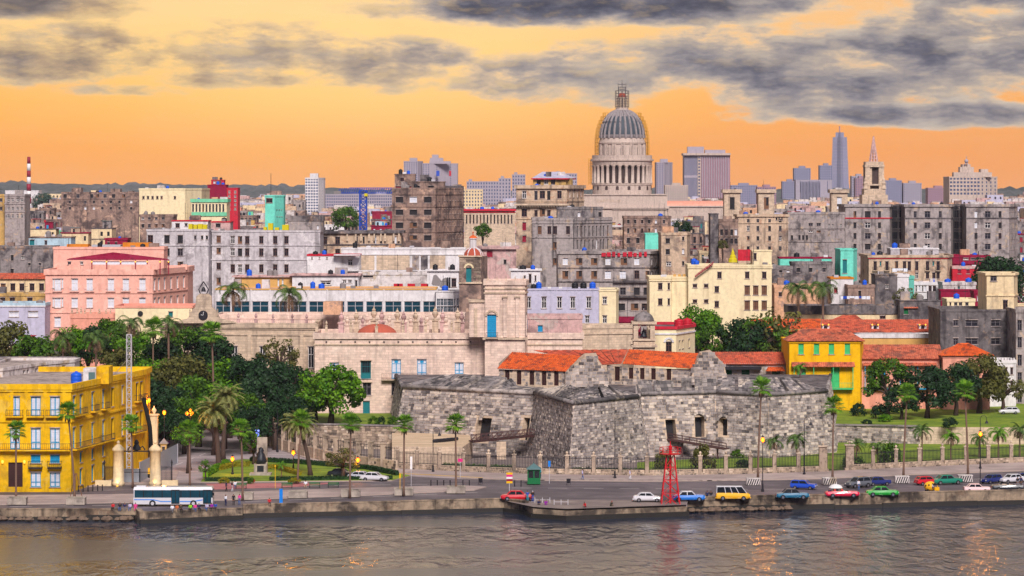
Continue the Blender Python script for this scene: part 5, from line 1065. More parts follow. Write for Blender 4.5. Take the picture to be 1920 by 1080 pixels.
B('long_wall_house','long low house with a sooty parapet behind the red tiled warehouse','house',[(1478,680),(1686,680)],573,10,'w_cream2',[(0,'brown',[1655],R(592,598),11)],prot=598,par=1.8,parmat='w_dark',bands=(588,))
B('peach_ruin','crumbling peach plaster house behind the two royal palms','house',[(1452,706),(1490,706),(1540,706)],534,10,'w_peach',[(0,'hollow',[1463],R(548,556),6),(1,'hollow',[1500],R(545,553),5)],prot=575)
B('white_house','white house with red door and a line of washing','house',[(1558,708),(1600,708)],520,8,'w_white',[(0,'maroon',[1567],R(540,549),7)],prot=560,parmat='w_orange',par=.4)
B('water_tower_house','brown plastered house with a black tank right of the washing line','house',[(1590,702),(1640,702)],534,8,'w_brown',[(0,'hollow',[1612],R(545,555),5)],prot=565)
B('grey_house','grey old house beside the cream flats with patched windows','house',[(1448,722),(1456,722),(1486,724)],500,10,'w_grey2',[(0,'dark',[1452],R(530,538,547,560),6),(1,'hollow',[1464,1478],R(503,511),7)],prot=560)
# washing on the lines
def washing(name,label,a,b,row,Y,n,seed,mats=('cloth_white','cloth_white','cloth_blue')):
    th=thing(name,label,'laundry',(X((a+b)/2,Y),Y,Z(row+8,Y)));rr=random.Random(seed);mb=MB();mb.beam(P3(a,row,Y),P3(b,row,Y),.04);mb.build('line','iron',th)
    for e in(a,b):mb=MB();mb.beam(P3(e,row-1,Y),P3(e,row+14,Y),.1);mb.build('pole','iron',th)
    x=a+1
    while x<b-3:
        w_=rr.uniform(4,9);h_=rr.uniform(4,7);mb=MB();k=5
        for i in range(k):u0,u1=x+w_*i/k,x+w_*(i+1)/k;d0,d1=.12*sin(i*1.7+x),.12*sin((i+1)*1.7+x);mb.face([P3(u0,row+h_,Y+d0),P3(u1,row+h_,Y+d1),P3(u1,row,Y),P3(u0,row,Y)])
        mb.build('sheet',rr.choice(mats),th);x+=w_+rr.uniform(.3,1)
washing('washing_line','white sheets and blue cloth drying on the line near the royal palms',1575,1634,555,690,7,1);washing('washing_line','white washing strung between balconies of the two-storey tenement',1672,1702,503,788,4,2,('cloth_white',))
# ================================================================ domed capitol
YCP=1560;k_=YCP/F
def cz(r):return Z(r,YCP)
cap=thing('domed_capitol','great stone capitol with scaffolded dome and colonnaded drum','capitol',(X(1169,YCP),YCP+20,g(YCP)))
cx0,cy0=X(1169,YCP),YCP+20
mb=MB();mb.box(X(1095,YCP),X(1251,YCP),YCP,YCP+46,g(YCP)-1,cz(365));mb.build('base','w_capitol',cap)
mb=MB();ring(mb,[(X(1095,YCP),YCP),(X(1251,YCP),YCP),(X(1251,YCP),YCP+46),(X(1095,YCP),YCP+46)],cz(366),cz(364),.6,.5);ring(mb,[(X(1095,YCP),YCP),(X(1251,YCP),YCP),(X(1251,YCP),YCP+46),(X(1095,YCP),YCP+46)],cz(391),cz(387.5),1.0,.2);mb.build('base_cornice','w_capitol',cap)
for k in range(34):px=1149+k*3;(pbox('dentil',cap,px,px+1.4,391,393.5,YCP-.8,.78,'w_capitol')if px<1250 else None)
mb=MB();mb.box(X(1251,YCP)+.01,X(1362,YCP),YCP+6,YCP+40,g(YCP)-1,cz(386));mb.build('wing','w_capitol',cap);mb=MB();mb.box(X(1040,YCP),X(1095,YCP)-.01,YCP+6,YCP+40,g(YCP)-1,cz(386));mb.build('wing','w_capitol',cap)
mb=MB();n=8;xa,xb=X(1222,YCP),X(1362,YCP)
for i in range(n):
    a,b=pi*i/n,pi*(i+1)/n;q=lambda t_:(YCP+14-8*cos(t_),cz(386)+2.6*sin(t_));mb.face([(xa,*q(a)),(xb,*q(a)),(xb,*q(b)),(xa,*q(b))])
mb.face([(xa,YCP+6,cz(386)),(xa,YCP+22,cz(386)),*[(xa,YCP+14-8*cos(pi*(n-i)/n),cz(386)+2.6*sin(pi*(n-i)/n))for i in range(1,n)]]);mb.build('barrel_roof','w_salmon',cap)
mb=MB();ring(mb,[(X(1251.5,YCP),YCP+6),(X(1362,YCP),YCP+6),(X(1362,YCP),YCP+40),(X(1251.5,YCP),YCP+40)],cz(388),cz(385.5),.7,.2);mb.build('wing_cornice','w_capitol',cap)
tcv=bpy.data.curves.new('inscription','FONT');tcv.body='CAPITOLIO';tcv.size=2.0;tcv.extrude=.12;tcv.align_x='CENTER';tcv.space_character=1.25
to=bpy.data.objects.new('tmp',tcv);COL.objects.link(to);dg=bpy.context.evaluated_depsgraph_get();me=bpy.data.meshes.new_from_object(to.evaluated_get(dg));bpy.data.objects.remove(to)
me.materials.clear();me.materials.append(MAT('w_stone'));link('inscription',me,cap,(X(1141,YCP)-cx0,YCP-.05-cy0,cz(379)-g(YCP)),(pi/2,0,0))
def drum(name,pr,mat,n=40,smooth=False):
    mb=MB();mb.lathe((cx0,cy0,0),[(r*k_,cz(row))for r,row in pr],n);return mb.build(name,mat,cap,smooth)
drum('podium',[(56,366),(56,347),(57.5,346.5),(57.5,344)],'w_capitol')
drum('drum_core',[(47,344),(47,309)],'hollow_brown')
drum('entablature',[(56,309.5),(57,306),(57,302),(60,301),(60,298),(57,297.5),(57,294),(44,293.6)],'w_capitol')
drum('upper_drum',[(45,293.6),(45,291),(43.5,290.8),(43.5,270),(45,269.5),(46,266.5),(44,266),(43,262),(42,258)],'w_capitol')
prf=[(42*cos(a)**.88 if a<pi/2 else 0,258-54*sin(a))for a in[i*1.36/11 for i in range(12)]]
drum('dome',prf,'w_dome',48,True)
NR=24
for i in range(NR):
    a=2*pi*i/NR+.13;mb=MB();mb.tube([(cx0+(r+.6)*k_*cos(a),cy0+(r+.6)*k_*sin(a),cz(row))for r,row in prf],.62,6);mb.build('dome_rib','w_dome',cap)
mb=MB()
for i in range(NR):
    a=2*pi*(i+.5)/NR+.13
    for j in range(6):
        r0,q0=prf[1+j];r1,q1=prf[2+j];w_=.082-.003*j;o=.3
        mb.face([(cx0+(r0+o)*k_*cos(a-w_),cy0+(r0+o)*k_*sin(a-w_),cz(q0)),(cx0+(r0+o)*k_*cos(a+w_),cy0+(r0+o)*k_*sin(a+w_),cz(q0)),(cx0+(r1+o)*k_*cos(a+w_),cy0+(r1+o)*k_*sin(a+w_),cz(q1)),(cx0+(r1+o)*k_*cos(a-w_),cy0+(r1+o)*k_*sin(a-w_),cz(q1))])
stuff(mb.build('dome_panels','copper',cap))
cm=MB();hcol=cz(309.5)-cz(344);cm.lathe((0,0,0),[(1.15,0),(1.15,.5),(.9,.6),(.78,hcol-1.0),(.95,hcol-.8),(1.2,hcol-.1),(1.2,hcol)],10)
c0=cm.build('column','w_capitol',cap,True,(0,0,0));NC=28;og=ORG[cap.name]
for i in range(NC):
    a=2*pi*(i+.5)/NC-pi/2;o=c0 if i==0 else link('column',c0.data,cap,(0,0,0));o.location=(cx0+54*k_*cos(a)-og[0],cy0+54*k_*sin(a)-og[1],cz(344)-og[2])
aw=MB();w_,h_=1.15,3.6;n=8
ap=[(-w_,0),(w_,0)]+[(w_*cos(pi*t_/n),h_+w_*sin(pi*t_/n))for t_ in range(n+1)];aw.face([(x,-.12,z)for x,z in ap]);aw.face([(x,.3,z)for x,z in reversed(ap)])
for i in range(len(ap)):j=(i+1)%len(ap);aw.face([(ap[i][0],-.12,ap[i][1]),(ap[i][0],.3,ap[i][1]),(ap[j][0],.3,ap[j][1]),(ap[j][0],-.12,ap[j][1])])
w0=aw.build('arched_window','hollow_brown',cap,False,(0,0,0))
for i in range(16):
    a=2*pi*i/16-pi/2;o=w0 if i==0 else link('arched_window',w0.data,cap,(0,0,0));o.location=(cx0+43.5*k_*cos(a)-og[0],cy0+43.5*k_*sin(a)-og[1],cz(290)-og[2]);o.rotation_euler=(0,0,a+pi/2)
for i in range(32):
    a=2*pi*i/32-pi/2+pi/32+(pi/64)*(1 if i%2 else-1);mb=MB();mb.tube([(cx0+44*k_*cos(a),cy0+44*k_*sin(a),cz(290)),(cx0+44*k_*cos(a),cy0+44*k_*sin(a),cz(269.5))],.5,6);mb.build('pilaster','w_capitol',cap)
for i in range(16):
    a=2*pi*(i+.5)/16-pi/2;o=link('arched_window',w0.data,cap,(0,0,0));o.location=(cx0+56*k_*cos(a)-og[0],cy0+56*k_*sin(a)-og[1],cz(356)-og[2]);o.rotation_euler=(0,0,a+pi/2);o.scale=(.65,1,.42)
mb=MB();ring(mb,[(cx0+57*k_*cos(2*pi*i/40),cy0+57*k_*sin(2*pi*i/40))for i in range(40)],cz(294),cz(290.5),0,.5);mb.build('balustrade','w_capitol',cap)
drum('lantern_base',[(14,207),(13,204),(12,203),(12,200)],'w_capitol',16)
for i in range(10):a=2*pi*i/10;mb=MB();mb.tube([(cx0+8.5*k_*cos(a),cy0+8.5*k_*sin(a),cz(200)),(cx0+8.5*k_*cos(a),cy0+8.5*k_*sin(a),cz(182))],.42,6);mb.build('lantern_column','w_stone',cap)
drum('lantern_core',[(5,200),(5,182)],'hollow_brown',12);drum('lantern_ring',[(9.6,182),(9.6,180)],'w_stone',16);drum('lantern_cupola',[(8.5*cos(a),180-8.5*sin(a))for a in(0,.3,.6,.9,1.2,1.5)],'brickred',16,True)
sc_=thing('scaffolding','steel scaffolding wrapped round the capitol dome and lantern','scaffolding',(cx0,cy0,cz(294)))
mb=MB() # scaffold round the lantern
for i in range(12):
    a=2*pi*i/12;top=160 if i%3 else 153;mb.beam((cx0+13*k_*cos(a),cy0+13*k_*sin(a),cz(200)),(cx0+13*k_*cos(a),cy0+13*k_*sin(a),cz(168)),.22);mb.beam((cx0+7.5*k_*cos(a),cy0+7.5*k_*sin(a),cz(168)),(cx0+7.5*k_*cos(a),cy0+7.5*k_*sin(a),cz(top)),.2)
    for rw in range(168,201,5):b=2*pi*(i+1)/12;mb.beam((cx0+13*k_*cos(a),cy0+13*k_*sin(a),cz(rw)),(cx0+13*k_*cos(b),cy0+13*k_*sin(b),cz(rw)),.18)
    for rw in(156,161,165):b=2*pi*(i+1)/12;mb.beam((cx0+7.5*k_*cos(a),cy0+7.5*k_*sin(a),cz(rw)),(cx0+7.5*k_*cos(b),cy0+7.5*k_*sin(b),cz(rw)),.16)
mb.beam((cx0,cy0,cz(172)),(cx0,cy0,cz(147)),.2);mb.build('lantern_frame','scaffold_grey',sc_)
mb=MB() # stepped scaffold climbing both flanks of the dome
lv=[(294,47.5),(287,47.5),(280,47.5),(273,47.5),(266,47.5),(259,47),(252,46),(245,45),(238,43),(231,40.5),(224,37),(217,32.5),(210,26)]
for side in(0,pi):
    for da in(-.3,0,.3):
        a=side+da
        for j in range(len(lv)-1):
            (q0,r0),(q1,r1)=lv[j],lv[j+1];P0=lambda r,q,aa=a:(cx0+r*k_*cos(aa),cy0+r*k_*sin(aa),cz(q))
            mb.beam(P0(r0,q0),P0(r0,q1),.24);mb.beam(P0(r0+4,q0),P0(r0+4,q1),.3);mb.beam(P0(r0-1,q0),P0(r0+4,q0),.24);mb.beam(P0(r1,q1),P0(r0+4,q1),.24)
            if da<.2:
                P1=lambda r,q:P0(r,q,a+.3);mb.beam(P0(r0+4,q0),P1(r0+4,q0),.2)
mb.build('dome_frame','scaffold',sc_)
mb=MB()
for da in(2.75,2.9,3.05):
    for rw in range(300,345,6):mb.beam((cx0+60*k_*cos(da),cy0+60*k_*sin(da),cz(rw)),(cx0+64*k_*cos(da),cy0+64*k_*sin(da),cz(rw)),.18)
    for r in(60,64):mb.beam((cx0+r*k_*cos(da),cy0+r*k_*sin(da),cz(296)),(cx0+r*k_*cos(da),cy0+r*k_*sin(da),cz(346)),.2)
mb.build('drum_frame','scaffold',sc_)
PROT.append((1095,1362,150,405,YCP,YCP+50))

# ================================================================ skyline of towers
def slab_tower(name,label,pl,pr,rt,Y,mat,cols,nrow,rb=380,kind='haze',side=None,dep=18,w=3,hut=None,wr=.55,cat='tower',huts=()):
    h=(rb-rt)/nrow;rows=[(rt+2+h*i,rt+2+h*(i+wr))for i in range(nrow)]
    cs=[(pl,Y),(pr,Y)]+([(side,Y+dep*.8)]if side else[])
    wn=[(0,kind,cols,rows,w)]+([(1,kind,max(2,cols//2),rows,w)]if side else[])
    o=building(name,label,cat,cs,rt,dep,mat,wn,par=1.0,prot=rb,joined=True,lip=.1)
    for i,(a,b,r)in enumerate(huts):pbox('roof_house',o,a,b,r,rt+1-i*.1,Y+3+i*1.3,8+i,mat)
    return o
T=slab_tower
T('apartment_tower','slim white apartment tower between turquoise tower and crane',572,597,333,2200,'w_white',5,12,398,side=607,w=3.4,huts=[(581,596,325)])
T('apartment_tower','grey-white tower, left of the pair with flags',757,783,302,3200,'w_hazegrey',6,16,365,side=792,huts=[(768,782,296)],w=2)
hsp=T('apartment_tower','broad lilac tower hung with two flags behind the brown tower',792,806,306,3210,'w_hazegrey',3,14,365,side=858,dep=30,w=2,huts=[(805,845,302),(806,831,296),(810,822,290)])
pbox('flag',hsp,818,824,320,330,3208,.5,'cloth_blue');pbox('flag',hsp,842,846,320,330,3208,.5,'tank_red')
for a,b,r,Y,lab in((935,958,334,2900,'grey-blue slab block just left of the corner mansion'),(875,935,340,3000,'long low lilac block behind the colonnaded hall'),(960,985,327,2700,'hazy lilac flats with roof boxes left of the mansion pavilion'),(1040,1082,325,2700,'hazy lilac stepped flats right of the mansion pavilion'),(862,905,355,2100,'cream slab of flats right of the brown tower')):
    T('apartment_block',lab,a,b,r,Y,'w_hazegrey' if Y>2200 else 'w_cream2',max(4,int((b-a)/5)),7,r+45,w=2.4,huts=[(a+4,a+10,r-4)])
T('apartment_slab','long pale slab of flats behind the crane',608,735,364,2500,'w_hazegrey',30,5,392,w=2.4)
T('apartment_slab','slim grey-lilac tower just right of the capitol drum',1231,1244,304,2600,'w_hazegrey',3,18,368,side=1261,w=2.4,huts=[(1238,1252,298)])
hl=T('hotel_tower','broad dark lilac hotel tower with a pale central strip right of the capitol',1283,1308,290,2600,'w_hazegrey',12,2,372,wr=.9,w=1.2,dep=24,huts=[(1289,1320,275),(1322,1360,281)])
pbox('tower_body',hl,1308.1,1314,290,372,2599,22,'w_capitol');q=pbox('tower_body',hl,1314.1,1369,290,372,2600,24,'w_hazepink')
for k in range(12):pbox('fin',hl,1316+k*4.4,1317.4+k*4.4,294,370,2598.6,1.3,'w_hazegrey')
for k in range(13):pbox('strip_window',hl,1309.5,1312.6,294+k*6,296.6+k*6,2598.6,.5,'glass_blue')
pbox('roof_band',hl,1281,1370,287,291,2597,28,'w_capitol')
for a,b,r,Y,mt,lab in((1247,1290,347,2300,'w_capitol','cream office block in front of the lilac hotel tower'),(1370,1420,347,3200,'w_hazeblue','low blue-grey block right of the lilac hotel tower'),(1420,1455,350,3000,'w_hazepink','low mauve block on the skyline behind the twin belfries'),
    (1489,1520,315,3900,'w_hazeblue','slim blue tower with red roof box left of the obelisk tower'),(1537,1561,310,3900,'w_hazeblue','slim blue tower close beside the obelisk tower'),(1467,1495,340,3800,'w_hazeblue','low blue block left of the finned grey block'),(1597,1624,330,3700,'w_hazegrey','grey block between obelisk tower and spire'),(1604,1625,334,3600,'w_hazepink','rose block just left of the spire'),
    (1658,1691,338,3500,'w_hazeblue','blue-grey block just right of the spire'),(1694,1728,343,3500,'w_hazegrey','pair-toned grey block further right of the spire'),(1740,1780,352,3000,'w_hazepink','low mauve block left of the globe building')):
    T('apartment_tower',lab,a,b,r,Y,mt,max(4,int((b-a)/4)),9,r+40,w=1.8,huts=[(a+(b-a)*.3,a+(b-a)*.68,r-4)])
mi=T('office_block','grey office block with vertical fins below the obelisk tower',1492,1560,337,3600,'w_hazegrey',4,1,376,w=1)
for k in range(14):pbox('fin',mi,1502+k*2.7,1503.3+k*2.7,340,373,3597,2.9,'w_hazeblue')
# obelisk tower: tapering five-point star
YO=4200;ob_=thing('obelisk_tower','tapering blue-grey star-plan memorial tower on the skyline','tower',(X(1576,YO),YO,g(YO)))
def star(r,n=5):return[(X(1576,YO)+r*(1 if i%2==0 else .62)*cos(pi*i/n-pi/2),YO+12+r*(1 if i%2==0 else .62)*sin(pi*i/n-pi/2))for i in range(2*n)]
tiers=[(376,20,345,18),(345,17.5,300,16),(300,15.6,257,14),(257,8.5,248,8)]
for(ra,wa,rb_,wb)in tiers:mb=MB();kk=YO/F;mb.prism(star(wa*kk),Z(ra,YO),Z(rb_,YO),0,top=star(wb*kk));mb.build('shaft','w_hazeblue',ob_)
for k in range(18):mb=MB();rw=264+k*6;ww=13.8+3.4*k/18;ring(mb,star(ww*YO/F),Z(rw+.6,YO),Z(rw,YO),.5,.6);mb.build('belt','w_hazegrey',ob_)
mb=MB();mb.beam((X(1576,YO),YO+12,Z(248,YO)),(X(1576,YO),YO+12,Z(236,YO)),1.4);mb.build('mast','w_hazepink',ob_);PROT.append((1555,1600,236,370,YO,YO+40))
# spired tower on the theatre
YS=1300;sp=thing('spired_tower','ornate stone corner tower with an openwork spire','tower',(X(1641,YS),YS,g(YS)))
def sbox(nm,hw,ra,rb_,mat='w_stone'):mb=MB();mb.cbox((X(1641,YS),YS+6,Z(rb_,YS)),2*hw*YS/F,2*hw*YS/F,Z(ra,YS)-Z(rb_,YS));return mb.build(nm,mat,sp)
sbox('base',24,365,400);sbox('base',20,354,364.9);sbox('belfry_core',10,313,353.9,'hollow_brown')
for sx_ in(-1,1):
    for sy_ in(-1,1):mb=MB();mb.cbox((X(1641+sx_*13,YS),YS+6+sy_*13*YS/F,Z(353.9,YS)),2.1,2.1,Z(313,YS)-Z(353.9,YS));mb.build('pier','w_stone',sp)
for ra,rb_,hw in((309,313,18.5),(303,309,17),(345,348,18.5)):sbox('cornice',hw,ra,rb_)
for s in(-1,1):pbox('belfry_side',sp,1641+s*9-3,1641+s*9+3,314,345,YS+6-14.2*YS/F,1.0,'w_stone')
for sx_ in(-1,1):mb=MB();mb.lathe((X(1641+sx_*17,YS),YS+2,Z(354,YS)),[(1.2,0),(.8,1.5),(1.1,2.4),(.6,3.4),(.7,4),(.2,5)],8);mb.build('statue','w_stone',sp)
mb=MB();x0,z0_,z1_=X(1641,YS),Z(303,YS),Z(255,YS)
for i in range(8):
    a=2*pi*i/8;b=2*pi*(i+1)/8;r0=8*YS/F;mb.beam((x0+r0*cos(a),YS+6+r0*sin(a),z0_),(x0,YS+6,z1_),.45)
    for j in range(7):u=j/8;rr_=r0*(1-u);mb.beam((x0+rr_*cos(a),YS+6+rr_*sin(a),z0_+(z1_-z0_)*u),(x0+rr_*cos(b),YS+6+rr_*sin(b),z0_+(z1_-z0_)*u),.35)
mb.build('spire','w_rose',sp);PROT.append((1618,1665,255,380,YS,YS+20))
for px,lab in((1373,'square stone belfry, left of the twin pair right of the capitol'),(1437,'square stone belfry, right of the twin pair, partly cut by roofs'),(1574,'square stone belfry between twin pair and spired tower')):
    YB2=1020;o=building('belfry',lab,'belfry',[(px-15,YB2),(px+15,YB2)],355,6,'w_stone',[(0,'hollow',[px],[(370,392)],9)],par=1.2,prot=400,bands=(362,),lip=.6)
gb_=T('globe_building','stepped cream office block crowned by a globe at right',1780,1838,331,2300,'w_capitol',9,5,366,side=1870,w=4,huts=[(1788,1860,323),(1800,1826,313),(1839,1853,317),(1805,1820,308)])
mb=MB();r_=3.8*2300/F;mb.lathe((X(1812,2305),2305,Z(302,2305)),[(r_*cos(a),r_*sin(a))for a in[-1.5+k*.375 for k in range(9)]],14);mb.build('globe','w_hazegrey',gb_,True)
mb=MB()
for s in(-1,1):mb.beam((X(1812+s*3,2305),2305,Z(308,2305)),(X(1812,2305),2305,Z(304,2305)),.8)
mb.beam((X(1812,2305),2305,Z(298,2305)),(X(1812,2305),2305,Z(293,2305)),.4);mb.build('globe_stand','w_hazegrey',gb_)
# left skyline
ch=thing('striped_chimney','tall red and white striped power station chimney at far left','chimney',(X(54,2500),2500,g(2500)))
rows_=[294,307,320,332,345,358,370,382,396]
for i in range(8):mb=MB();mb.lathe((X(54,2500),2500,0),[((3.1+.22*(i+1))*2500/F,Z(rows_[i+1],2500)),((3.1+.22*i)*2500/F,Z(rows_[i],2500))],16);mb.build('band','maroon_paint' if i%2==0 else 'white_paint',ch,True)
PROT.append((48,61,294,392,2495,2505))
th_=B('theatre','big blank cream theatre block with a row of tiny windows','theatre',[(261,1100),(347,1100),(378,1110)],353,30,'w_cream',[(0,'brown',[269,277.5,286,295,303,328],R(368,373),4)],prot=410,par=.6)
ga=B('arcade_hall','cream hall with tall arched windows and green trim beside the theatre','hall',[(359,1085),(425,1085)],373,12,'w_cream',[(0,'dark',[362+6.3*k for k in range(10)],R(383,397),3.4)],prot=404,parmat='w_mint',par=1.2,lip=.4)
pbox('green_base',ga,359,425,398,405,1084.6,.39,'w_mint')
B('red_flats','crimson apartment block with balconies behind the arcade hall','building',[(425,1260),(446,1260)],352,10,'w_red',[(0,'white',[430,441],[(358+8*k,362+8*k)for k in range(5)],4)],prot=402,par=.4)
B('red_flats','dark red stepped top of flats left of the crimson block','building',[(389,1270),(424,1270)],346,10,'w_maroon',[],prot=372,par=.4);B('red_flats','small red lift house on top of the crimson flats','building',[(396,1276),(420,1276)],337,6,'w_red',[(0,'hollow',[402,412],R(340,344),4)],prot=346,par=.3)
rn=B('ruined_block','long ruined grey-brown apartment block at upper left','building',[(115,1260),(260,1260)],360,14,'w_brown',[(0,'hollow',[122,146,172,183,197,213,232],R(364,371),6),(0,'hollow',[131,160,176,192,208,224,246],R(376,381,388,393),4)],prot=402,bands=(373,385))
for a,b,r in((136,152,352),(207,225,354),(240,249,358)):pbox('roof_house',rn,a,b,r,361,1263,6,'w_brown')
B('grey_flats','shabby grey flats with stained balconies at the left edge','building',[(9,1000),(46,1000)],364,12,'w_grey',[(0,'white',[16,24,33,41],R(372,378,388,394,402,409),4)],prot=412,bands=(382,397));B('ochre_flats','ochre flats cut off by the left edge of the view','building',[(-40,1005),(8.5,1005)],364,10,'w_ochre',[(0,'dark',[-6,2],R(372,378,388,394),5)],prot=412)
B('pavilion_house','old brown house with a small domed roof below the theatre','building',[(262,905),(325,905)],402,10,'w_brown',[(0,'dark',[268,280,293,306],R(407,412,420,427),5)],prot=430)
st=B('arcade_hall','colonnaded grey-stone arcade hall with a red roof strip','hall',[(870,1120),(966,1120)],392,12,'w_stone',[(0,'hollow',[875+6.5*k for k in range(14)],R(403,419),2.6)],prot=425,bands=(398,),lip=.8,parmat='w_red')
B('cornice_block','long low grey block with a heavy dark cornice right of the church tower','building',[(900,760),(968,760)],462,12,'w_rose',[(0,'maroon',[918],R(470,482),11),(0,'hollow',[947],R(487,495),5)],prot=500,bands=(466,),bandmat='w_dark',lip=.8)
B('dome_white_hall','low white vaulted hall on the far left skyline','hall',[(10,2700),(72,2700)],357,20,'w_white',[],prot=372)
# ================================================================ ordinary houses filling the old town
rf_=random.Random(11)
FOOT=[]
for p_ in PROT:FOOT.append((X(p_[0],p_[4]),X(p_[1],p_[5]),p_[4],p_[5]))
LAND=[(54,380,'striped chimney'),(185,380,'ruined block'),(320,385,'cream theatre'),(430,380,'red flats'),(512,395,'turquoise tower'),(590,375,'slim white tower'),(681,390,'blue crane'),(800,400,'brown tower'),(918,405,'colonnaded hall'),(1020,400,'corner mansion'),
        (1170,390,'capitol'),(1290,400,'lilac hotel tower'),(1373,380,'twin belfries'),(1437,430,'pillared house'),(1540,420,'cluttered house'),(1641,380,'spired tower'),(1740,430,'middle tenement'),(1826,350,'globe building'),(1890,430,'right tenement'),
        (55,480,'blank wall house'),(200,480,'pink hotel'),(1130,500,'grey tenement'),(1265,470,'plaster house'),(1350,520,'cream flats'),(1500,500,'turquoise wall'),(1590,490,'turquoise house'),(1700,500,'laundry tenement'),(1820,490,'maroon house'),(1880,545,'cream rooftop house')]
CN={'w_grey':'grey','w_grey2':'dark grey','w_brown':'brown','w_beige':'beige','w_rose':'dusty pink','w_white_old':'off-white','w_peach':'peach','w_cream2':'cream','w_dark':'sooty','w_ochre':'ochre','w_white':'white','w_maroon':'maroon','w_skyblue':'pale blue','w_lavender':'lilac','w_mint':'mint green','w_salmon':'salmon'}
POOL=['w_grey']*7+['w_grey2']*6+['w_brown']*5+['w_beige']*6+['w_rose']*4+['w_white_old']*3+['w_peach']*2+['w_cream2']*3+['w_dark']*2+['w_ochre','w_white','w_maroon','w_skyblue','w_lavender','w_mint','w_salmon']
USED={}
def fill_label(mat,fl,feats,px,row):
    lx,lr,ln=min(LAND,key=lambda q:abs(q[0]-px)+1.6*abs(q[1]-row));dx_,dr=px-lx,row-lr
    where=('left of' if dx_<-22 else 'right of' if dx_>22 else 'behind' if dr<-6 else 'in front of')+' the '+ln
    base=f"{CN[mat]} {fl}-storey {feats} {where}"
    return base
FILL=[]
rc_=random.Random(99)
for nm_,(ft0,zr,z1)in list(BL.items()): # what collects on the flat roofs: tanks, sheds, air boxes, aerials
    ys_=[q[1]for q in ft0];xs_=[q[0]for q in ft0];w_=max(xs_)-min(xs_);o=bpy.data.objects[nm_];y0=max(ft0[0][1],ft0[1][1]);x0,x1=ft0[0][0],ft0[1][0]
    if not 640<min(ys_)<1300 or w_<5 or max(ys_)-y0<5 or 'tile' in nm_ or nm_.startswith(('pink_hotel','tiled')):continue
    for k in range(2+int((x1-x0)/6)):
        x,y=rc_.uniform(min(x0,x1)+1.2,max(x0,x1)-1.2)if abs(x1-x0)>3 else(x0+x1)/2,y0+rc_.uniform(1.2,4);q=rc_.random()
        if q<.3:tank(o,(x,y,zr),rc_.uniform(.5,.8),rc_.uniform(1.1,1.7),rc_.choice(['tank_blue','tank_blue','tank_black','plaster_grey']))
        elif q<.5:mb=MB();mb.cbox((x,y+.4,zr-.02),rc_.uniform(1.4,3),1.6,rc_.uniform(1.2,2.4));mb.build('roof_shed',rc_.choice(['w_grey','w_white_old','w_brown','w_peach','w_roofgrey']),o)
        elif q<.7:mb=MB();mb.beam((x,y,zr),(x,y,zr+rc_.uniform(2.5,5)),.09);mb.beam((x-.7,y,zr+2.2),(x+.7,y,zr+2.2),.06);mb.build('aerial','iron',o)
        else:mb=MB();mb.cbox((x,y,zr-.02),1.1,.8,.9);mb.build('vent_box',rc_.choice(['plaster_grey','w_white','steel']),o)
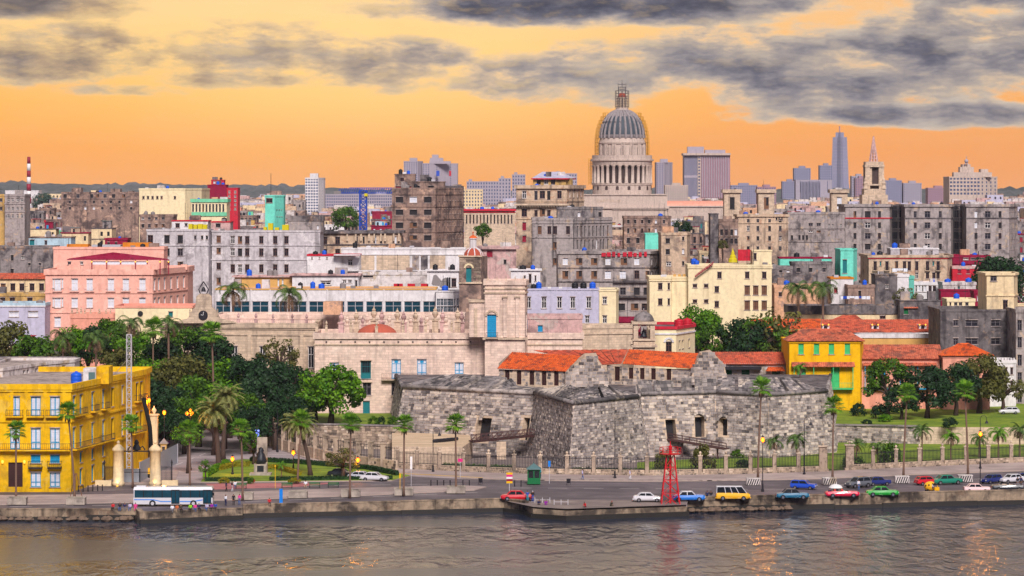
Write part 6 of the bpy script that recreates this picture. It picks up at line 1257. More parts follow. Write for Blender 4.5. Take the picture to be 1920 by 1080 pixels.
def try_house(px,Y,w,h):
    x=X(px,Y);x0,x1,y0,y1=x-w/2,x+w/2,Y,Y+rf_.uniform(8,13);pl,pr=960+x0*F/Y,960+x1*F/Y
    for(a,b,c,d_)in FOOT:
        if x0<b+.4 and x1>a-.4 and y0<d_+.6 and y1>c-.6:return False
    rmin=386
    for(a,b,rt,rb,c,d_)in PROT:
        if c>Y and pl<b-1 and pr>a+1:rmin=max(rmin,rb+rf_.uniform(-6,6))
    zmax=H-(rmin-YH)*Y/F;h=min(h,zmax-g(Y)-(rf_.uniform(0,2)if zmax-g(Y)<h else 0))
    if h<4.2:return False
    zt=g(Y)+h;row=YH-(zt-H)*F/Y
    # is any of it seen above what stands before it?
    if any(d_<Y and a<pl+3 and b>pr-3 and rt<row-1 for(a,b,rt,rb,c,d_)in PROT):return False
    FOOT.append((x0,x1,y0,y1));PROT.append((pl+2,pr-2,row,row+min(16,h*.45*F/Y),Y,y1));mat=rf_.choice(POOL);fl=max(1,round((h-1)/3.7));fh=(h-1.2)/fl;k_=F/Y;feats=[]
    n=max(2,int(w/rf_.uniform(1.9,2.9)));wn=[];kinds=['hollow','brown','dark','half','white','brown','maroon','pale','brownshut','tealdoor']
    for i in range(min(fl,4)):
        ra=row+(1.5+fh*i)*k_;rb=ra+rf_.uniform(1.6,2.5)*k_;cols=[pl+(pr-pl)*(q+.5)/n for q in range(n)if rf_.random()<.86];ka,kb=rf_.choice(kinds),rf_.choice(kinds)
        wn+=[(0,ka,cols[::2],[(ra,rb)],1,rf_.uniform(.75,1.2)),(0,kb,cols[1::2],[(ra,rb)],1,rf_.uniform(.75,1.2))]
    o=building('old_house','','house',[(pl,Y),(pr,Y)],row,y1-y0,mat,wn,par=rf_.choice([.4,.7,1.0]),prot=0,group='old houses of the town behind the seafront',bands=[row+(1.0+fh*q)*k_ for q in range(1,min(fl,3))if rf_.random()<.6],joined=Y>1150,lip=rf_.uniform(.08,.35),roof=rf_.choice(['w_roofgrey','w_roofgrey','w_roofpale','w_grey2','w_red']),parmat=rf_.choice([None,None,None,'w_maroon','w_roofgrey','w_white_old']),bandmat='w_roofgrey')
    if Y<1250 and fl>1 and rf_.random()<.6:rail(o,(x0+.5,Y),(x1-rf_.uniform(.5,w*.5),Y),zt-1.5-fh-2.4,.8,.95,'iron',max(6,int(w)),'balcony','w_roofgrey');feats.append('an iron balcony')
    zr=BL[o.name][1]
    if rf_.random()<.45:mb=MB();ww=rf_.uniform(.3,.7)*w;a=rf_.choice([x0+.3,x1-ww-.3]);mb.box(a,a+ww,y0+3.5,y0+3.8,zr-.02,zr+rf_.uniform(1.5,3));mb.build('roof_wall',rf_.choice(POOL),o)
    for k in range(rf_.choice([0,1,1,2])):
        hx=rf_.uniform(x0+2,x1-2);hy=rf_.uniform(y0+2.2,y1-3);mb=MB();hh=rf_.uniform(2.0,3.2);wd,dp=rf_.uniform(2.2,4.2),rf_.uniform(2.2,3.6);mb.cbox((hx,hy,zr-.02),wd,dp,hh);ht_=mb.build('roof_hut',rf_.choice(POOL),o)
        mb=MB();mb.box(hx-wd*.3,hx-wd*.3+.9,hy-dp/2-.06,hy-dp/2+.01,zr,zr+1.8);mb.build('hut_door',rf_.choice(['wood_dark','hollow','frame_blue','wood_brown']),ht_);mb=MB();mb.cbox((hx,hy,zr+hh-.018),wd+.5,dp+.5,.14);mb.build('hut_roof',rf_.choice(['w_roofgrey','w_red','w_maroon','w_roofpale','roof_sheet']),ht_)
        if k==0:feats.append('a rooftop hut')
    for k in range(rf_.choice([0,1,1,2])):
        tm=rf_.choice(['tank_blue','tank_blue','tank_blue','tank_black','tank_red']);tank(o,(rf_.uniform(x0+1,x1-1),rf_.uniform(y0+.9,y0+2.5),zr),rf_.uniform(.5,.85),rf_.uniform(1.1,1.7),tm)
        if k==0:feats.append('a '+tm[5:]+' water tank')
    if rf_.random()<.5:mb=MB();ax_,ay_=rf_.uniform(x0+1,x1-1),rf_.uniform(y0+1,y1-1);mb.beam((ax_,ay_,zr),(ax_,ay_,zr+rf_.uniform(3,6)),.1);mb.beam((ax_-.8,ay_,zr+2.6),(ax_+.8,ay_,zr+2.6),.07);mb.build('aerial','iron',o)
    ft_='with '+feats[0]if feats else rf_.choice(['with a flat bare roof','with a plain parapet'])
    FILL.append((o,fill_label(mat,['one','two','three','four','five','six','seven'][min(6,fl-1)],ft_,(pl+pr)/2,row),px,row));return True
for Y0,Y1,cap_,hs in((640,720,25,(6,13)),(720,800,40,(8,16)),(800,900,50,(10,20)),(900,1050,60,(11,22)),(1050,1300,65,(11,23)),(1300,1750,58,(11,22))):
    got=0
    for _ in range(1500):
        if got<cap_ and try_house(rf_.uniform(-60,1980),rf_.uniform(Y0,Y1),rf_.uniform(7,16),rf_.uniform(*hs)):got+=1
seen={}
for o,lab,px,row in FILL:seen.setdefault(lab,[]).append((px,row,o))
ORD=['leftmost','second from left','third from left','fourth from left','fifth from left','sixth from left','seventh from left','eighth from left']
for lab,L_ in seen.items():
    L_.sort(key=lambda q:q[0])
    for i,(px,row,o)in enumerate(L_):o['label']=lab if len(L_)==1 else f"{lab}, {ORD[min(i, 7)]}"
# beyond those the roofs run together: one mass of far houses
fm=MB();fw_=MB()
for _ in range(4200):
    Y=1300+1900*rf_.random()**.8;px=rf_.uniform(-260,2180);w=rf_.uniform(9,26);h=rf_.uniform(8,19)if rf_.random()<.93 else rf_.uniform(20,34);x=X(px,Y);dp_=rf_.uniform(8,16)
    if any(x-w/2<b+1 and x+w/2>a-1 and Y<d_+1 and Y+dp_>c-1 for(a,b,c,d_)in FOOT):continue
    zt=g(Y)+h;row=YH-(zt-H)*F/Y
    if row<362 and h>20:continue
    if any(c>Y and px+w*F/Y/2>a+1 and px-w*F/Y/2<b-1 and row<rb-2 for(a,b,rt,rb,c,d_)in PROT):continue
    mi_=rf_.randrange(8);fm.box(x-w/2,x+w/2,Y,Y+dp_,g(Y)-.5,zt,mi_)
    if rf_.random()<.5:fm.box(x-w*.3,x+w*.1,Y+2,Y+6,zt,zt+2.6,rf_.randrange(8))
    nf=max(1,int(h/4));nc=max(2,int(w/3.2))
    for i in range(nf):
        for j in range(nc):
            if rf_.random()<.8:u=x-w/2+w*(j+.5)/nc;z=zt-1.4-i*4;fw_.face([(u-.6,Y-.06,z-1.9),(u+.6,Y-.06,z-1.9),(u+.6,Y-.06,z),(u-.6,Y-.06,z)])
dc=stuff(fm.build('distant_houses',['w_grey','w_beige','w_rose','w_white_old','w_brown','w_cream2','w_lavender','w_peach']));tag(dc,'far-off roofs of the city running together towards the hills','houses')
stuff(fw_.build('far_windows','glass',dc))
print('FILL',len(FILL),'objects',len(bpy.data.objects))
# ================================================================ trees, palms, hedges
def crown_mesh(seed,n=4200,leaf=.052,sparse=False):
    rr=random.Random(seed);mb=MB();lobes=[]
    for i in range(34 if not sparse else 18):
        a=rr.uniform(0,2*pi);u=rr.uniform(-.55,1);r=sqrt(max(0,1-u*u))*rr.uniform(.5,.86);lobes.append((r*cos(a),r*sin(a),u*rr.uniform(.45,.68),rr.uniform(.14,.34)))
    for i in range(n):
        c=rr.choice(lobes);a=rr.uniform(0,2*pi);u=rr.uniform(-1,1);s=sqrt(1-u*u);k=c[3]*(1-.5*rr.random()**2.2)
        d=(s*cos(a),s*sin(a),u);p_=[c[0]+d[0]*k,c[1]+d[1]*k,c[2]+d[2]*k*.85]
        nx,ny,nz=d[0]+rr.gauss(0,.5),d[1]+rr.gauss(0,.5),d[2]+.5+rr.gauss(0,.5);L=sqrt(nx*nx+ny*ny+nz*nz)or 1;nx,ny,nz=nx/L,ny/L,nz/L
        t_=(-ny,nx,0)if abs(nz)<.95 else(1,0,0);tl=sqrt(t_[0]**2+t_[1]**2);t_=(t_[0]/tl,t_[1]/tl,0);b_=(ny*t_[2]-nz*t_[1],nz*t_[0]-nx*t_[2],nx*t_[1]-ny*t_[0])
        ra=rr.uniform(0,pi);e1=[t_[q]*cos(ra)+b_[q]*sin(ra)for q in range(3)];e2=[-t_[q]*sin(ra)+b_[q]*cos(ra)for q in range(3)];w_=leaf*rr.uniform(.6,1.35);h_=w_*rr.uniform(.55,.8)
        mb.face([tuple(p_[q]-e1[q]*w_ for q in range(3)),tuple(p_[q]-e2[q]*h_ for q in range(3)),tuple(p_[q]+e1[q]*w_ for q in range(3)),tuple(p_[q]+e2[q]*h_ for q in range(3))])
    me=bpy.data.meshes.new('crown');me.from_pydata(mb.v,[],mb.f);me.materials.append(MAT('leaf_mid'));me.update();return me,lobes
CR=[crown_mesh(s)for s in(1,2,3,4,5)];CS=[crown_mesh(s,1500,.045,True)for s in(8,9,10)];CB=[crown_mesh(s,1300,.085)for s in(21,22,23)]
def setmat(o,i,m):o.material_slots[i].link='OBJECT';o.material_slots[i].material=MAT(m)
tr_=random.Random(77)
def tree(label,px,rt,wpx,Y,mat,name='leafy_tree',sparse=False,group=None,gz=None,trunk='trunk_dark',cat='tree',squat=1.0):
    R_=wpx/2*Y/F;zt=Z(rt,Y);z0=gz if gz is not None else g(Y);hc=min(zt-z0-.3,R_*1.75*squat);zc=zt-hc/2*.95
    th=thing(name,label,cat,(X(px,Y),Y,z0),group=group);me,lobes=tr_.choice(CS if sparse else CR);rz=tr_.uniform(0,6.28)
    o=link('crown',me,th,(0,0,zc-z0),(0,0,rz));o.scale=(R_,R_,hc/1.55);setmat(o,0,mat)
    mb=MB();hb=zc-z0-hc*.2;tr0=max(.12,R_*.075);mb.tube([(0,0,-.1),(R_*.03,0,hb*.5),(0,R_*.02,hb)],[tr0*1.4,tr0,tr0*.8],8)
    for(lx,ly,lz,lr)in lobes[:(14 if sparse else 7)]:
        c,s=cos(rz),sin(rz);e=((lx*c-ly*s)*R_,(lx*s+ly*c)*R_,zc-z0+lz*hc/1.55);m_=(e[0]*.35,e[1]*.35,hb+(e[2]-hb)*.45);mb.tube([(0,0,hb*.86),m_,e],[tr0*.7,tr0*.42,tr0*.14],5)
    mb.lb('trunk',trunk,th,True);return th
PT=[(12,608,130,578,'leaf_olive'),(62,628,110,572,'leaf_mid'),(110,655,100,562,'leaf_olive'),(165,612,95,588,'leaf_dark'),(205,598,90,593,'leaf_mid'),(250,622,110,582,'leaf_bright'),(300,640,110,576,'leaf_dark'),(345,615,100,592,'leaf_mid'),(285,672,130,566,'leaf_bright'),(345,668,130,562,'leaf_olive'),
      (405,636,120,588,'leaf_dark'),(430,672,120,576,'leaf_bright'),(372,705,130,556,'leaf_mid'),(462,672,110,570,'leaf_dark'),(505,668,110,576,'leaf_dark'),(548,686,90,580,'leaf_dark'),(305,715,120,548,'leaf_dark'),(420,715,120,552,'leaf_bright'),(486,706,120,556,'leaf_dark'),(345,742,90,542,'leaf_mid'),(215,655,90,572,'leaf_olive'),(250,690,90,560,'leaf_dark'),(535,725,80,566,'leaf_dark'),(460,738,80,548,'leaf_mid'),(288,735,100,538,'leaf_dark'),(330,768,80,534,'leaf_dark'),(470,762,90,542,'leaf_dark'),(515,752,90,550,'leaf_dark'),(560,742,80,558,'leaf_dark'),(592,706,90,570,'leaf_mid'),(400,752,90,540,'leaf_mid'),(140,612,90,586,'leaf_bright'),(380,612,80,594,'leaf_dark')]
ADJ={'leaf_olive':'olive-toned','leaf_mid':'mid-green','leaf_dark':'deep green','leaf_bright':'fresh green'}
def near_of(px,row):
    c=[(15,620,'at the left edge of the park'),(105,640,'by the left royal palms'),(190,640,'below the hotel terrace'),(245,640,'behind the lattice mast'),(300,690,'right of the mast'),(345,610,'under the clock gable'),(395,650,'around the tall fan palm'),(375,730,'above the chandelier lamp'),(430,720,'above the date palms'),(500,690,'below the palace wing'),(545,720,'left of the big round tree')]
    return min(c,key=lambda q:abs(q[0]-px)+abs(q[1]-row))[2]
lab_used={}
for(px,rt,w_,Y,mt)in PT:
    l=f"{ADJ[mt]} leafy park tree {near_of(px, rt)}";lab_used[l]=lab_used.get(l,0)+1
    if lab_used[l]>1:l=l.replace('leafy park tree',['','lower leafy park tree','lowest leafy park tree','small leafy park tree','smallest leafy park tree','half-hidden leafy park tree'][lab_used[l]-1])
    tree(l,px,rt,w_,Y,mt,group='broadleaf trees of the park')
tree('thin spreading olive tree in front of the palace wing',524,628,95,590,'leaf_olive',sparse=True)
tree('big round bright green tree standing before the stone palace',620,684,134,562,'leaf_bright',gz=5.6,squat=1.5)
for px,rt,w_,Y,mt,sp_,lab in((1664,674,100,588,'leaf_mid',False,'round green tree in front of the peach house'),(1738,688,112,584,'leaf_dark',False,'deep green tree in the middle of the upper lawn'),(1792,680,100,590,'leaf_dark',False,'deep green tree below the orange-roofed salmon house'),(1836,664,120,596,'leaf_olive',False,'brownish olive tree before the crenellated house'),(1880,690,90,600,'leaf_olive',True,'thin half-bare tree at the right edge by the crenellated house'),(1690,728,80,580,'leaf_dark',False,'low dark tree between the two lawn trees')):
    tree(lab,px,rt,w_,Y,mt,sparse=sp_,gz=5.0)
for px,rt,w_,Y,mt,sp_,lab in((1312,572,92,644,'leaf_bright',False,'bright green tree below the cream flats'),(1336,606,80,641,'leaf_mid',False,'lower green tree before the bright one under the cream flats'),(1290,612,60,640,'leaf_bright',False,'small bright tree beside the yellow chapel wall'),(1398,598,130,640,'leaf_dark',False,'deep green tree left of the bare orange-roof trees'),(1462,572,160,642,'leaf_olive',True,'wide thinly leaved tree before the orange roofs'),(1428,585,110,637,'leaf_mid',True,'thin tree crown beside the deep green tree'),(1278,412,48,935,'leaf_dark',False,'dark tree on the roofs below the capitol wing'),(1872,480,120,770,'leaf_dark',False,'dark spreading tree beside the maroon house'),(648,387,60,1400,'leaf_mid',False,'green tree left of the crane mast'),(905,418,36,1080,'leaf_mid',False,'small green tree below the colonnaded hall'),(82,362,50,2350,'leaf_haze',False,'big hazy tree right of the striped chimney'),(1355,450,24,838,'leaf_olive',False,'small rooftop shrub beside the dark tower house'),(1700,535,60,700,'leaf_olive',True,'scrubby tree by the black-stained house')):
    tree(lab,px,rt,w_,Y,mt,sparse=sp_)
# ---------------------------------------------------------------- palms
def frond(mb,az,e0,L,droop,nl=16,lw=.55,m=0,tw=0,o=(0,0,0),lf=.07):
    pts=[];p_=list(o);e=e0;n=9
    for i in range(n+1):pts.append(tuple(p_));s=L/n;p_[0]+=s*cos(e)*cos(az);p_[1]+=s*cos(e)*sin(az);p_[2]+=s*sin(e);e-=droop/n*(1+i*.16)
    for i in range(n):a,b=pts[i],pts[i+1];w_=.05*(1-i/n)+.015;px_,py_=-sin(az)*w_,cos(az)*w_;mb.face([(a[0]-px_,a[1]-py_,a[2]),(a[0]+px_,a[1]+py_,a[2]),(b[0]+px_,b[1]+py_,b[2]),(b[0]-px_,b[1]-py_,b[2])],m)
    for k in range(nl):
        u=.12+.86*k/nl;i=min(n-1,int(u*n));f_=u*n-i;c=[pts[i][q]+(pts[i+1][q]-pts[i][q])*f_ for q in range(3)];dr=[pts[i+1][q]-pts[i][q]for q in range(3)];dl=sqrt(sum(q*q for q in dr));dr=[q/dl for q in dr]
        ll=lw*(1-abs(u-.45)**1.6*1.3)*1.0
        for s in(-1,1):
            sd_=(-sin(az)*s,cos(az)*s,-.42);tip=[c[q]+(sd_[q]*.85+dr[q]*.55)*ll for q in range(3)];h=lf;mb.face([(c[0]-dr[0]*h,c[1]-dr[1]*h,c[2]-dr[2]*h),(c[0]+dr[0]*h,c[1]+dr[1]*h,c[2]+dr[2]*h),tuple(tip)],m)
def palm_proto(kind,seed):
    rr=random.Random(seed);th=bpy.data.objects.new(kind,None);COL.objects.link(th);mb,md=MB(),MB()
    if kind=='royal_palm':
        for i in range(15):frond(mb,2.4*i+rr.uniform(-.2,.2),rr.uniform(.15,1.25),rr.uniform(3.6,4.4),rr.uniform(1.6,2.2),22,1.0)
        for i in range(7):frond(md,2.4*i+.4,rr.uniform(-.6,-.2),rr.uniform(3,3.8),rr.uniform(.9,1.3),18,.8)
    elif kind=='date_palm':
        for i in range(46):frond(mb,2.4*i+rr.uniform(-.2,.2),1.35-1.75*i/46+rr.uniform(-.1,.1),rr.uniform(3.6,4.3),rr.uniform(.9,1.35),26,.72,lf=.085)
        for i in range(14):frond(md,2.4*i,rr.uniform(-.9,-.5),rr.uniform(2.4,3.2),.5,16,.45,lf=.05)
    elif kind=='coconut_palm':
        for i in range(20):frond(mb,2.4*i+rr.uniform(-.3,.3),rr.uniform(.0,1.3),rr.uniform(2.4,3.2),rr.uniform(1.1,1.9),18,.7)
        for i in range(5):frond(md,2.4*i+1,-.5,2.2,.8,14,.5)
    else: # fan palm
        for i in range(26):
            az=2.4*i;e=1.35-2.0*i/26;st_=rr.uniform(.5,.8);c=(st_*cos(e)*cos(az),st_*cos(e)*sin(az),st_*sin(e));mb.beam((0,0,0),c,.04)
            ax=(cos(e)*cos(az),cos(e)*sin(az),sin(e));sdv=(-sin(az),cos(az),0);R_=rr.uniform(.65,.9)
            for k in range(11):
                a0,a1=-1.45+2.9*k/11,-1.45+2.9*(k+.9)/11;am=(a0+a1)/2;q=lambda a,r,dz=0:tuple(c[j]+(ax[j]*cos(a)+sdv[j]*sin(a))*r for j in range(3));tp=q(am,R_);mb.face([c,q(a0,R_*.6),(tp[0],tp[1],tp[2]-.12),q(a1,R_*.6)])
        for i in range(10):az=2.4*i;md.face([(0,0,-.1),(.35*cos(az),.35*sin(az),-.5),(.3*cos(az+.5),.3*sin(az+.5),-1.1),(.1*cos(az+.3),.1*sin(az+.3),-.6)])
    o=mb.lb('crown',{'royal_palm':'leaf_palm','date_palm':'leaf_date','coconut_palm':'leaf_fan','fan_palm':'leaf_fan'}[kind],th);d_=md.lb('dry_fronds','leaf_brown',th)
    return th,o,d_
PP={k:[palm_proto(k,s)for s in(1,2)]for k in('royal_palm','date_palm','coconut_palm','fan_palm')}
pr_=random.Random(5)
def palm(kind,label,px,rc,Y,z0,tr=.16,lean=0,sc=1.0,group=None,pxb=None,trunk='trunk',cmat=None):
    """palm whose crown centre is seen at (px, rc); pxb: pixel of the foot if it leans"""
    p0,c0,d0=PP[kind][pr_.randrange(2)];xb=X(pxb if pxb is not None else px,Y);xt=X(px,Y);zt=Z(rc,Y)
    th=thing(kind,label,'palm',(xb,Y,z0),group=group);h=zt-z0;dx_=xt-xb
    for q in(c0,d0):o=link(q.name.split('.')[0],q.data,th,(dx_,0,h),(0,0,pr_.uniform(0,6.28)));o.scale=(sc,sc,sc);(setmat(o,0,cmat)if cmat and q is c0 else None)
    mb=MB();n=8;pts=[(dx_*(i/n)**1.5,0,h*i/n)for i in range(n+1)];mb.tube(pts,[tr*(1.5 if i==0 else 1.15-.35*i/n)for i in range(n+1)],8);mb.lb('trunk',trunk,th,True)
    if kind=='royal_palm':mb=MB();mb.tube([(dx_,0,h-1.9),(dx_,0,h-.1)],[tr*.95,tr*.7],8);mb.lb('crown_shaft','leaf_palm',th,True)
    return th
for px,rc,Y,lab in((437,545,638,'royal palm with drooping crown left of two before the glass office'),(542,552,638,'royal palm right of two before the glass office'),(1497,543,674,'royal palm left of the pair behind the tiled warehouse'),(1543,541,674,'royal palm right of the pair behind the tiled warehouse')):palm('royal_palm',lab,px,rc,Y,g(Y),.3,sc=1.3)
for px,rc,Y,lab in((118,632,556,'royal palm rising from the park behind the roofless house'),(180,634,556,'royal palm rising from the park right of the first'),(246,606,570,'royal palm crown above the lattice mast'),(316,606,572,'royal palm crown left of the clock gable')):palm('royal_palm',lab,px,rc,Y,GZ,.24,sc=.95)
palm('fan_palm','fan palm between two royal palms in the park',287,618,566,GZ,.17,sc=1.9);palm('fan_palm','tall fan palm with shaggy crown before the palace wing',397,625,560,GZ,.2,sc=2.0,pxb=402)
palm('date_palm','large date palm right of the chandelier lamp',402,772,513,GZ,.42,sc=1.0,pxb=410,trunk='trunk_dark');palm('date_palm','date palm standing just behind the large one',425,745,530,GZ,.38,sc=.95,pxb=418,trunk='trunk_dark');palm('date_palm','leaning date palm beside the park lamp',560,795,500,GZ,.34,sc=.95,pxb=582,trunk='trunk_dark')
FPAL=[(30,809,30,459,'far left fan palm in a planter before the yellow house door'),(127,773,140,460,'leaning fan palm with timber props before the yellow corner'),(246,796,249,480,'fan palm between the stone gate piers'),(355,806,356,480,'fan palm left of the park island'),(452,805,455,461,'fan palm in the planter behind the couple'),(566,789,558,487,'fan palm in front of the leaning date palm'),(658,795,656,464,'fan palm in the planter near the parked cars'),(758,797,757,467,'fan palm in the planter near the white sign'),(854,795,855,471,'fan palm in the planter left of the kiosk')]
for px,rc,pb_,Y,lab in FPAL:palm('fan_palm',lab,px,rc,Y,GZ+.1,.15,sc=1.45,pxb=pb_,group='fan palms along the seafront')
for px,rc,pb_,rb_,lab in((1428,728,1421,893,'tall fan palm before the right bastion'),(1563,762,1561,892,'fan palm at the garden gate'),(1701,738,1694,889,'tall fan palm right of the grey off-roader'),(1809,734,1815,886,'tall fan palm near the lit lamp at right')):
    palm('fan_palm',lab,px,rc,YG(rb_),GZ+.1,.16,sc=1.5,pxb=pb_,group='fan palms along the seafront')
for px,rc,rb_,lab,s in((1452,828,872,'coconut palm at the foot of the right bastion',.8),(1494,824,872,'bushy coconut palm right of the one at the bastion foot',.95),(1606,833,868,'small coconut palm just inside the garden gate',.8),(1646,838,866,'small coconut palm with drooping fronds near the retaining wall',.8),(1729,808,858,'taller coconut palm in the middle of the garden',.95),(1783,820,858,'yellow-green coconut palm behind the railings',.85),(1872,812,855,'yellow-green coconut palm near the right edge',.95),(1912,806,852,'coconut palm at the right edge of the garden',.95),(1836,822,850,'low coconut palm behind the lit lamp post',.8),(1500,690,775,'small palm peeping over the fort wall by the yellow house',.7)):
    palm('coconut_palm',lab,px,rc,YG(rb_)if rb_>800 else 580,GZ,.13,sc=s,cmat='leaf_fan' if 'yellow' in lab else 'leaf_palm')
palm('coconut_palm','tiny palm in the park flower bed',528,872,496,GZ,.08,sc=.45)
for k in PP:
    for th,a,b in PP[k]:
        for o in(a,b,th):bpy.data.objects.remove(o)
# ---------------------------------------------------------------- shrubs and hedges
def bush(label,px,rt,rb_,wpx,mat,Y=None,gz=GZ,name='shrub'):
    Y=Y or YG(rb_);me,_=tr_.choice(CB);h=(rb_-rt)*Y/F;o=link(name,me,None,(X(px,Y),Y,gz+h*.36),(0,0,tr_.uniform(0,6)));R_=wpx/2*Y/F;o.scale=(R_,R_*.9,h*.72);setmat(o,0,mat);return tag(o,label,'shrub')
def hedge(label,pts,h,w,mat,n=70):
    """clipped hedge: a box of leaves following ground points"""
    rr=random.Random(len(label));mb=MB()
    for i in range(len(pts)-1):
        a,b=gp(*pts[i]),gp(*pts[i+1]);L=sqrt((b[0]-a[0])**2+(b[1]-a[1])**2);ux,uy=(b[0]-a[0])/L,(b[1]-a[1])/L
        for _ in range(int(L*n)):
            s,o,z=rr.uniform(0,L),rr.uniform(-w/2,w/2),rr.uniform(0,h);f_=rr.randrange(3)
            if f_==0:z=h-rr.uniform(0,.06)
            elif f_==1:o=-w/2+rr.uniform(0,.05)
            c=(a[0]+ux*s-uy*o,a[1]+uy*s+ux*o,GZ+.12+z);q=.13
            d1=(rr.uniform(-1,1)*q,rr.uniform(-1,1)*q,rr.uniform(-1,1)*q);d2=(rr.uniform(-1,1)*q,rr.uniform(-1,1)*q,rr.uniform(-1,1)*q);mb.face([tuple(c[j]-d1[j]for j in range(3)),tuple(c[j]-d2[j]for j in range(3)),tuple(c[j]+d1[j]for j in range(3)),tuple(c[j]+d2[j]for j in range(3))])
        mb.beam((*a,GZ+.1+h*.45),(*b,GZ+.1+h*.45),w*.8,h*.8)
    return tag(mb.build('hedge',mat),label,'hedge')
hedge('clipped green hedge along the front edge of the park island',[(384,903.6),(470,903.4)],.6,.8,'leaf_dark');hedge('long clipped hedge behind the park benches',[(505,902.5),(736,900)],.6,.8,'leaf_dark');hedge('yellow-green hedge left of the monument',[(408,884),(440,876),(468,876)],.8,.9,'leaf_yellow');hedge('yellow-green hedge right of the monument',[(500,880),(520,880),(562,893)],.7,.9,'leaf_yellow');hedge('dark hedge along the back of the park island',[(470,866),(560,871),(690,882),(745,893)],.8,.8,'leaf_dark');hedge('bright hedge by the date palm foot',[(385,896),(425,872)],.9,1.1,'leaf_bright')
hedge('low green hedge behind the railings left of the kiosk',[(830,880),(965,885)],1.0,1.2,'leaf_mid',30);hedge('low green hedge behind the railings before the near bastion',[(1070,888),(1210,889.5)],.9,1.0,'leaf_mid',30)
bush('round yellow bush below the large date palm',420,884,897,26,'leaf_yellow');bush('round green bush beside the monument steps',470,884,898,20,'leaf_mid');bush('yellow shrub behind the park bench',552,884,898,30,'leaf_yellow')
bush('olive round bush left of the ramp below the fort',1245,832,872,40,'leaf_olive');bush('big olive bush covering the ramp of the fort',1318,818,876,62,'leaf_olive');bush('clipped green shrub at the bastion foot',1382,832,850,34,'leaf_mid');bush('dark shrub beside the garden path',1392,850,868,34,'leaf_dark');bush('green bush behind the garden gate',1600,842,868,50,'leaf_mid');bush('large bright bush below the retaining wall',1672,812,866,52,'leaf_mid')
bush('round dark bush on the upper lawn edge',1624,793,806,26,'leaf_dark',566,5.0);bush('bright bush on the upper lawn',1660,781,798,30,'leaf_bright',574,5.0);bush('dark bush before the yellow house railing',1610,757,786,34,'leaf_dark',588,5.0);bush('dark bush below the round lawn tree',1650,760,792,40,'leaf_dark',582,5.0);bush('dark bush under the deep green lawn tree',1780,800,822,40,'leaf_dark',560,5.0)
for i,(px,w_,m_)in enumerate(((668,24,'leaf_dark'),(700,26,'leaf_mid'),(716,20,'leaf_dark'),(735,26,'leaf_mid'))):bush(['dark shrub at the left door of the palace','palm-like shrub at the palace foot','dark shrub between the palace doors','bright shrub at the right palace door'][i],px,768,786,w_,m_,560,5.6)
tree('bare-branched small tree in the park beside the white car',642,835,84,497,'leaf_olive','small_tree',True);tree('gnarled small tree with big leaves left of the date palm',352,788,70,505,'leaf_bright','small_tree',True);tree('gnarled small tree right of the date palms',475,808,64,520,'leaf_mid','small_tree',True);tree('low sapling at the street corner before the island',385,862,36,492,'leaf_bright','small_tree',True)
# ================================================================ old stone wall and railings
ow=thing('pillared_wall','old stone wall with pillars and grilles curving below the palace','wall',(X(620,530),530,GZ))
OW=[(492,826,790),(500,834,800),(520,842,806),(545,849,810),(575,857,814),(610,866,818),(650,873,822),(695,880,826),(742,886,828)]
op=[(gp(a,b),a,b,t_)for a,b,t_ in OW]
q=MB()
for i in range(len(op)-1):
    a,b=op[i][0],op[i+1][0];lay(q,((*a,GZ),(*b,GZ),(*b,GZ+2.0),(*a,GZ+2.0)),.45,.5,1.0);mb=MB();mb.beam((a[0],a[1]+.4,GZ+1.0),(b[0],b[1]+.4,GZ+1.0),.7,2.0);mb.build('wall_base','w_stone',ow)
    mg=MB();n=9
    for k in range(n):u=(k+.5)/n;x,y=a[0]+(b[0]-a[0])*u,a[1]+(b[1]-a[1])*u+.3;mg.beam((x,y,GZ+2.0),(x,y,GZ+4.3),.06)
    for z in(2.3,4.1):mg.beam((a[0],a[1]+.3,GZ+z),(b[0],b[1]+.3,GZ+z),.07)
    mg.build('grille','iron',ow)
    for u in(0,.5):x,y=a[0]+(b[0]-a[0])*u,a[1]+(b[1]-a[1])*u+.35;mb=MB();mb.cbox((x,y,GZ),.95,.95,4.6);mb.cbox((x,y,GZ+4.6),1.2,1.2,.25);(mb.lathe((x,y,GZ+4.85),[(.25,0),(.18,.2),(.42,.55),(.42,.75),(.05,1.1)],8)if i<2 else None);mb.build('pillar','wall_stone',ow)
stuff(q.build('stone_courses','wall_stone',ow))
t2=thing('retaining_wall','long upper stone wall below the palace garden bed','wall',(X(680,552),552,GZ));q=MB()
a,b=(X(560,556),556),(X(760,550),550);lay(q,((*a,GZ),(*b,GZ),(*b,6.0),(*a,6.0)),.5,.6,1.2);stuff(q.build('stone_courses','wall_stone',t2));mb=MB();mb.beam((a[0],a[1]+.6,4.1),(b[0],b[1]+.6,4.1),1.1,3.8);mb.build('core','w_stone',t2);mb=MB();mb.beam((a[0],a[1]+.3,6.1),(b[0],b[1]+.3,6.1),1.0,.25);mb.build('coping','fort_top',t2)
gm=MB();gm.prism([(X(560,556)+.2,557.3),(X(760,550),551.3),(X(775,588),588),(X(560,588),588)],GZ,5.6,1,mt=0);struct(gm.build('palace_bed',['lawn','w_stone']))
pm=building('pink_pavement_wall','dusky pink wall and gate glimpsed under the park trees','wall',[(380,596),(560,592)],755,2,'w_salmon',[(0,'hollow',[452,500],R(765,790),10)],prot=0,par=.3)
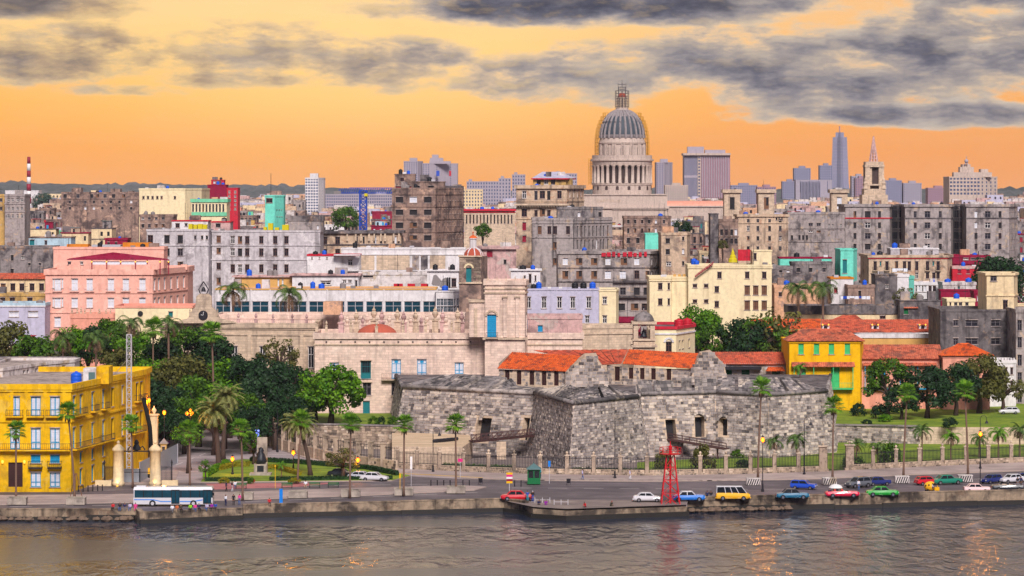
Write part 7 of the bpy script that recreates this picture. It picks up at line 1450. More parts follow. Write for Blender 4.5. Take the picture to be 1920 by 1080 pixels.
# ---------------------------------------------------------------- garden fence
fe=thing('garden_fence','iron railing fence with stone posts running along the fort pavement','fence',(*gp(1210,893),GZ))
def frow(px):
    for(a,ra),(b,rb_)in zip(PAVE,PAVE[1:]):
        if a<=px<=b:return ra+(rb_-ra)*(px-a)/(b-a)
    return PAVE[-1][1]
FX=[745,782,824,869,916,964,1013,1063,1113,1163,1213,1263,1313,1361,1407,1452,1497,1543,1593,1637,1680,1724,1767,1811,1853,1896,1940]
fpts=[]
for px in FX:
    c=gp(px,frow(px)-.6);big=px in(1543,1593);fpts.append(c);w_=1.35 if big else .62;h_=4.3 if big else 3.2;mb=MB()
    mb.cbox((*c,GZ),w_*1.35,w_*1.35,.5);mb.cbox((*c,GZ+.5),w_,w_,h_-.5);mb.cbox((*c,GZ+h_),w_*1.3,w_*1.3,.16);mb.lathe((*c,GZ+h_+.16),[(.14,0),(.1,.12),(.24,.34),(.2,.5),(.03,.66)],8)
    mb.build('gate_post' if big else 'post','wall_stone',fe)
for i in range(len(fpts)-1):
    a,b=fpts[i],fpts[i+1];L=sqrt((b[0]-a[0])**2+(b[1]-a[1])**2);gate=FX[i]==1543;e=.4;ux,uy=(b[0]-a[0])/L,(b[1]-a[1])/L;A=(a[0]+ux*e,a[1]+uy*e);B2=(b[0]-ux*e,b[1]-uy*e);zb=GZ+(.15 if gate else 1.0)
    if not gate:
        mb=MB();mb.beam((*A,GZ+.5),(*B2,GZ+.5),.45,1.0);mb.build('plinth','w_stone',fe);q=MB();o=.23;lay(q,((A[0]+uy*o,A[1]-ux*o,GZ),(B2[0]+uy*o,B2[1]-ux*o,GZ),(B2[0]+uy*o,B2[1]-ux*o,GZ+1.0),(A[0]+uy*o,A[1]-ux*o,GZ+1.0)),.33,.3,.7,prot=(.01,.06));stuff(q.build('plinth_stones','wall_stone',fe))
    mb=MB();n=int(L/.32)
    for k in range(n+1):u=k/n;x,y=A[0]+(B2[0]-A[0])*u,A[1]+(B2[1]-A[1])*u;mb.beam((x,y,zb),(x,y,GZ+3.1),.075)
    for z in(zb+.15,GZ+2.8):mb.beam((*A,z),(*B2,z),.08)
    mb.build('gate' if gate else 'railing_panel','iron',fe)
# ================================================================ vehicles
for k,c in{'paint_red':(204,22,40),'paint_white':(214,212,216),'paint_blue':(28,120,214),'paint_teal':(24,106,140),'paint_lada':(22,74,190),'paint_green':(34,160,50),'paint_seagreen':(26,128,104),'paint_pink':(240,206,206),'paint_navy':(30,44,110),'paint_dark':(46,50,58),'paint_grey':(96,100,108),'paint_yellow':(250,184,24),'paint_hot':(226,30,70),'paint_silver':(190,190,200)}.items():plain(k,c,.25,0,.05,2,.5,.6)
plain('tail',(190,20,20),.3);plain('headlamp',(240,236,220),.2);plain('seat',(206,190,170),.7);plain('stripe_blue',(40,130,226),.3)
CARS={ # length, width, body stations (x, bottom, shoulder, top, half-width factor), glasshouse (rear base, front base, rear top, front top, roof height), wheel radius, wheel x
 'classic':(5.1,1.9,[(-2.55,.42,.62,.78,.78),(-2.3,.3,.62,.92,.95),(-1.5,.28,.66,1.0,1.0),(0,.28,.68,1.0,1.0),(1.2,.28,.68,1.02,1.0),(2.2,.3,.66,.98,.95),(2.5,.4,.62,.84,.8)],(-1.55,1.05,-1.0,.5,1.58),.36,(-1.55,1.6)),
 'saloon':(4.4,1.72,[(-2.2,.4,.62,.86,.86),(-2.0,.28,.6,.98,.97),(-1.0,.26,.6,1.0,1),(.8,.26,.6,.96,1),(1.9,.28,.58,.8,.96),(2.2,.36,.55,.66,.84)],(-1.75,1.15,-1.05,.4,1.46),.32,(-1.35,1.4)),
 'boxy':(4.1,1.62,[(-2.05,.36,.6,.9,.92),(-1.95,.28,.6,.94,.99),(0,.27,.6,.94,1),(1.9,.28,.6,.9,.99),(2.05,.36,.58,.84,.93)],(-1.45,.85,-1.05,.4,1.44),.3,(-1.25,1.25)),
 'wagon':(4.1,1.62,[(-2.05,.36,.6,.92,.94),(-1.95,.28,.6,.96,.99),(0,.27,.6,.96,1),(1.9,.28,.6,.9,.99),(2.05,.36,.58,.84,.93)],(-2.0,.85,-1.8,.4,1.46),.3,(-1.25,1.25)),
 'hatch':(3.9,1.65,[(-1.95,.36,.6,.9,.9),(-1.8,.28,.6,.98,.98),(0,.27,.6,.98,1),(1.6,.28,.58,.84,.97),(1.95,.36,.55,.68,.86)],(-1.85,.95,-1.4,.35,1.44),.3,(-1.2,1.25)),
 'offroad':(4.4,1.82,[(-2.2,.45,.75,1.05,.93),(-2.05,.36,.75,1.1,.99),(0,.36,.75,1.1,1),(1.7,.38,.72,1.04,.98),(2.2,.46,.68,.86,.88)],(-2.1,1.2,-1.7,.45,1.72),.38,(-1.35,1.4)),
 'open':(5.3,1.95,[(-2.65,.42,.62,.8,.8),(-2.4,.3,.62,.94,.95),(-1.5,.28,.66,.98,1.0),(0,.28,.68,.96,1.0),(1.2,.28,.68,.98,1.0),(2.3,.3,.66,.94,.95),(2.6,.4,.62,.82,.82)],None,.36,(-1.6,1.65)),
 'van':(5.2,1.9,[(-2.6,.38,.8,1.15,.95),(-2.5,.3,.8,1.2,1),(0,.3,.8,1.2,1),(2.2,.3,.76,1.15,.98),(2.6,.4,.7,.95,.85)],(-2.55,2.1,-2.5,1.35,2.2),.36,(-1.6,1.6)),
}
def car(kind,label,px,rb_,paint,face=1,yaw=0,roof=None,lower=None,two=None):
    """face 1: heading right in the picture"""
    L,Wd,stn,gh,wr,wx=CARS[kind];Y=YG(rb_);th=thing('car' if kind!='van' else 'van',label,'car' if kind!='van' else 'van',(X(px,Y),Y,GZ+.012),(0 if face>0 else pi)+yaw,world=False);hw=Wd/2
    mb=MB();rings=[]
    for(x,zb,zs,zt,k)in stn:rings.append([(x,-hw*k*.9,zb),(x,hw*k*.9,zb),(x,hw*k,(zb+zs)/2),(x,hw*k,zs),(x,hw*k*.9,zt),(x,0,zt+.04),(x,-hw*k*.9,zt),(x,-hw*k,zs),(x,-hw*k,(zb+zs)/2)])
    n=9;vs=[q for r in rings for q in r];fs=[];mi_=[]
    for i in range(len(rings)-1):
        for j in range(n):a,b=i*n+j,i*n+(j+1)%n;mb.poly([vs[a],vs[b],vs[b+n],vs[a+n]],[(3,2,1,0)],1 if two and j in(2,7)and i>=len(rings)-4 else 0)
    mb.face(rings[0]);mb.face(list(reversed(rings[-1])));body=mb.lb('body',[paint,two or paint],th)
    if gh:
        r0,f0,r1,f1,zr=gh;zb=min(s[3]for s in stn[1:-1])-.02 if kind!='classic' else .98;w0,w1=hw*.9,hw*.74 if kind!='van' else hw*.84
        b_=[(r0,-w0,zb),(f0,-w0,zb),(f0,w0,zb),(r0,w0,zb)];t_=[(r1,-w1,zr-.08),(f1,-w1,zr-.08),(f1,w1,zr-.08),(r1,w1,zr-.08)];mb=MB();mb.poly(b_+t_,[(0,1,5,4),(1,2,6,5),(2,3,7,6),(3,0,4,7),(4,5,6,7)]);mb.lb('windows','glass_car',th)
        mb=MB();e=.05;mb.poly([(r1-e,-w1-e,zr-.1),(f1+e,-w1-e,zr-.1),(f1+e,w1+e,zr-.1),(r1-e,w1+e,zr-.1),(r1+.1,-w1+.12,zr),(f1-.12,-w1+.12,zr),(f1-.12,w1-.12,zr),(r1+.1,w1-.12,zr)],[(3,2,1,0),(4,5,6,7),(0,1,5,4),(1,2,6,5),(2,3,7,6),(3,0,4,7)]);mb.lb('roof',roof or paint,th)
        for s in(-1,1):
            for(xa,xb_)in[(r0,r1),(f0,f1)]+[(r0+(f0-r0)*u,r1+(f1-r1)*u)for u in((.5,)if kind!='van' else(.3,.52,.74))]:mb=MB();mb.beam((xa,s*(w0+.01),zb),(xb_,s*(w1+.01),zr-.06),.09);mb.lb('pillar',roof or paint,th)
    else:
        mb=MB();mb.box(-1.5,.75,-hw*.78,hw*.78,.9,1.03);mb.lb('cockpit','seat',th);mb=MB();mb.poly([(.95,-hw*.8,.98),(.95,hw*.8,.98),(.55,hw*.7,1.42),(.55,-hw*.7,1.42)],[(0,1,2,3)]);mb.lb('windscreen','glass_car',th)
        for x in(-1.2,-.1):mb=MB();mb.box(x-.14,x+.14,-hw*.7,hw*.7,1.0,1.3);mb.lb('seat',paint,th)
    for x in wx:
        for s in(-1,1):
            mb=MB();mb.tube([(x,s*(hw-.2),wr),(x,s*(hw+.02),wr)],wr,14);w_=mb.lb('wheel','rubber',th);mb=MB();mb.tube([(x,s*(hw-.1),wr),(x,s*(hw+.035),wr)],wr*.55,10);mb.lb('hub','chrome',w_)
    xf,xr=stn[-1][0],stn[0][0];zf,zq=stn[-1][2]+.04,stn[0][2]+.05
    for s in(-1,1):
        mb=MB();mb.tube([(xf-.06,s*hw*.62,zf),(xf+.03,s*hw*.62,zf)],.11,8);mb.lb('headlight','headlamp',th);mb=MB();mb.box(xr-.03,xr+.1,s*hw*.62-.11,s*hw*.62+.11,zq-.08,zq+.1);mb.lb('tail_light','tail',th)
    bm_='chrome' if kind in('classic','open','boxy','wagon')else(paint if kind!='offroad' else 'paint_dark')
    for x in(xf+.05,xr-.05):mb=MB();mb.box(x-.07,x+.07,-hw*.9,hw*.9,.36,.54);mb.lb('bumper',bm_,th)
    return th
car('classic','red fifties car parked behind the yellow and pink sign',970,929,'paint_red',1);car('saloon','white modern saloon left of the red lattice tower',1214,931,'paint_white',1);car('classic','two-tone white and blue fifties car behind the red lattice tower',1291,930,'paint_blue',1,roof='paint_white',two=None);car('van','yellow minibus with white roof right of the red tower',1374,928,'paint_yellow',1,roof='paint_white')
car('classic','teal blue fifties car between minibus and red convertible',1486,926,'paint_teal',1,roof='paint_dark');car('wagon','bright blue boxy estate car on the far lane',1507,908,'paint_lada',1,-.35);car('open','open-top hot red convertible',1579,923,'paint_hot',1,.04);car('classic','bright green fifties car',1654,921,'paint_green',1);car('offroad','dark grey off-road car behind the green car',1609,905,'paint_grey',-1,.6);car('boxy','dark blue boxy car seen from behind near the grey off-roader',1646,901,'paint_navy',1,.35)
car('hatch','small red hatchback beside the striped planter',1738,900,'paint_red',1,.35);car('classic','sea-green fifties car on the far lane',1775,899,'paint_seagreen',1,.3);car('boxy','pale pink boxy saloon near the right lamp',1831,914,'paint_pink',1,.02);car('hatch','navy blue hatchback near the right edge',1859,897,'paint_navy',-1,.7);car('saloon','white saloon at the right edge',1897,896,'paint_white',-1,.5);car('open','black and white convertible at the right edge',1890,911,'paint_dark',1);car('saloon','dark saloon at the kerb cut off by the right edge',1925,894,'paint_navy',1)
car('saloon','black car parked behind the park hedge',640,885.5,'paint_dark',1,-.25);car('saloon','silver car parked behind the park hedge',678,891,'paint_silver',1,-.2);car('saloon','white car parked rightmost behind the park hedge',702,892.6,'paint_white',1,-.2);car('hatch','white car glimpsed beyond the lawn railings at right',1892,800,'paint_white',-1).location.z=5.02
# yellow egg-shaped taxi
ct_=thing('coco_taxi','round yellow three-wheeled taxi shaped like an egg','taxi',(X(1746,YG(915)),YG(915),GZ+.012),world=False)
mb=MB();n,m_=16,9
P_=lambda i,j:((-.15-1.0*cos(i*pi/m_))*1.0,.82*sin(i*pi/m_)*cos(j*2*pi/n),1.05+.82*sin(i*pi/m_)*sin(j*2*pi/n))
for i in range(m_):
    for j in range(n):
        c=P_(i+.5,j+.5)
        if c[0]>.15 and .75<c[2]<1.6:continue
        mb.face([P_(i,j),P_(i+1,j),P_(i+1,j+1),P_(i,j+1)])
mb.lb('shell','paint_yellow',ct_,True);mb=MB();mb.box(-.7,.35,-.6,.6,.5,.78);mb.lb('seat','rubber',ct_);mb=MB();mb.box(.5,1.25,-.35,.35,.42,.95);mb.box(.9,1.0,-.4,.4,.95,1.2);mb.lb('front_cowl','paint_yellow',ct_)
for x,y in((-.65,-.65),(-.65,.65),(1.05,0)):mb=MB();mb.tube([(x,y-.08,.26),(x,y+.08,.26)],.26,12);mb.lb('wheel','rubber',ct_)
for j in(0,1):mb=MB();mb.tube([(-.95+j*.5,-.62-j*.14,1.25+j*.1),(-.97+j*.5,-.68-j*.12,1.26+j*.1)],.13,10);mb.lb('round_window','glass_car',ct_)
# ---- bus
Yb=453.5;bus=thing('city_bus','white articulated-style city bus with blue wave stripe at the seafront','bus',(X(326,Yb),Yb,GZ+.012),world=False);bus['label']='white city bus with blue side stripe at the seafront'
hl_=6.0;bw=1.25
mb=MB();mb.box(-hl_,hl_,-bw,bw,.35,1.35);mb.lb('lower_body','paint_white',bus);mb=MB();mb.box(-hl_+.02,hl_-.06,-bw+.03,bw-.03,1.352,2.5);mb.lb('window_band','glass_teal',bus)
mb=MB();mb.poly([(-hl_,-bw,2.502),(hl_,-bw,2.502),(hl_,bw,2.502),(-hl_,bw,2.502),(-hl_+.1,-bw+.2,2.95),(hl_-.15,-bw+.2,2.95),(hl_-.15,bw-.2,2.95),(-hl_+.1,bw-.2,2.95)],[(4,5,6,7),(0,1,5,4),(1,2,6,5),(2,3,7,6),(3,0,4,7)]);mb.lb('roof','paint_white',bus);mb=MB();mb.box(-5.6,-4.2,-.6,.6,2.95,3.12);mb.lb('roof_unit','paint_white',bus)
for i in range(9):
    x=-hl_+.05+i*1.42;mb=MB();mb.box(x,x+.13,-bw+.005,-bw+.06,1.353,2.5);mb.lb('window_pillar','rubber' if i not in(0,)else 'paint_white',bus)
for x in(-.25,4.55):
    d_=MB();d_.box(x,x+1.25,-bw-.015,-bw+.05,.42,2.55);d_=d_.lb('door','rubber',bus)
    for u in(.08,.68):mb=MB();mb.box(x+u,x+u+.5,-bw-.03,-bw-.016,.6,2.4);mb.lb('door_pane','glass_teal',d_)
for(x0,x1,za,zb_,zc_,zd)in((-5.9,-3.0,.98,1.12,.98,1.12),(-3.0,-1.8,.98,1.12,.7,.84),(-1.8,-.3,.7,.84,.7,.84),(1.05,3.0,.7,.84,.7,.84),(3.0,4.5,.7,.84,.95,1.1)):mb=MB();y=-bw-.008;mb.poly([(x0,y,za),(x1,y,zc_),(x1,y,zd),(x0,y,zb_),(x0,y+.04,za),(x1,y+.04,zc_),(x1,y+.04,zd),(x0,y+.04,zb_)],[(0,1,2,3),(3,2,6,7),(4,5,1,0),(0,3,7,4),(1,5,6,2)]);mb.lb('stripe','stripe_blue',bus)
for x in(-3.1,3.1):
    for s in(-1,1):
        mb=MB();mb.tube([(x,s*(bw-.3),.48),(x,s*(bw+.02),.48)],.5,16);w_=mb.lb('wheel','rubber',bus);mb=MB();mb.tube([(x,s*(bw-.1),.48),(x,s*(bw+.035),.48)],.27,10);mb.lb('hub','steel',w_)
mb=MB();mb.box(hl_-.02,hl_+.02,-bw+.1,bw-.1,1.0,2.6);mb.lb('windscreen','glass_car',bus);mb=MB();mb.box(hl_,hl_+.25,-bw-.2,-bw-.1,1.7,2.1);mb.lb('mirror','rubber',bus)
# small yellow digger behind the gate, site cabin
dg_=thing('digger','small yellow digger behind the corrugated hoarding','digger',(X(272,497),497,GZ),world=False)
for nm,bx_,mt in(('body',(-1.1,1.1,-.8,.8,.75,1.7),'paint_yellow'),('cab',(-.9,.4,-.7,.7,1.702,2.8),'glass_car'),('cab_roof',(-1.0,.5,-.8,.8,2.802,2.95),'paint_yellow'),('track',(-1.3,1.3,-1.0,-.5,0,.74),'rubber'),('track',(-1.3,1.3,.5,1.0,0,.74),'rubber')):mb=MB();mb.box(*bx_);mb.lb(nm,mt,dg_)
mb=MB();mb.beam((1.0,0,1.3),(2.0,0,2.6),.25);mb.beam((2.0,0,2.6),(2.5,0,1.0),.2);mb.lb('arm','paint_yellow',dg_)
# ================================================================ street furniture
def lamp(kind,label,px,rb_,rt,lit=False,gz=GZ):
    Y=YG(rb_,gz);th=thing('street_lamp',label,'street lamp',(X(px,Y),Y,gz),world=False);h=Z(rt,Y)-gz;mb=MB();mb.lathe((0,0,0),[(.24,0),(.24,.35),(.16,.5),(.13,1.2),(.075,1.4),(.06,h-.6),(.05,h)],8);mb.lb('post','iron',th)
    if kind=='crook':
        mb=MB();r=.55;mb.tube([(0,0,h-.1),(0,0,h)]+[(r-r*cos(a),0,h+r*sin(a))for a in(.6,1.2,1.8,2.4,3.0)]+[(2*r,0,h-.35)],.05,6);mb.lb('arm','iron',th);mb=MB();mb.lathe((2*r,0,h-.85),[(.05,0),(.3,.02),(.22,.3),(.06,.55)],10);mb.lb('lantern','lamp_orange' if lit else 'iron',th)
    elif kind=='globe':mb=MB();mb.lathe((0,0,h-.25),[(.1,0),(.3,.25),(.33,.45),(.2,.75),(.05,.8)],10);mb.lb('lantern','lamp_orange',th);mb=MB();mb.lathe((0,0,h+.55),[(.26,0),(.05,.25),(.02,.4)],8);mb.lb('cap','iron',th)
    elif kind=='chandelier':
        for k in range(5):
            a=k*2*pi/5;r=.75 if k else 0;c=(r*cos(a),r*sin(a),h+(.55 if k==0 else 0));mb=MB();mb.beam((0,0,h-.5),(c[0],c[1],c[2]-.15),.06);mb.lb('arm','iron',th);mb=MB();mb.lathe((c[0],c[1],c[2]-.2),[(.08,0),(.24,.2),(.24,.35),(.05,.55)],8);mb.lb('lantern','lamp_orange',th)
    if kind!='bare' and(lit or kind in('globe','chandelier')):
        ld=bpy.data.lights.new('lamp_light','POINT');ld.energy=260 if kind!='chandelier' else 320;ld.color=(1,.36,.04);ld.shadow_soft_size=.3;lo=bpy.data.objects.new('lamp_light',ld);COL.objects.link(lo);lo.parent=th;lo.location=(0 if kind!='crook' else 1.1,-.5,h-.9 if kind=='crook' else h)
    return th
lamp('crook','black crook-arm lamp left of the cannon terrace',812,886,808);lamp('bare','tall plain black lamp post before the near bastion',1153,898,782);lamp('crook','black crook-arm lamp before the right bastion',1508,891,788);lamp('globe','lit orange lamp on a black post between minibus and teal car',1430,922,826);lamp('globe','lit orange lamp on a black post behind the pink saloon',1838,918,815);lamp('crook','black crook-arm lamp behind the rightmost fan palm',1838,880,785);lamp('bare','tall black lamp column at the old wall corner',520,848,770)
lamp('globe','lit orange park lamp left of the monument',436,891,862);lamp('globe','lit orange park lamp beside the leaning date palm',550,885,850);lamp('globe','lit orange park lamp before the parked cars',671,896,864);lamp('globe','lit orange lamp under the park trees',308,874,775);lamp('chandelier','five-branched lit orange lamp under the park trees',357,882,776);lamp('globe','lit orange lamp near the leaning pole',279,876,752)
# planters
def planter(label,px,rb_,wpx,h=.95,mat='w_concrete',stripes=False):
    Y=YG(rb_);w_=wpx*Y/F;th=thing('planter',label,'planter',(X(px,Y),Y+w_*.35,GZ+.12));x0,x1,y0,y1=X(px,Y)-w_/2,X(px,Y)+w_/2,Y,Y+w_*.7;z=GZ+.12
    mb=MB();ring(mb,[(x0,y0),(x1,y0),(x1,y1),(x0,y1)],z,z+h,0,.18);ring(mb,[(x0,y0),(x1,y0),(x1,y1),(x0,y1)],z+h,z+h+.1,.05,.22);mb.build('box',mat,th);mb=MB();mb.box(x0+.2,x1-.2,y0+.2,y1-.2,z,z+h-.08);mb.build('soil','grass',th)
    if stripes:
        n=6
        for k in range(n):a=x0+(x1-x0)*k/n;d_=(x1-x0)/n*.5;s=.35;mb=MB();mb.poly([(a,y0-.012,z+.02),(min(a+d_,x1),y0-.012,z+.02),(min(a+d_+s,x1),y0-.012,z+h-.02),(min(a+s,x1),y0-.012,z+h-.02),(a,y0,z+.02),(min(a+d_,x1),y0,z+.02),(min(a+d_+s,x1),y0,z+h-.02),(min(a+s,x1),y0,z+h-.02)],[(0,1,2,3),(3,2,6,7),(4,5,1,0),(0,3,7,4),(1,5,6,2)]);mb.build('stripe','kerb_black',th)
    return th
for(px,rb_,lab)in((31,938,'concrete planter with a fan palm at far left'),(141,938,'concrete planter of the propped fan palm'),(456,929,'concrete planter behind the walking couple'),(558,926,'concrete planter without a palm beside the blue post'),(657,924,'concrete planter right of the blue post'),(757,921,'concrete planter below the white sign'),(855,917,'concrete planter nearest the yellow and pink sign')):planter(lab,px,rb_,35,.95)
for(px,rb_,lab)in((1413,902,'black and white striped planter behind the minibus'),(1556,901,'striped planter right of the blue estate'),(1692,898,'striped planter left of the red hatchback'),(1811,896,'striped planter below the right fan palm')):planter(lab,px,rb_,26,1.0,'w_white_old',True)
pp_=thing('palm_props','timber tripod propping the leaning fan palm','tripod',(X(140,460.2),460.2,GZ+1.1))
for a in range(3):mb=MB();c=(X(140,460.2),461.3);r=1.15;mb.beam((c[0]+r*cos(a*2.1+.5),c[1]+r*.8*sin(a*2.1+.5),GZ+.15),(c[0]+.1*cos(a*2.1+.5),c[1]+.1*sin(a*2.1+.5),GZ+4.2),.1);mb.build('prop','wood_brown',pp_)
# gate piers, gate, hoarding, column
for px,lab in((222,'squat stone gate pier left of the iron gate, lit from below'),(291,'squat stone gate pier right of the iron gate, lit from below')):
    Yg=484;th=thing('gate_pier',lab,'pier',(X(px,Yg),Yg,GZ));c=(X(px,Yg),Yg,GZ);mb=MB();mb.lathe(c,[(1.0,0),(1.0,.6),(.86,.7),(.86,5.6),(1.02,5.7),(1.02,6.0),(.55,6.5),(.15,6.8)],14);mb.build('shaft','w_cream2',th,True);mb=MB();mb.lathe((c[0],c[1],GZ+6.8),[(.05,-.05),(.25,.1),(.28,.3),(.05,.55)],10);mb.build('ball','w_cream2',th,True);mb=MB();mb.cbox((c[0]+(-2.4 if px<250 else 2.4),c[1],GZ),2.6,.9,.9);mb.build('plinth','w_cream2',th)
    mb=MB();mb.lathe((c[0],c[1]-1.35,GZ+.05),[(.16,0),(.16,.1),(.12,.14)],8);mb.build('floodlight','lamp_warm',th);ld=bpy.data.lights.new('pier_light','SPOT');ld.energy=260;ld.color=(1,.62,.2);ld.spot_size=1.5;ld.shadow_soft_size=.1;lo=bpy.data.objects.new('pier_light',ld);COL.objects.link(lo);lo.parent=th;lo.location=(0,-1.35,.3);lo.rotation_euler=(radians(165),0,0)
gt=thing('iron_gate','black iron gate with an emblem between the stone piers','gate',(X(256,484),484,GZ))
mb=MB();mb.beam((X(233,484),484,GZ+5.6),(X(281,484),484,GZ+5.6),.2);mb.beam((X(233,484),484,GZ+2.2),(X(281,484),484,GZ+2.2),.1);mb.build('bar','iron',gt)
mb=MB();mb.lathe((X(256,484),484,GZ+5.7),[(.2,0),(.75,.15),(.6,.6),(.35,1.0),(.4,1.4),(.12,1.8)],8,0,1,.4)
for s in(-1,1):mb.tube([(X(256+s*4,484),484,GZ+6),(X(256+s*12,484),484,GZ+6.4),(X(256+s*16,484),484,GZ+5.8)],.12,6)
mb.build('emblem','bronze',gt)
for px0,px1,lab in((196,212,'short iron railing left of the gate'),(303,322,'short iron railing right of the gate')):
    th=thing('railing',lab,'railing',(X(px0,484),484,GZ));mb=MB();n=8
    for k in range(n+1):x=X(px0+(px1-px0)*k/n,484);mb.beam((x,484,GZ),(x,484,GZ+3.2),.07)
    for z in(.4,2.9):mb.beam((X(px0,484),484,GZ+z),(X(px1,484),484,GZ+z),.07)
    mb.build('bars','iron',th);mb=MB();mb.lathe((X(px1 if px0>250 else px0,484),484,GZ),[(.18,0),(.12,.4),(.1,3.6),(.2,3.7),(.02,4.3)],8);mb.build('post','iron',th)
ho=thing('hoarding','corrugated metal site hoarding behind the gate','hoarding',(X(265,490),490,GZ))
for(a,ya,b,yb2,h)in((233,489,262,489,2.3),(262,489,333,524,3.4)):
    A,B2=(X(a,ya),ya),(X(b,yb2),yb2);mb=MB();n=12
    for k in range(n):z=GZ+h*k/n;zz=GZ+h*(k+.55)/n;mb.poly([(*A,z),(*B2,z),(B2[0],B2[1]-.05,zz),(A[0],A[1]-.05,zz),(*B2,GZ+h*(k+1)/n),(*A,GZ+h*(k+1)/n)],[(0,1,2,3),(3,2,4,5)])
    mb.build('sheet','sheet_grey',ho)
    mb=MB();mb.beam((*A,GZ),(*A,GZ+h),.15);mb.beam((*B2,GZ),(*B2,GZ+h),.15);mb.build('post','steel',ho)
kb=building('site_kiosk','small yellowish guard hut with a grey pyramid roof','hut',[(301,516),(312,516)],832,1.2,'w_ochre',[(0,'dark',[306.5],R(838,849),5)],prot=0,par=.1);mb=MB();c=(X(306.5,516),516.6,Z(832,516));mb.lathe(c,[(1.1,0),(.02,.9)],4,a0=pi/4);mb.build('roof','plaster_grey',kb)
cl=thing('memorial_column','square cream memorial column with an urn before the trees','column',(X(289,516),516,GZ));c=(X(289,516),516,GZ);mb=MB();mb.cbox(c,2.2,2.2,1.6);mb.cbox((c[0],c[1],GZ+1.6),1.25,1.25,Z(779,516)-GZ-1.6);mb.cbox((c[0],c[1],Z(779,516)),1.6,1.6,.25);mb.build('shaft','w_cream2',cl);mb=MB();mb.lathe((c[0],c[1],Z(779,516)+.25),[(.3,0),(.16,.2),(.45,.6),(.3,.9),(.12,1.1),(.05,1.4)],10);mb.build('urn','w_cream2',cl,True)
lp=thing('leaning_pole','leaning black timber pole beside the yellow house','pole',(X(290,500),500,GZ));mb=MB();mb.tube([(X(286,500),500,GZ+1),(X(281,500),500,Z(800,500)),(X(269,500),500,Z(746,500))],.36,8);mb.build('pole','rubber',lp,True)
for s in(0,1):mb=MB();mb.beam((X(269,500),500,Z(746,500)),(X(263+s*9,500),499,Z(738+s*3,500)),.1);mb.build('bracket','wood_brown',lp)
# monument
mo=thing('monument','dark bronze bust on a pale plinth with a tall slab behind','monument',(*gp(489,892),GZ));c=gp(489,892)
mb=MB();mb.cbox((*c,GZ+.1),3.6,2.4,.4);mb.cbox((*c,GZ+.5),2.2,1.5,1.5);mb.build('plinth','w_concrete',mo);mb=MB();mb.cbox((c[0],c[1]-.79,GZ+.75),1.1,.06,1.0);mb.build('plaque','bronze',mo)
mb=MB();mb.lathe((c[0],c[1],GZ+2.0),[(.7,0),(.95,.3),(1.0,.8),(.7,1.2),(.75,1.6),(.45,1.95),(.5,2.2),(.3,2.6),(.05,2.8)],9);rr=random.Random(4);mb.v=[(x+rr.uniform(-.12,.12),y+rr.uniform(-.12,.12),z)for x,y,z in mb.v];mb.build('bust','bronze',mo,True);mb=MB();mb.cbox((c[0],c[1]+3,GZ),1.7,.6,6.2);mb.build('slab','w_concrete',mo)
# benches
def bench(label,px,rb_):
    Y=YG(rb_);th=thing('park_bench',label,'bench',(X(px,Y),Y,GZ+.01),world=False)
    for i in range(3):mb=MB();mb.box(-.9,.9,-.22+i*.16,-.1+i*.16,.42,.46);mb.lb('seat_slat','green_paint',th)
    for i in range(2):mb=MB();mb.box(-.9,.9,.27,.31,.55+i*.18,.68+i*.18);mb.lb('back_slat','green_paint',th)
    for s in(-.8,.8):mb=MB();mb.box(s-.04,s+.04,-.22,.26,0,.415);mb.box(s-.03,s+.03,.262,.3,.3,.88);mb.lb('leg','iron',th)
bench('green park bench beside the seated person at left',452,907);bench('green park bench left of the date palm foot',538,906);bench('green park bench right of the date palm foot',590,905.5);bench('green park bench at the right end of the hedge',625,905)
# kiosk
kY=YG(899);ki=thing('kiosk','dark green kiosk with a grey pyramid roof on the pavement','kiosk',(X(1001,kY),kY,GZ+.13),world=False)
mb=MB();mb.box(-1.05,1.05,-.95,.95,0,1.0);mb.lb('base','green_paint',ki);mb=MB();mb.box(-.98,.98,-.88,.88,1.0,2.15);mb.lb('glazing','glass_car',ki)
for sx_ in(-1,0,1):
    for sy_ in(-1,1):mb=MB();mb.cbox((sx_*.97,sy_*.88,1.0),.16,.14,1.15);mb.lb('pillar','green_paint',ki)
mb=MB();mb.box(-1.06,1.06,-.96,.96,2.15,2.4);mb.lb('fascia','green_paint',ki);mb=MB();mb.lathe((0,0,2.4),[(1.75,0),(1.7,.08),(.25,.8),(.08,.9),(.05,1.15)],4,a0=pi/4);mb.lb('roof','roof_sheet',ki)
# red lattice beacon tower
tb_=thing('beacon_tower','red lattice beacon tower on the corner of the fishing platform','tower',(X(1257,456.4),456.4,1.3));tx,tY=X(1257,457),457.2
mb=MB();lattice(mb,tx,tY,1.3,Z(852,457),2.9,1.15,4,.1,8);mb.build('legs','red_paint',tb_);mb=MB();mb.beam((tx,tY,1.3),(tx,tY,Z(845,457)),.28);mb.build('ladder_shaft','red_paint',tb_)
mb=MB();zp=Z(852,457);mb.lathe((tx,tY,zp),[(1.6,0),(1.65,.12)],8);mb.build('platform','red_paint',tb_);mb=MB()
for z in(.55,1.05):
    for k in range(8):a,b=k*pi/4,(k+1)*pi/4;mb.beam((tx+1.6*cos(a),tY+1.6*sin(a),zp+z),(tx+1.6*cos(b),tY+1.6*sin(b),zp+z),.06)
for k in range(8):a=k*pi/4;mb.beam((tx+1.6*cos(a),tY+1.6*sin(a),zp+.1),(tx+1.6*cos(a),tY+1.6*sin(a),zp+1.1),.06)
mb.build('railing','red_paint',tb_);mb=MB();mb.lathe((tx,tY,zp+.12),[(.25,0),(.2,.6),(.28,.65),(.28,1.1),(.1,1.3),(.05,1.9)],8);mb.build('beacon','red_paint',tb_)
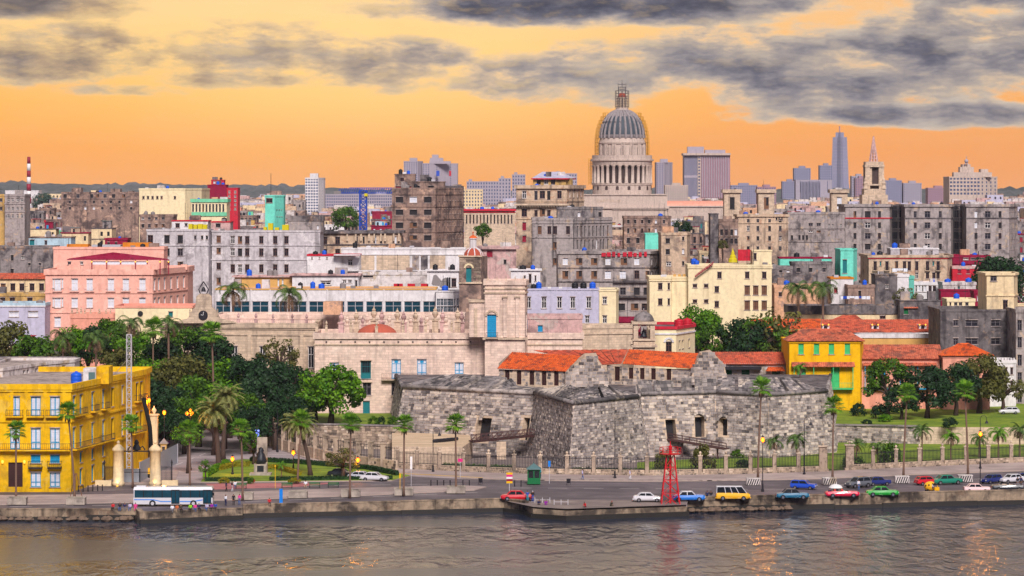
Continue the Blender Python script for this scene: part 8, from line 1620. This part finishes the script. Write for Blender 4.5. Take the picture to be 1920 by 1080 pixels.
# signs and posts
sg=thing('street_sign','yellow and pink striped sign board on a grey post','sign',(X(955,466),466,GZ));mb=MB();mb.beam((X(955,466),466.06,GZ),(X(955,466),466.06,Z(888,466)),.09);mb.build('post','steel',sg)
for i,mt in enumerate(('yellow_paint','pink_paint','white_paint','maroon_paint','yellow_paint')):pbox('board',sg,949.5,961,886+i*4.1,889.8+i*4.1,466,.05,mt)
def sign(label,px,rb_,rt,board,mat,bw_,bh,gz=GZ+.13,name='street_sign',pm='steel'):
    Y=YG(rb_);th=thing(name,label,'sign',(X(px,Y),Y,gz));mb=MB();mb.beam((X(px,Y),Y+.06,gz),(X(px,Y),Y+.06,Z(rt,Y)),.07);mb.build('post',pm,th);pbox('board',th,px-bw_/2+board,px+bw_/2+board,rt,rt+bh,Y,.05,mat);return th
sign('small pink direction sign behind the palm',863,888,860,0,'pink_paint',9,6);sign('slim blue sign before the railings right of the kiosk',1030,899,864,0,'blue_paint',4.5,11);sign('tall white notice on a thin post at the kerb',771,903,856,0,'white_paint',4,24,GZ);ps_=sign('blue and white parking sign at the old wall',482,845,806,0,'screen_blue',8,15,GZ);
pk=bpy.data.curves.new('letter','FONT');pk.body='P';pk.size=1.0;pk.extrude=.01;pk.align_x='CENTER';to=bpy.data.objects.new('tmp',pk);COL.objects.link(to);dg=bpy.context.evaluated_depsgraph_get();me=bpy.data.meshes.new_from_object(to.evaluated_get(dg));bpy.data.objects.remove(to);me.materials.clear();me.materials.append(MAT('white_paint'));og=ORG[ps_.name];Yq=YG(845);link('letter',me,ps_,(0,-.03,Z(818,Yq)-og[2]),(pi/2,0,0))
bp=thing('blue_post','tall bright blue bus stop pillar on the promenade','pillar',(X(527,456),456,GZ));mb=MB();mb.cbox((X(527,456),456,GZ),.5,.3,2.2);mb.build('pillar','blue_paint',bp);mb=MB();mb.cbox((X(527,456),456,GZ+2.2),.56,.36,.12);mb.build('cap','blue_paint',bp)
for px,rb_,lab in((750,921,'yellow pole near the middle planter'),):sign('thin yellow bus stop pole on the median',px,rb_,888,0,'yellow_paint',3,8,GZ+.14,'bus_stop_pole','yellow_paint')
sign('thin yellow pole in front of the park bench',516,906,872,0,'yellow_paint',2.4,3,GZ,'bus_stop_pole','yellow_paint')
bl_=[(147+i*9,913-i*.4)for i in range(6)]+[(808+i*12,902.5)for i in range(7)]+[(965,903),(977,903)]
for i,(px,r)in enumerate(bl_):Y=YG(r);mb=MB();mb.lathe((0,0,0),[(.11,0),(.09,.1),(.08,.8),(.12,.85),(.1,.95),(.02,1.0)],8);o=mb.build('bollard','iron');o.location=(X(px,Y),Y,GZ+.02);tag(o,'short black iron bollard in the row by the yellow house' if i<6 else 'short black iron bollard in the row before the cannon terrace' if i<13 else 'short black iron bollard left of the green kiosk','bollard','bollards by the yellow house' if i<6 else 'bollards before the terrace' if i<13 else 'bollards by the kiosk')
rl=thing('quay_railing','grey tube railing at the left end of the fishing platform','railing',(X(1040,459),459,1.3))
for k,(a,b)in enumerate(((1003,1031),(1039,1065))):
    for px in(a,(a+b)/2,b):mb=MB();mb.beam((X(px,458-k*3),458-k*3,1.3),(X(px,458-k*3),458-k*3,2.5),.09);mb.build('post','steel',rl)
    mb=MB();mb.beam((X(a,458-k*3),458-k*3,2.15),(X(b,458-k*3),458-k*3,2.15),.06);mb.build('rail','steel',rl)
for px,rb_,lab in((901,900,'black litter bin left of the kiosk'),(1066,901,'black litter bin right of the kiosk')):
    Y=YG(rb_);th=thing('litter_bin',lab,'bin',(X(px,Y),Y,GZ+.13),world=False);mb=MB();mb.lathe((0,0,.25),[(.2,0),(.26,.05),(.28,.7),(.22,.72)],8);mb.lb('bucket','iron',th);mb=MB();mb.beam((-.32,0,0),(-.32,0,1.0),.06);mb.beam((.32,0,0),(.32,0,1.0),.06);mb.beam((-.32,0,.95),(.32,0,.95),.05);mb.lb('frame','iron',th)
# ================================================================ people
def body_mesh(joints,bones,rad,part):
    me=bpy.data.meshes.new('sk');nm=list(joints);me.from_pydata([joints[k]for k in nm],[(nm.index(a),nm.index(b))for a,b in bones],[]);o=bpy.data.objects.new('sk',me);COL.objects.link(o)
    m1=o.modifiers.new('s','SKIN');m1.use_smooth_shade=True;m2=o.modifiers.new('d','SUBSURF');m2.levels=1;m2.render_levels=1
    for i,k in enumerate(nm):v=me.skin_vertices[0].data[i];v.radius=(rad[k],rad[k]*.85 if k in('chest','belly','pelvis')else rad[k]);v.use_root=(k=='pelvis')
    dg=bpy.context.evaluated_depsgraph_get();m_=bpy.data.meshes.new_from_object(o.evaluated_get(dg));bpy.data.objects.remove(o);m_.name='body'
    for mt in('skin','cloth_white','cloth_blue','hair'):m_.materials.append(MAT(mt))
    for p_ in m_.polygons:
        c=p_.center;k=min(nm,key=lambda q:sum((joints[q][j]-c[j])**2 for j in range(3)));i=part.get(k,0)
        if k=='head' and(c[2]>joints['head'][2]+.03 or c[1]>joints['head'][1]+.05):i=3
        p_.material_index=i
    return m_
plain('skin',(150,104,80),.6);plain('hair',(34,26,24),.7)
def pose(kind):
    J={'pelvis':(0,0,.95),'belly':(0,0,1.12),'chest':(0,0,1.34),'neck':(0,0,1.5),'head':(0,-.02,1.6),'crown':(0,0,1.72)}
    for s,n in((-1,'l'),(1,'r')):
        J[n+'sh']=(s*.19,0,1.42);J[n+'el']=(s*.25,.02,1.15);J[n+'wr']=(s*.25,-.08,.9);J[n+'ha']=(s*.24,-.12,.8)
        st=.16*s if kind=='walk' else 0;J[n+'hip']=(s*.1,0,.9);J[n+'kn']=(s*.1,-.06+st*.5,.5);J[n+'an']=(s*.1,st,.09);J[n+'to']=(s*.12,st-.16,.04)
        if kind=='sit':J[n+'kn']=(s*.13,-.42,.98);J[n+'an']=(s*.12,-.45,.55);J[n+'to']=(s*.12,-.6,.5);J[n+'el']=(s*.25,-.05,1.17);J[n+'wr']=(s*.16,-.28,1.06);J[n+'ha']=(s*.13,-.36,1.05)
        if kind=='walk':J[n+'wr']=(s*.25,-.12-st,.92);J[n+'ha']=(s*.25,-.16-st,.83)
        if kind=='crouch':J[n+'kn']=(s*.16,-.38,.92);J[n+'an']=(s*.13,-.2,.56);J[n+'to']=(s*.13,-.36,.51);J[n+'el']=(s*.24,-.22,1.12);J[n+'wr']=(s*.12,-.45,1.08);J[n+'ha']=(s*.08,-.52,1.08)
    if kind=='crouch':
        for k in('belly','chest','neck','head','crown'):x,y,z=J[k];J[k]=(x,y-(z-.95)*.35,z)
        for n in 'lr':x,y,z=J[n+'sh'];J[n+'sh']=(x,y-.16,z)
    if kind in('sit','crouch'):J={k:(x,y,z-(.86 if kind=='sit' else .5))for k,(x,y,z)in J.items()}
    Bn=[('pelvis','belly'),('belly','chest'),('chest','neck'),('neck','head'),('head','crown')]
    for n in 'lr':Bn+=[('chest',n+'sh'),(n+'sh',n+'el'),(n+'el',n+'wr'),(n+'wr',n+'ha'),('pelvis',n+'hip'),(n+'hip',n+'kn'),(n+'kn',n+'an'),(n+'an',n+'to')]
    Rd={'pelvis':.15,'belly':.135,'chest':.16,'neck':.06,'head':.1,'crown':.075};Pt={'pelvis':2,'belly':1,'chest':1,'neck':0,'head':0,'crown':3}
    for n in 'lr':Rd.update({n+'sh':.075,n+'el':.05,n+'wr':.035,n+'ha':.04,n+'hip':.1,n+'kn':.07,n+'an':.045,n+'to':.04});Pt.update({n+'sh':1,n+'el':1,n+'wr':0,n+'ha':0,n+'hip':2,n+'kn':2,n+'an':2,n+'to':3})
    return body_mesh(J,Bn,Rd,Pt)
POSE={k:pose(k)for k in('stand','walk','sit','crouch')}
for k,c in{'white':(234,234,240),'black':(36,34,40),'blue':(44,84,170),'navy':(34,42,84),'red':(206,40,50),'pink':(230,70,150),'lime':(140,220,30),'orange':(210,110,60),'purple':(150,40,160),'teal':(40,150,170),'grey':(130,128,136),'jeans':(70,104,160),'tan':(190,160,130),'olive':(70,66,52),'lilac':(200,190,220)}.items():plain('c_'+k,c,.85)
def person(kind,px,row,top,legs,where,rz=0,z=GZ,hat=None,Y=None):
    Y=Y or YG(row,z);vb={'stand':'standing','walk':'walking','sit':'sitting','crouch':'crouching'}[kind];o=link('person',POSE[kind],None,(X(px,Y),Y,z),(0,0,rz))
    nm={'jeans':'jeans'};lg=legs if legs=='jeans' else legs+' trousers';tag(o,f"person in {top} top and {lg} {vb} {where}",'person');setmat(o,1,'c_'+top);setmat(o,2,'c_'+legs)
    if hat:setmat(o,3,'c_'+hat)
    return o
WT=2.1;SW=[(212,'red','black','leftmost on the seawall by the bus'),(225,'black','jeans','on the seawall left of the bus'),(234,'navy','grey','on the seawall left of the bus'),(244,'lilac','jeans','on the seawall at the bus rear'),(254,'pink','pink','on the seawall at the bus rear')]
for px,a,b,wh in SW:person('sit',px,0,a,b,wh,random.uniform(-.4,.4),1.8,Y=449.3)
for i,(px,a,b)in enumerate(((323,'white','grey'),(332,'orange','tan'),(339,'olive','black'),(357,'lime','black'),(366,'pink','jeans'),(373,'navy','black'),(388,'lilac','jeans'),(397,'purple','black'),(404,'blue','black'))):person('sit',px,0,a,b,'on the seawall in front of the bus',random.uniform(-.4,.4),1.8,Y=444.5+6*(px-262)/193+.35)
person('stand',423,943,'white','navy','near the bus front',2.5,Y=453.6);person('stand',438,941,'black','black','beside the planter kerb',.4,Y=454.4);person('stand',449,940,'pink','jeans','right of the bus',-.4,Y=454.8);person('walk',424,922,'navy','black','across the red paving',1.4);person('walk',435,922,'black','white','across the red paving',1.4);person('sit',441,906.8,'white','jeans','on the park hedge bench',0,GZ+.42,Y=YG(906.6));person('sit',475,906,'red','tan','at the monument path',0,GZ+.1);person('sit',573,905.8,'white','tan','by the date palm foot',0,GZ+.42,Y=YG(905.6));person('sit',505,0,'red','black','on the wall left of the blue post',.2,WT,Y=453.3)
person('stand',240,898,'black','olive','under the iron gate',0);person('walk',268,897,'white','tan','inside the gate',.5);person('walk',275,897,'black','blue','inside the gate',.8);person('stand',301,842,'teal','navy','under the park trees',0);person('stand',305,843,'white','lilac','under the park trees',0);person('stand',316,842,'purple','navy','under the park trees',0)
person('stand',989,0,'blue','teal','on the quay corner by the red car',.3,GZ,Y=459.4);person('stand',999,0,'black','blue','on the quay corner by the red car',-.3,GZ,Y=459.2,hat='white');person('crouch',1145,0,'olive','olive','on the fishing platform in a red cap',.9,1.31,'red',Y=453.2);person('crouch',1098,0,'red','black','at the edge of the fishing platform',-.8,1.31,Y=451.6);person('crouch',1023,0,'purple','purple','at the quay railing',.3,1.31,Y=455);person('crouch',1010,0,'navy','olive','at the quay railing',.3,1.31,Y=455.2);person('sit',1326,0,'navy','black','on the wall between blue car and minibus',pi,WT+.24,Y=461.6);person('sit',1333,0,'black','grey','on the wall between blue car and minibus',pi,WT+.24,Y=461.7)
person('stand',1610,919.5,'white','jeans','beside the red convertible',.5);person('sit',1556,0,'navy','black','on the wall left of the white parasol',0,WT+.24,Y=465.4);person('sit',1569,0,'black','tan','on the wall under the white parasol',0,WT+.24,Y=465.6);person('stand',1908,914,'black','grey','at the right edge by the convertible',.3);person('stand',1914,913,'navy','olive','at the right edge by the convertible',-.3);person('walk',1092,899,'lilac','jeans','on the pavement right of the kiosk',1.4,GZ+.13);person('walk',1181,899,'lilac','white','on the pavement before the near bastion',1.4,GZ+.13);person('stand',1013,897,'teal','navy','behind the green kiosk',1,GZ+.13)
person('sit',1748,914.6,'white','navy','driving the yellow egg-shaped taxi',pi/2,GZ+.8,Y=YG(915));
um=thing('parasol','white parasol held over people on the seawall','parasol',(X(1567,466),466,WT+.24));mb=MB();mb.lathe((X(1567,466),466,WT+1.1),[(1.1,0),(.9,.3),(.5,.5),(.03,.58)],10);mb.build('canopy','white_paint',um);mb=MB();mb.beam((X(1567,466),466,WT-.1),(X(1567,466),466,WT+1.6),.04);mb.build('pole','steel',um)
# ================================================================ evening air
m,t,b=newmat('haze');t.n.remove(b);pv_=t.new('ShaderNodeVolumePrincipled');pv_.inputs['Color'].default_value=(.80,.82,1.0,1);pv_.inputs['Density'].default_value=.000034;pv_.inputs['Anisotropy'].default_value=.0
t.l.new(pv_.outputs[0],t.n['Material Output'].inputs['Volume'])
mb=MB();mb.box(-3600,3600,-60,6000,-2.5,150);hz=mb.build('haze','haze');stuff(hz);tag(hz,'thin bluish evening haze over the city','haze')
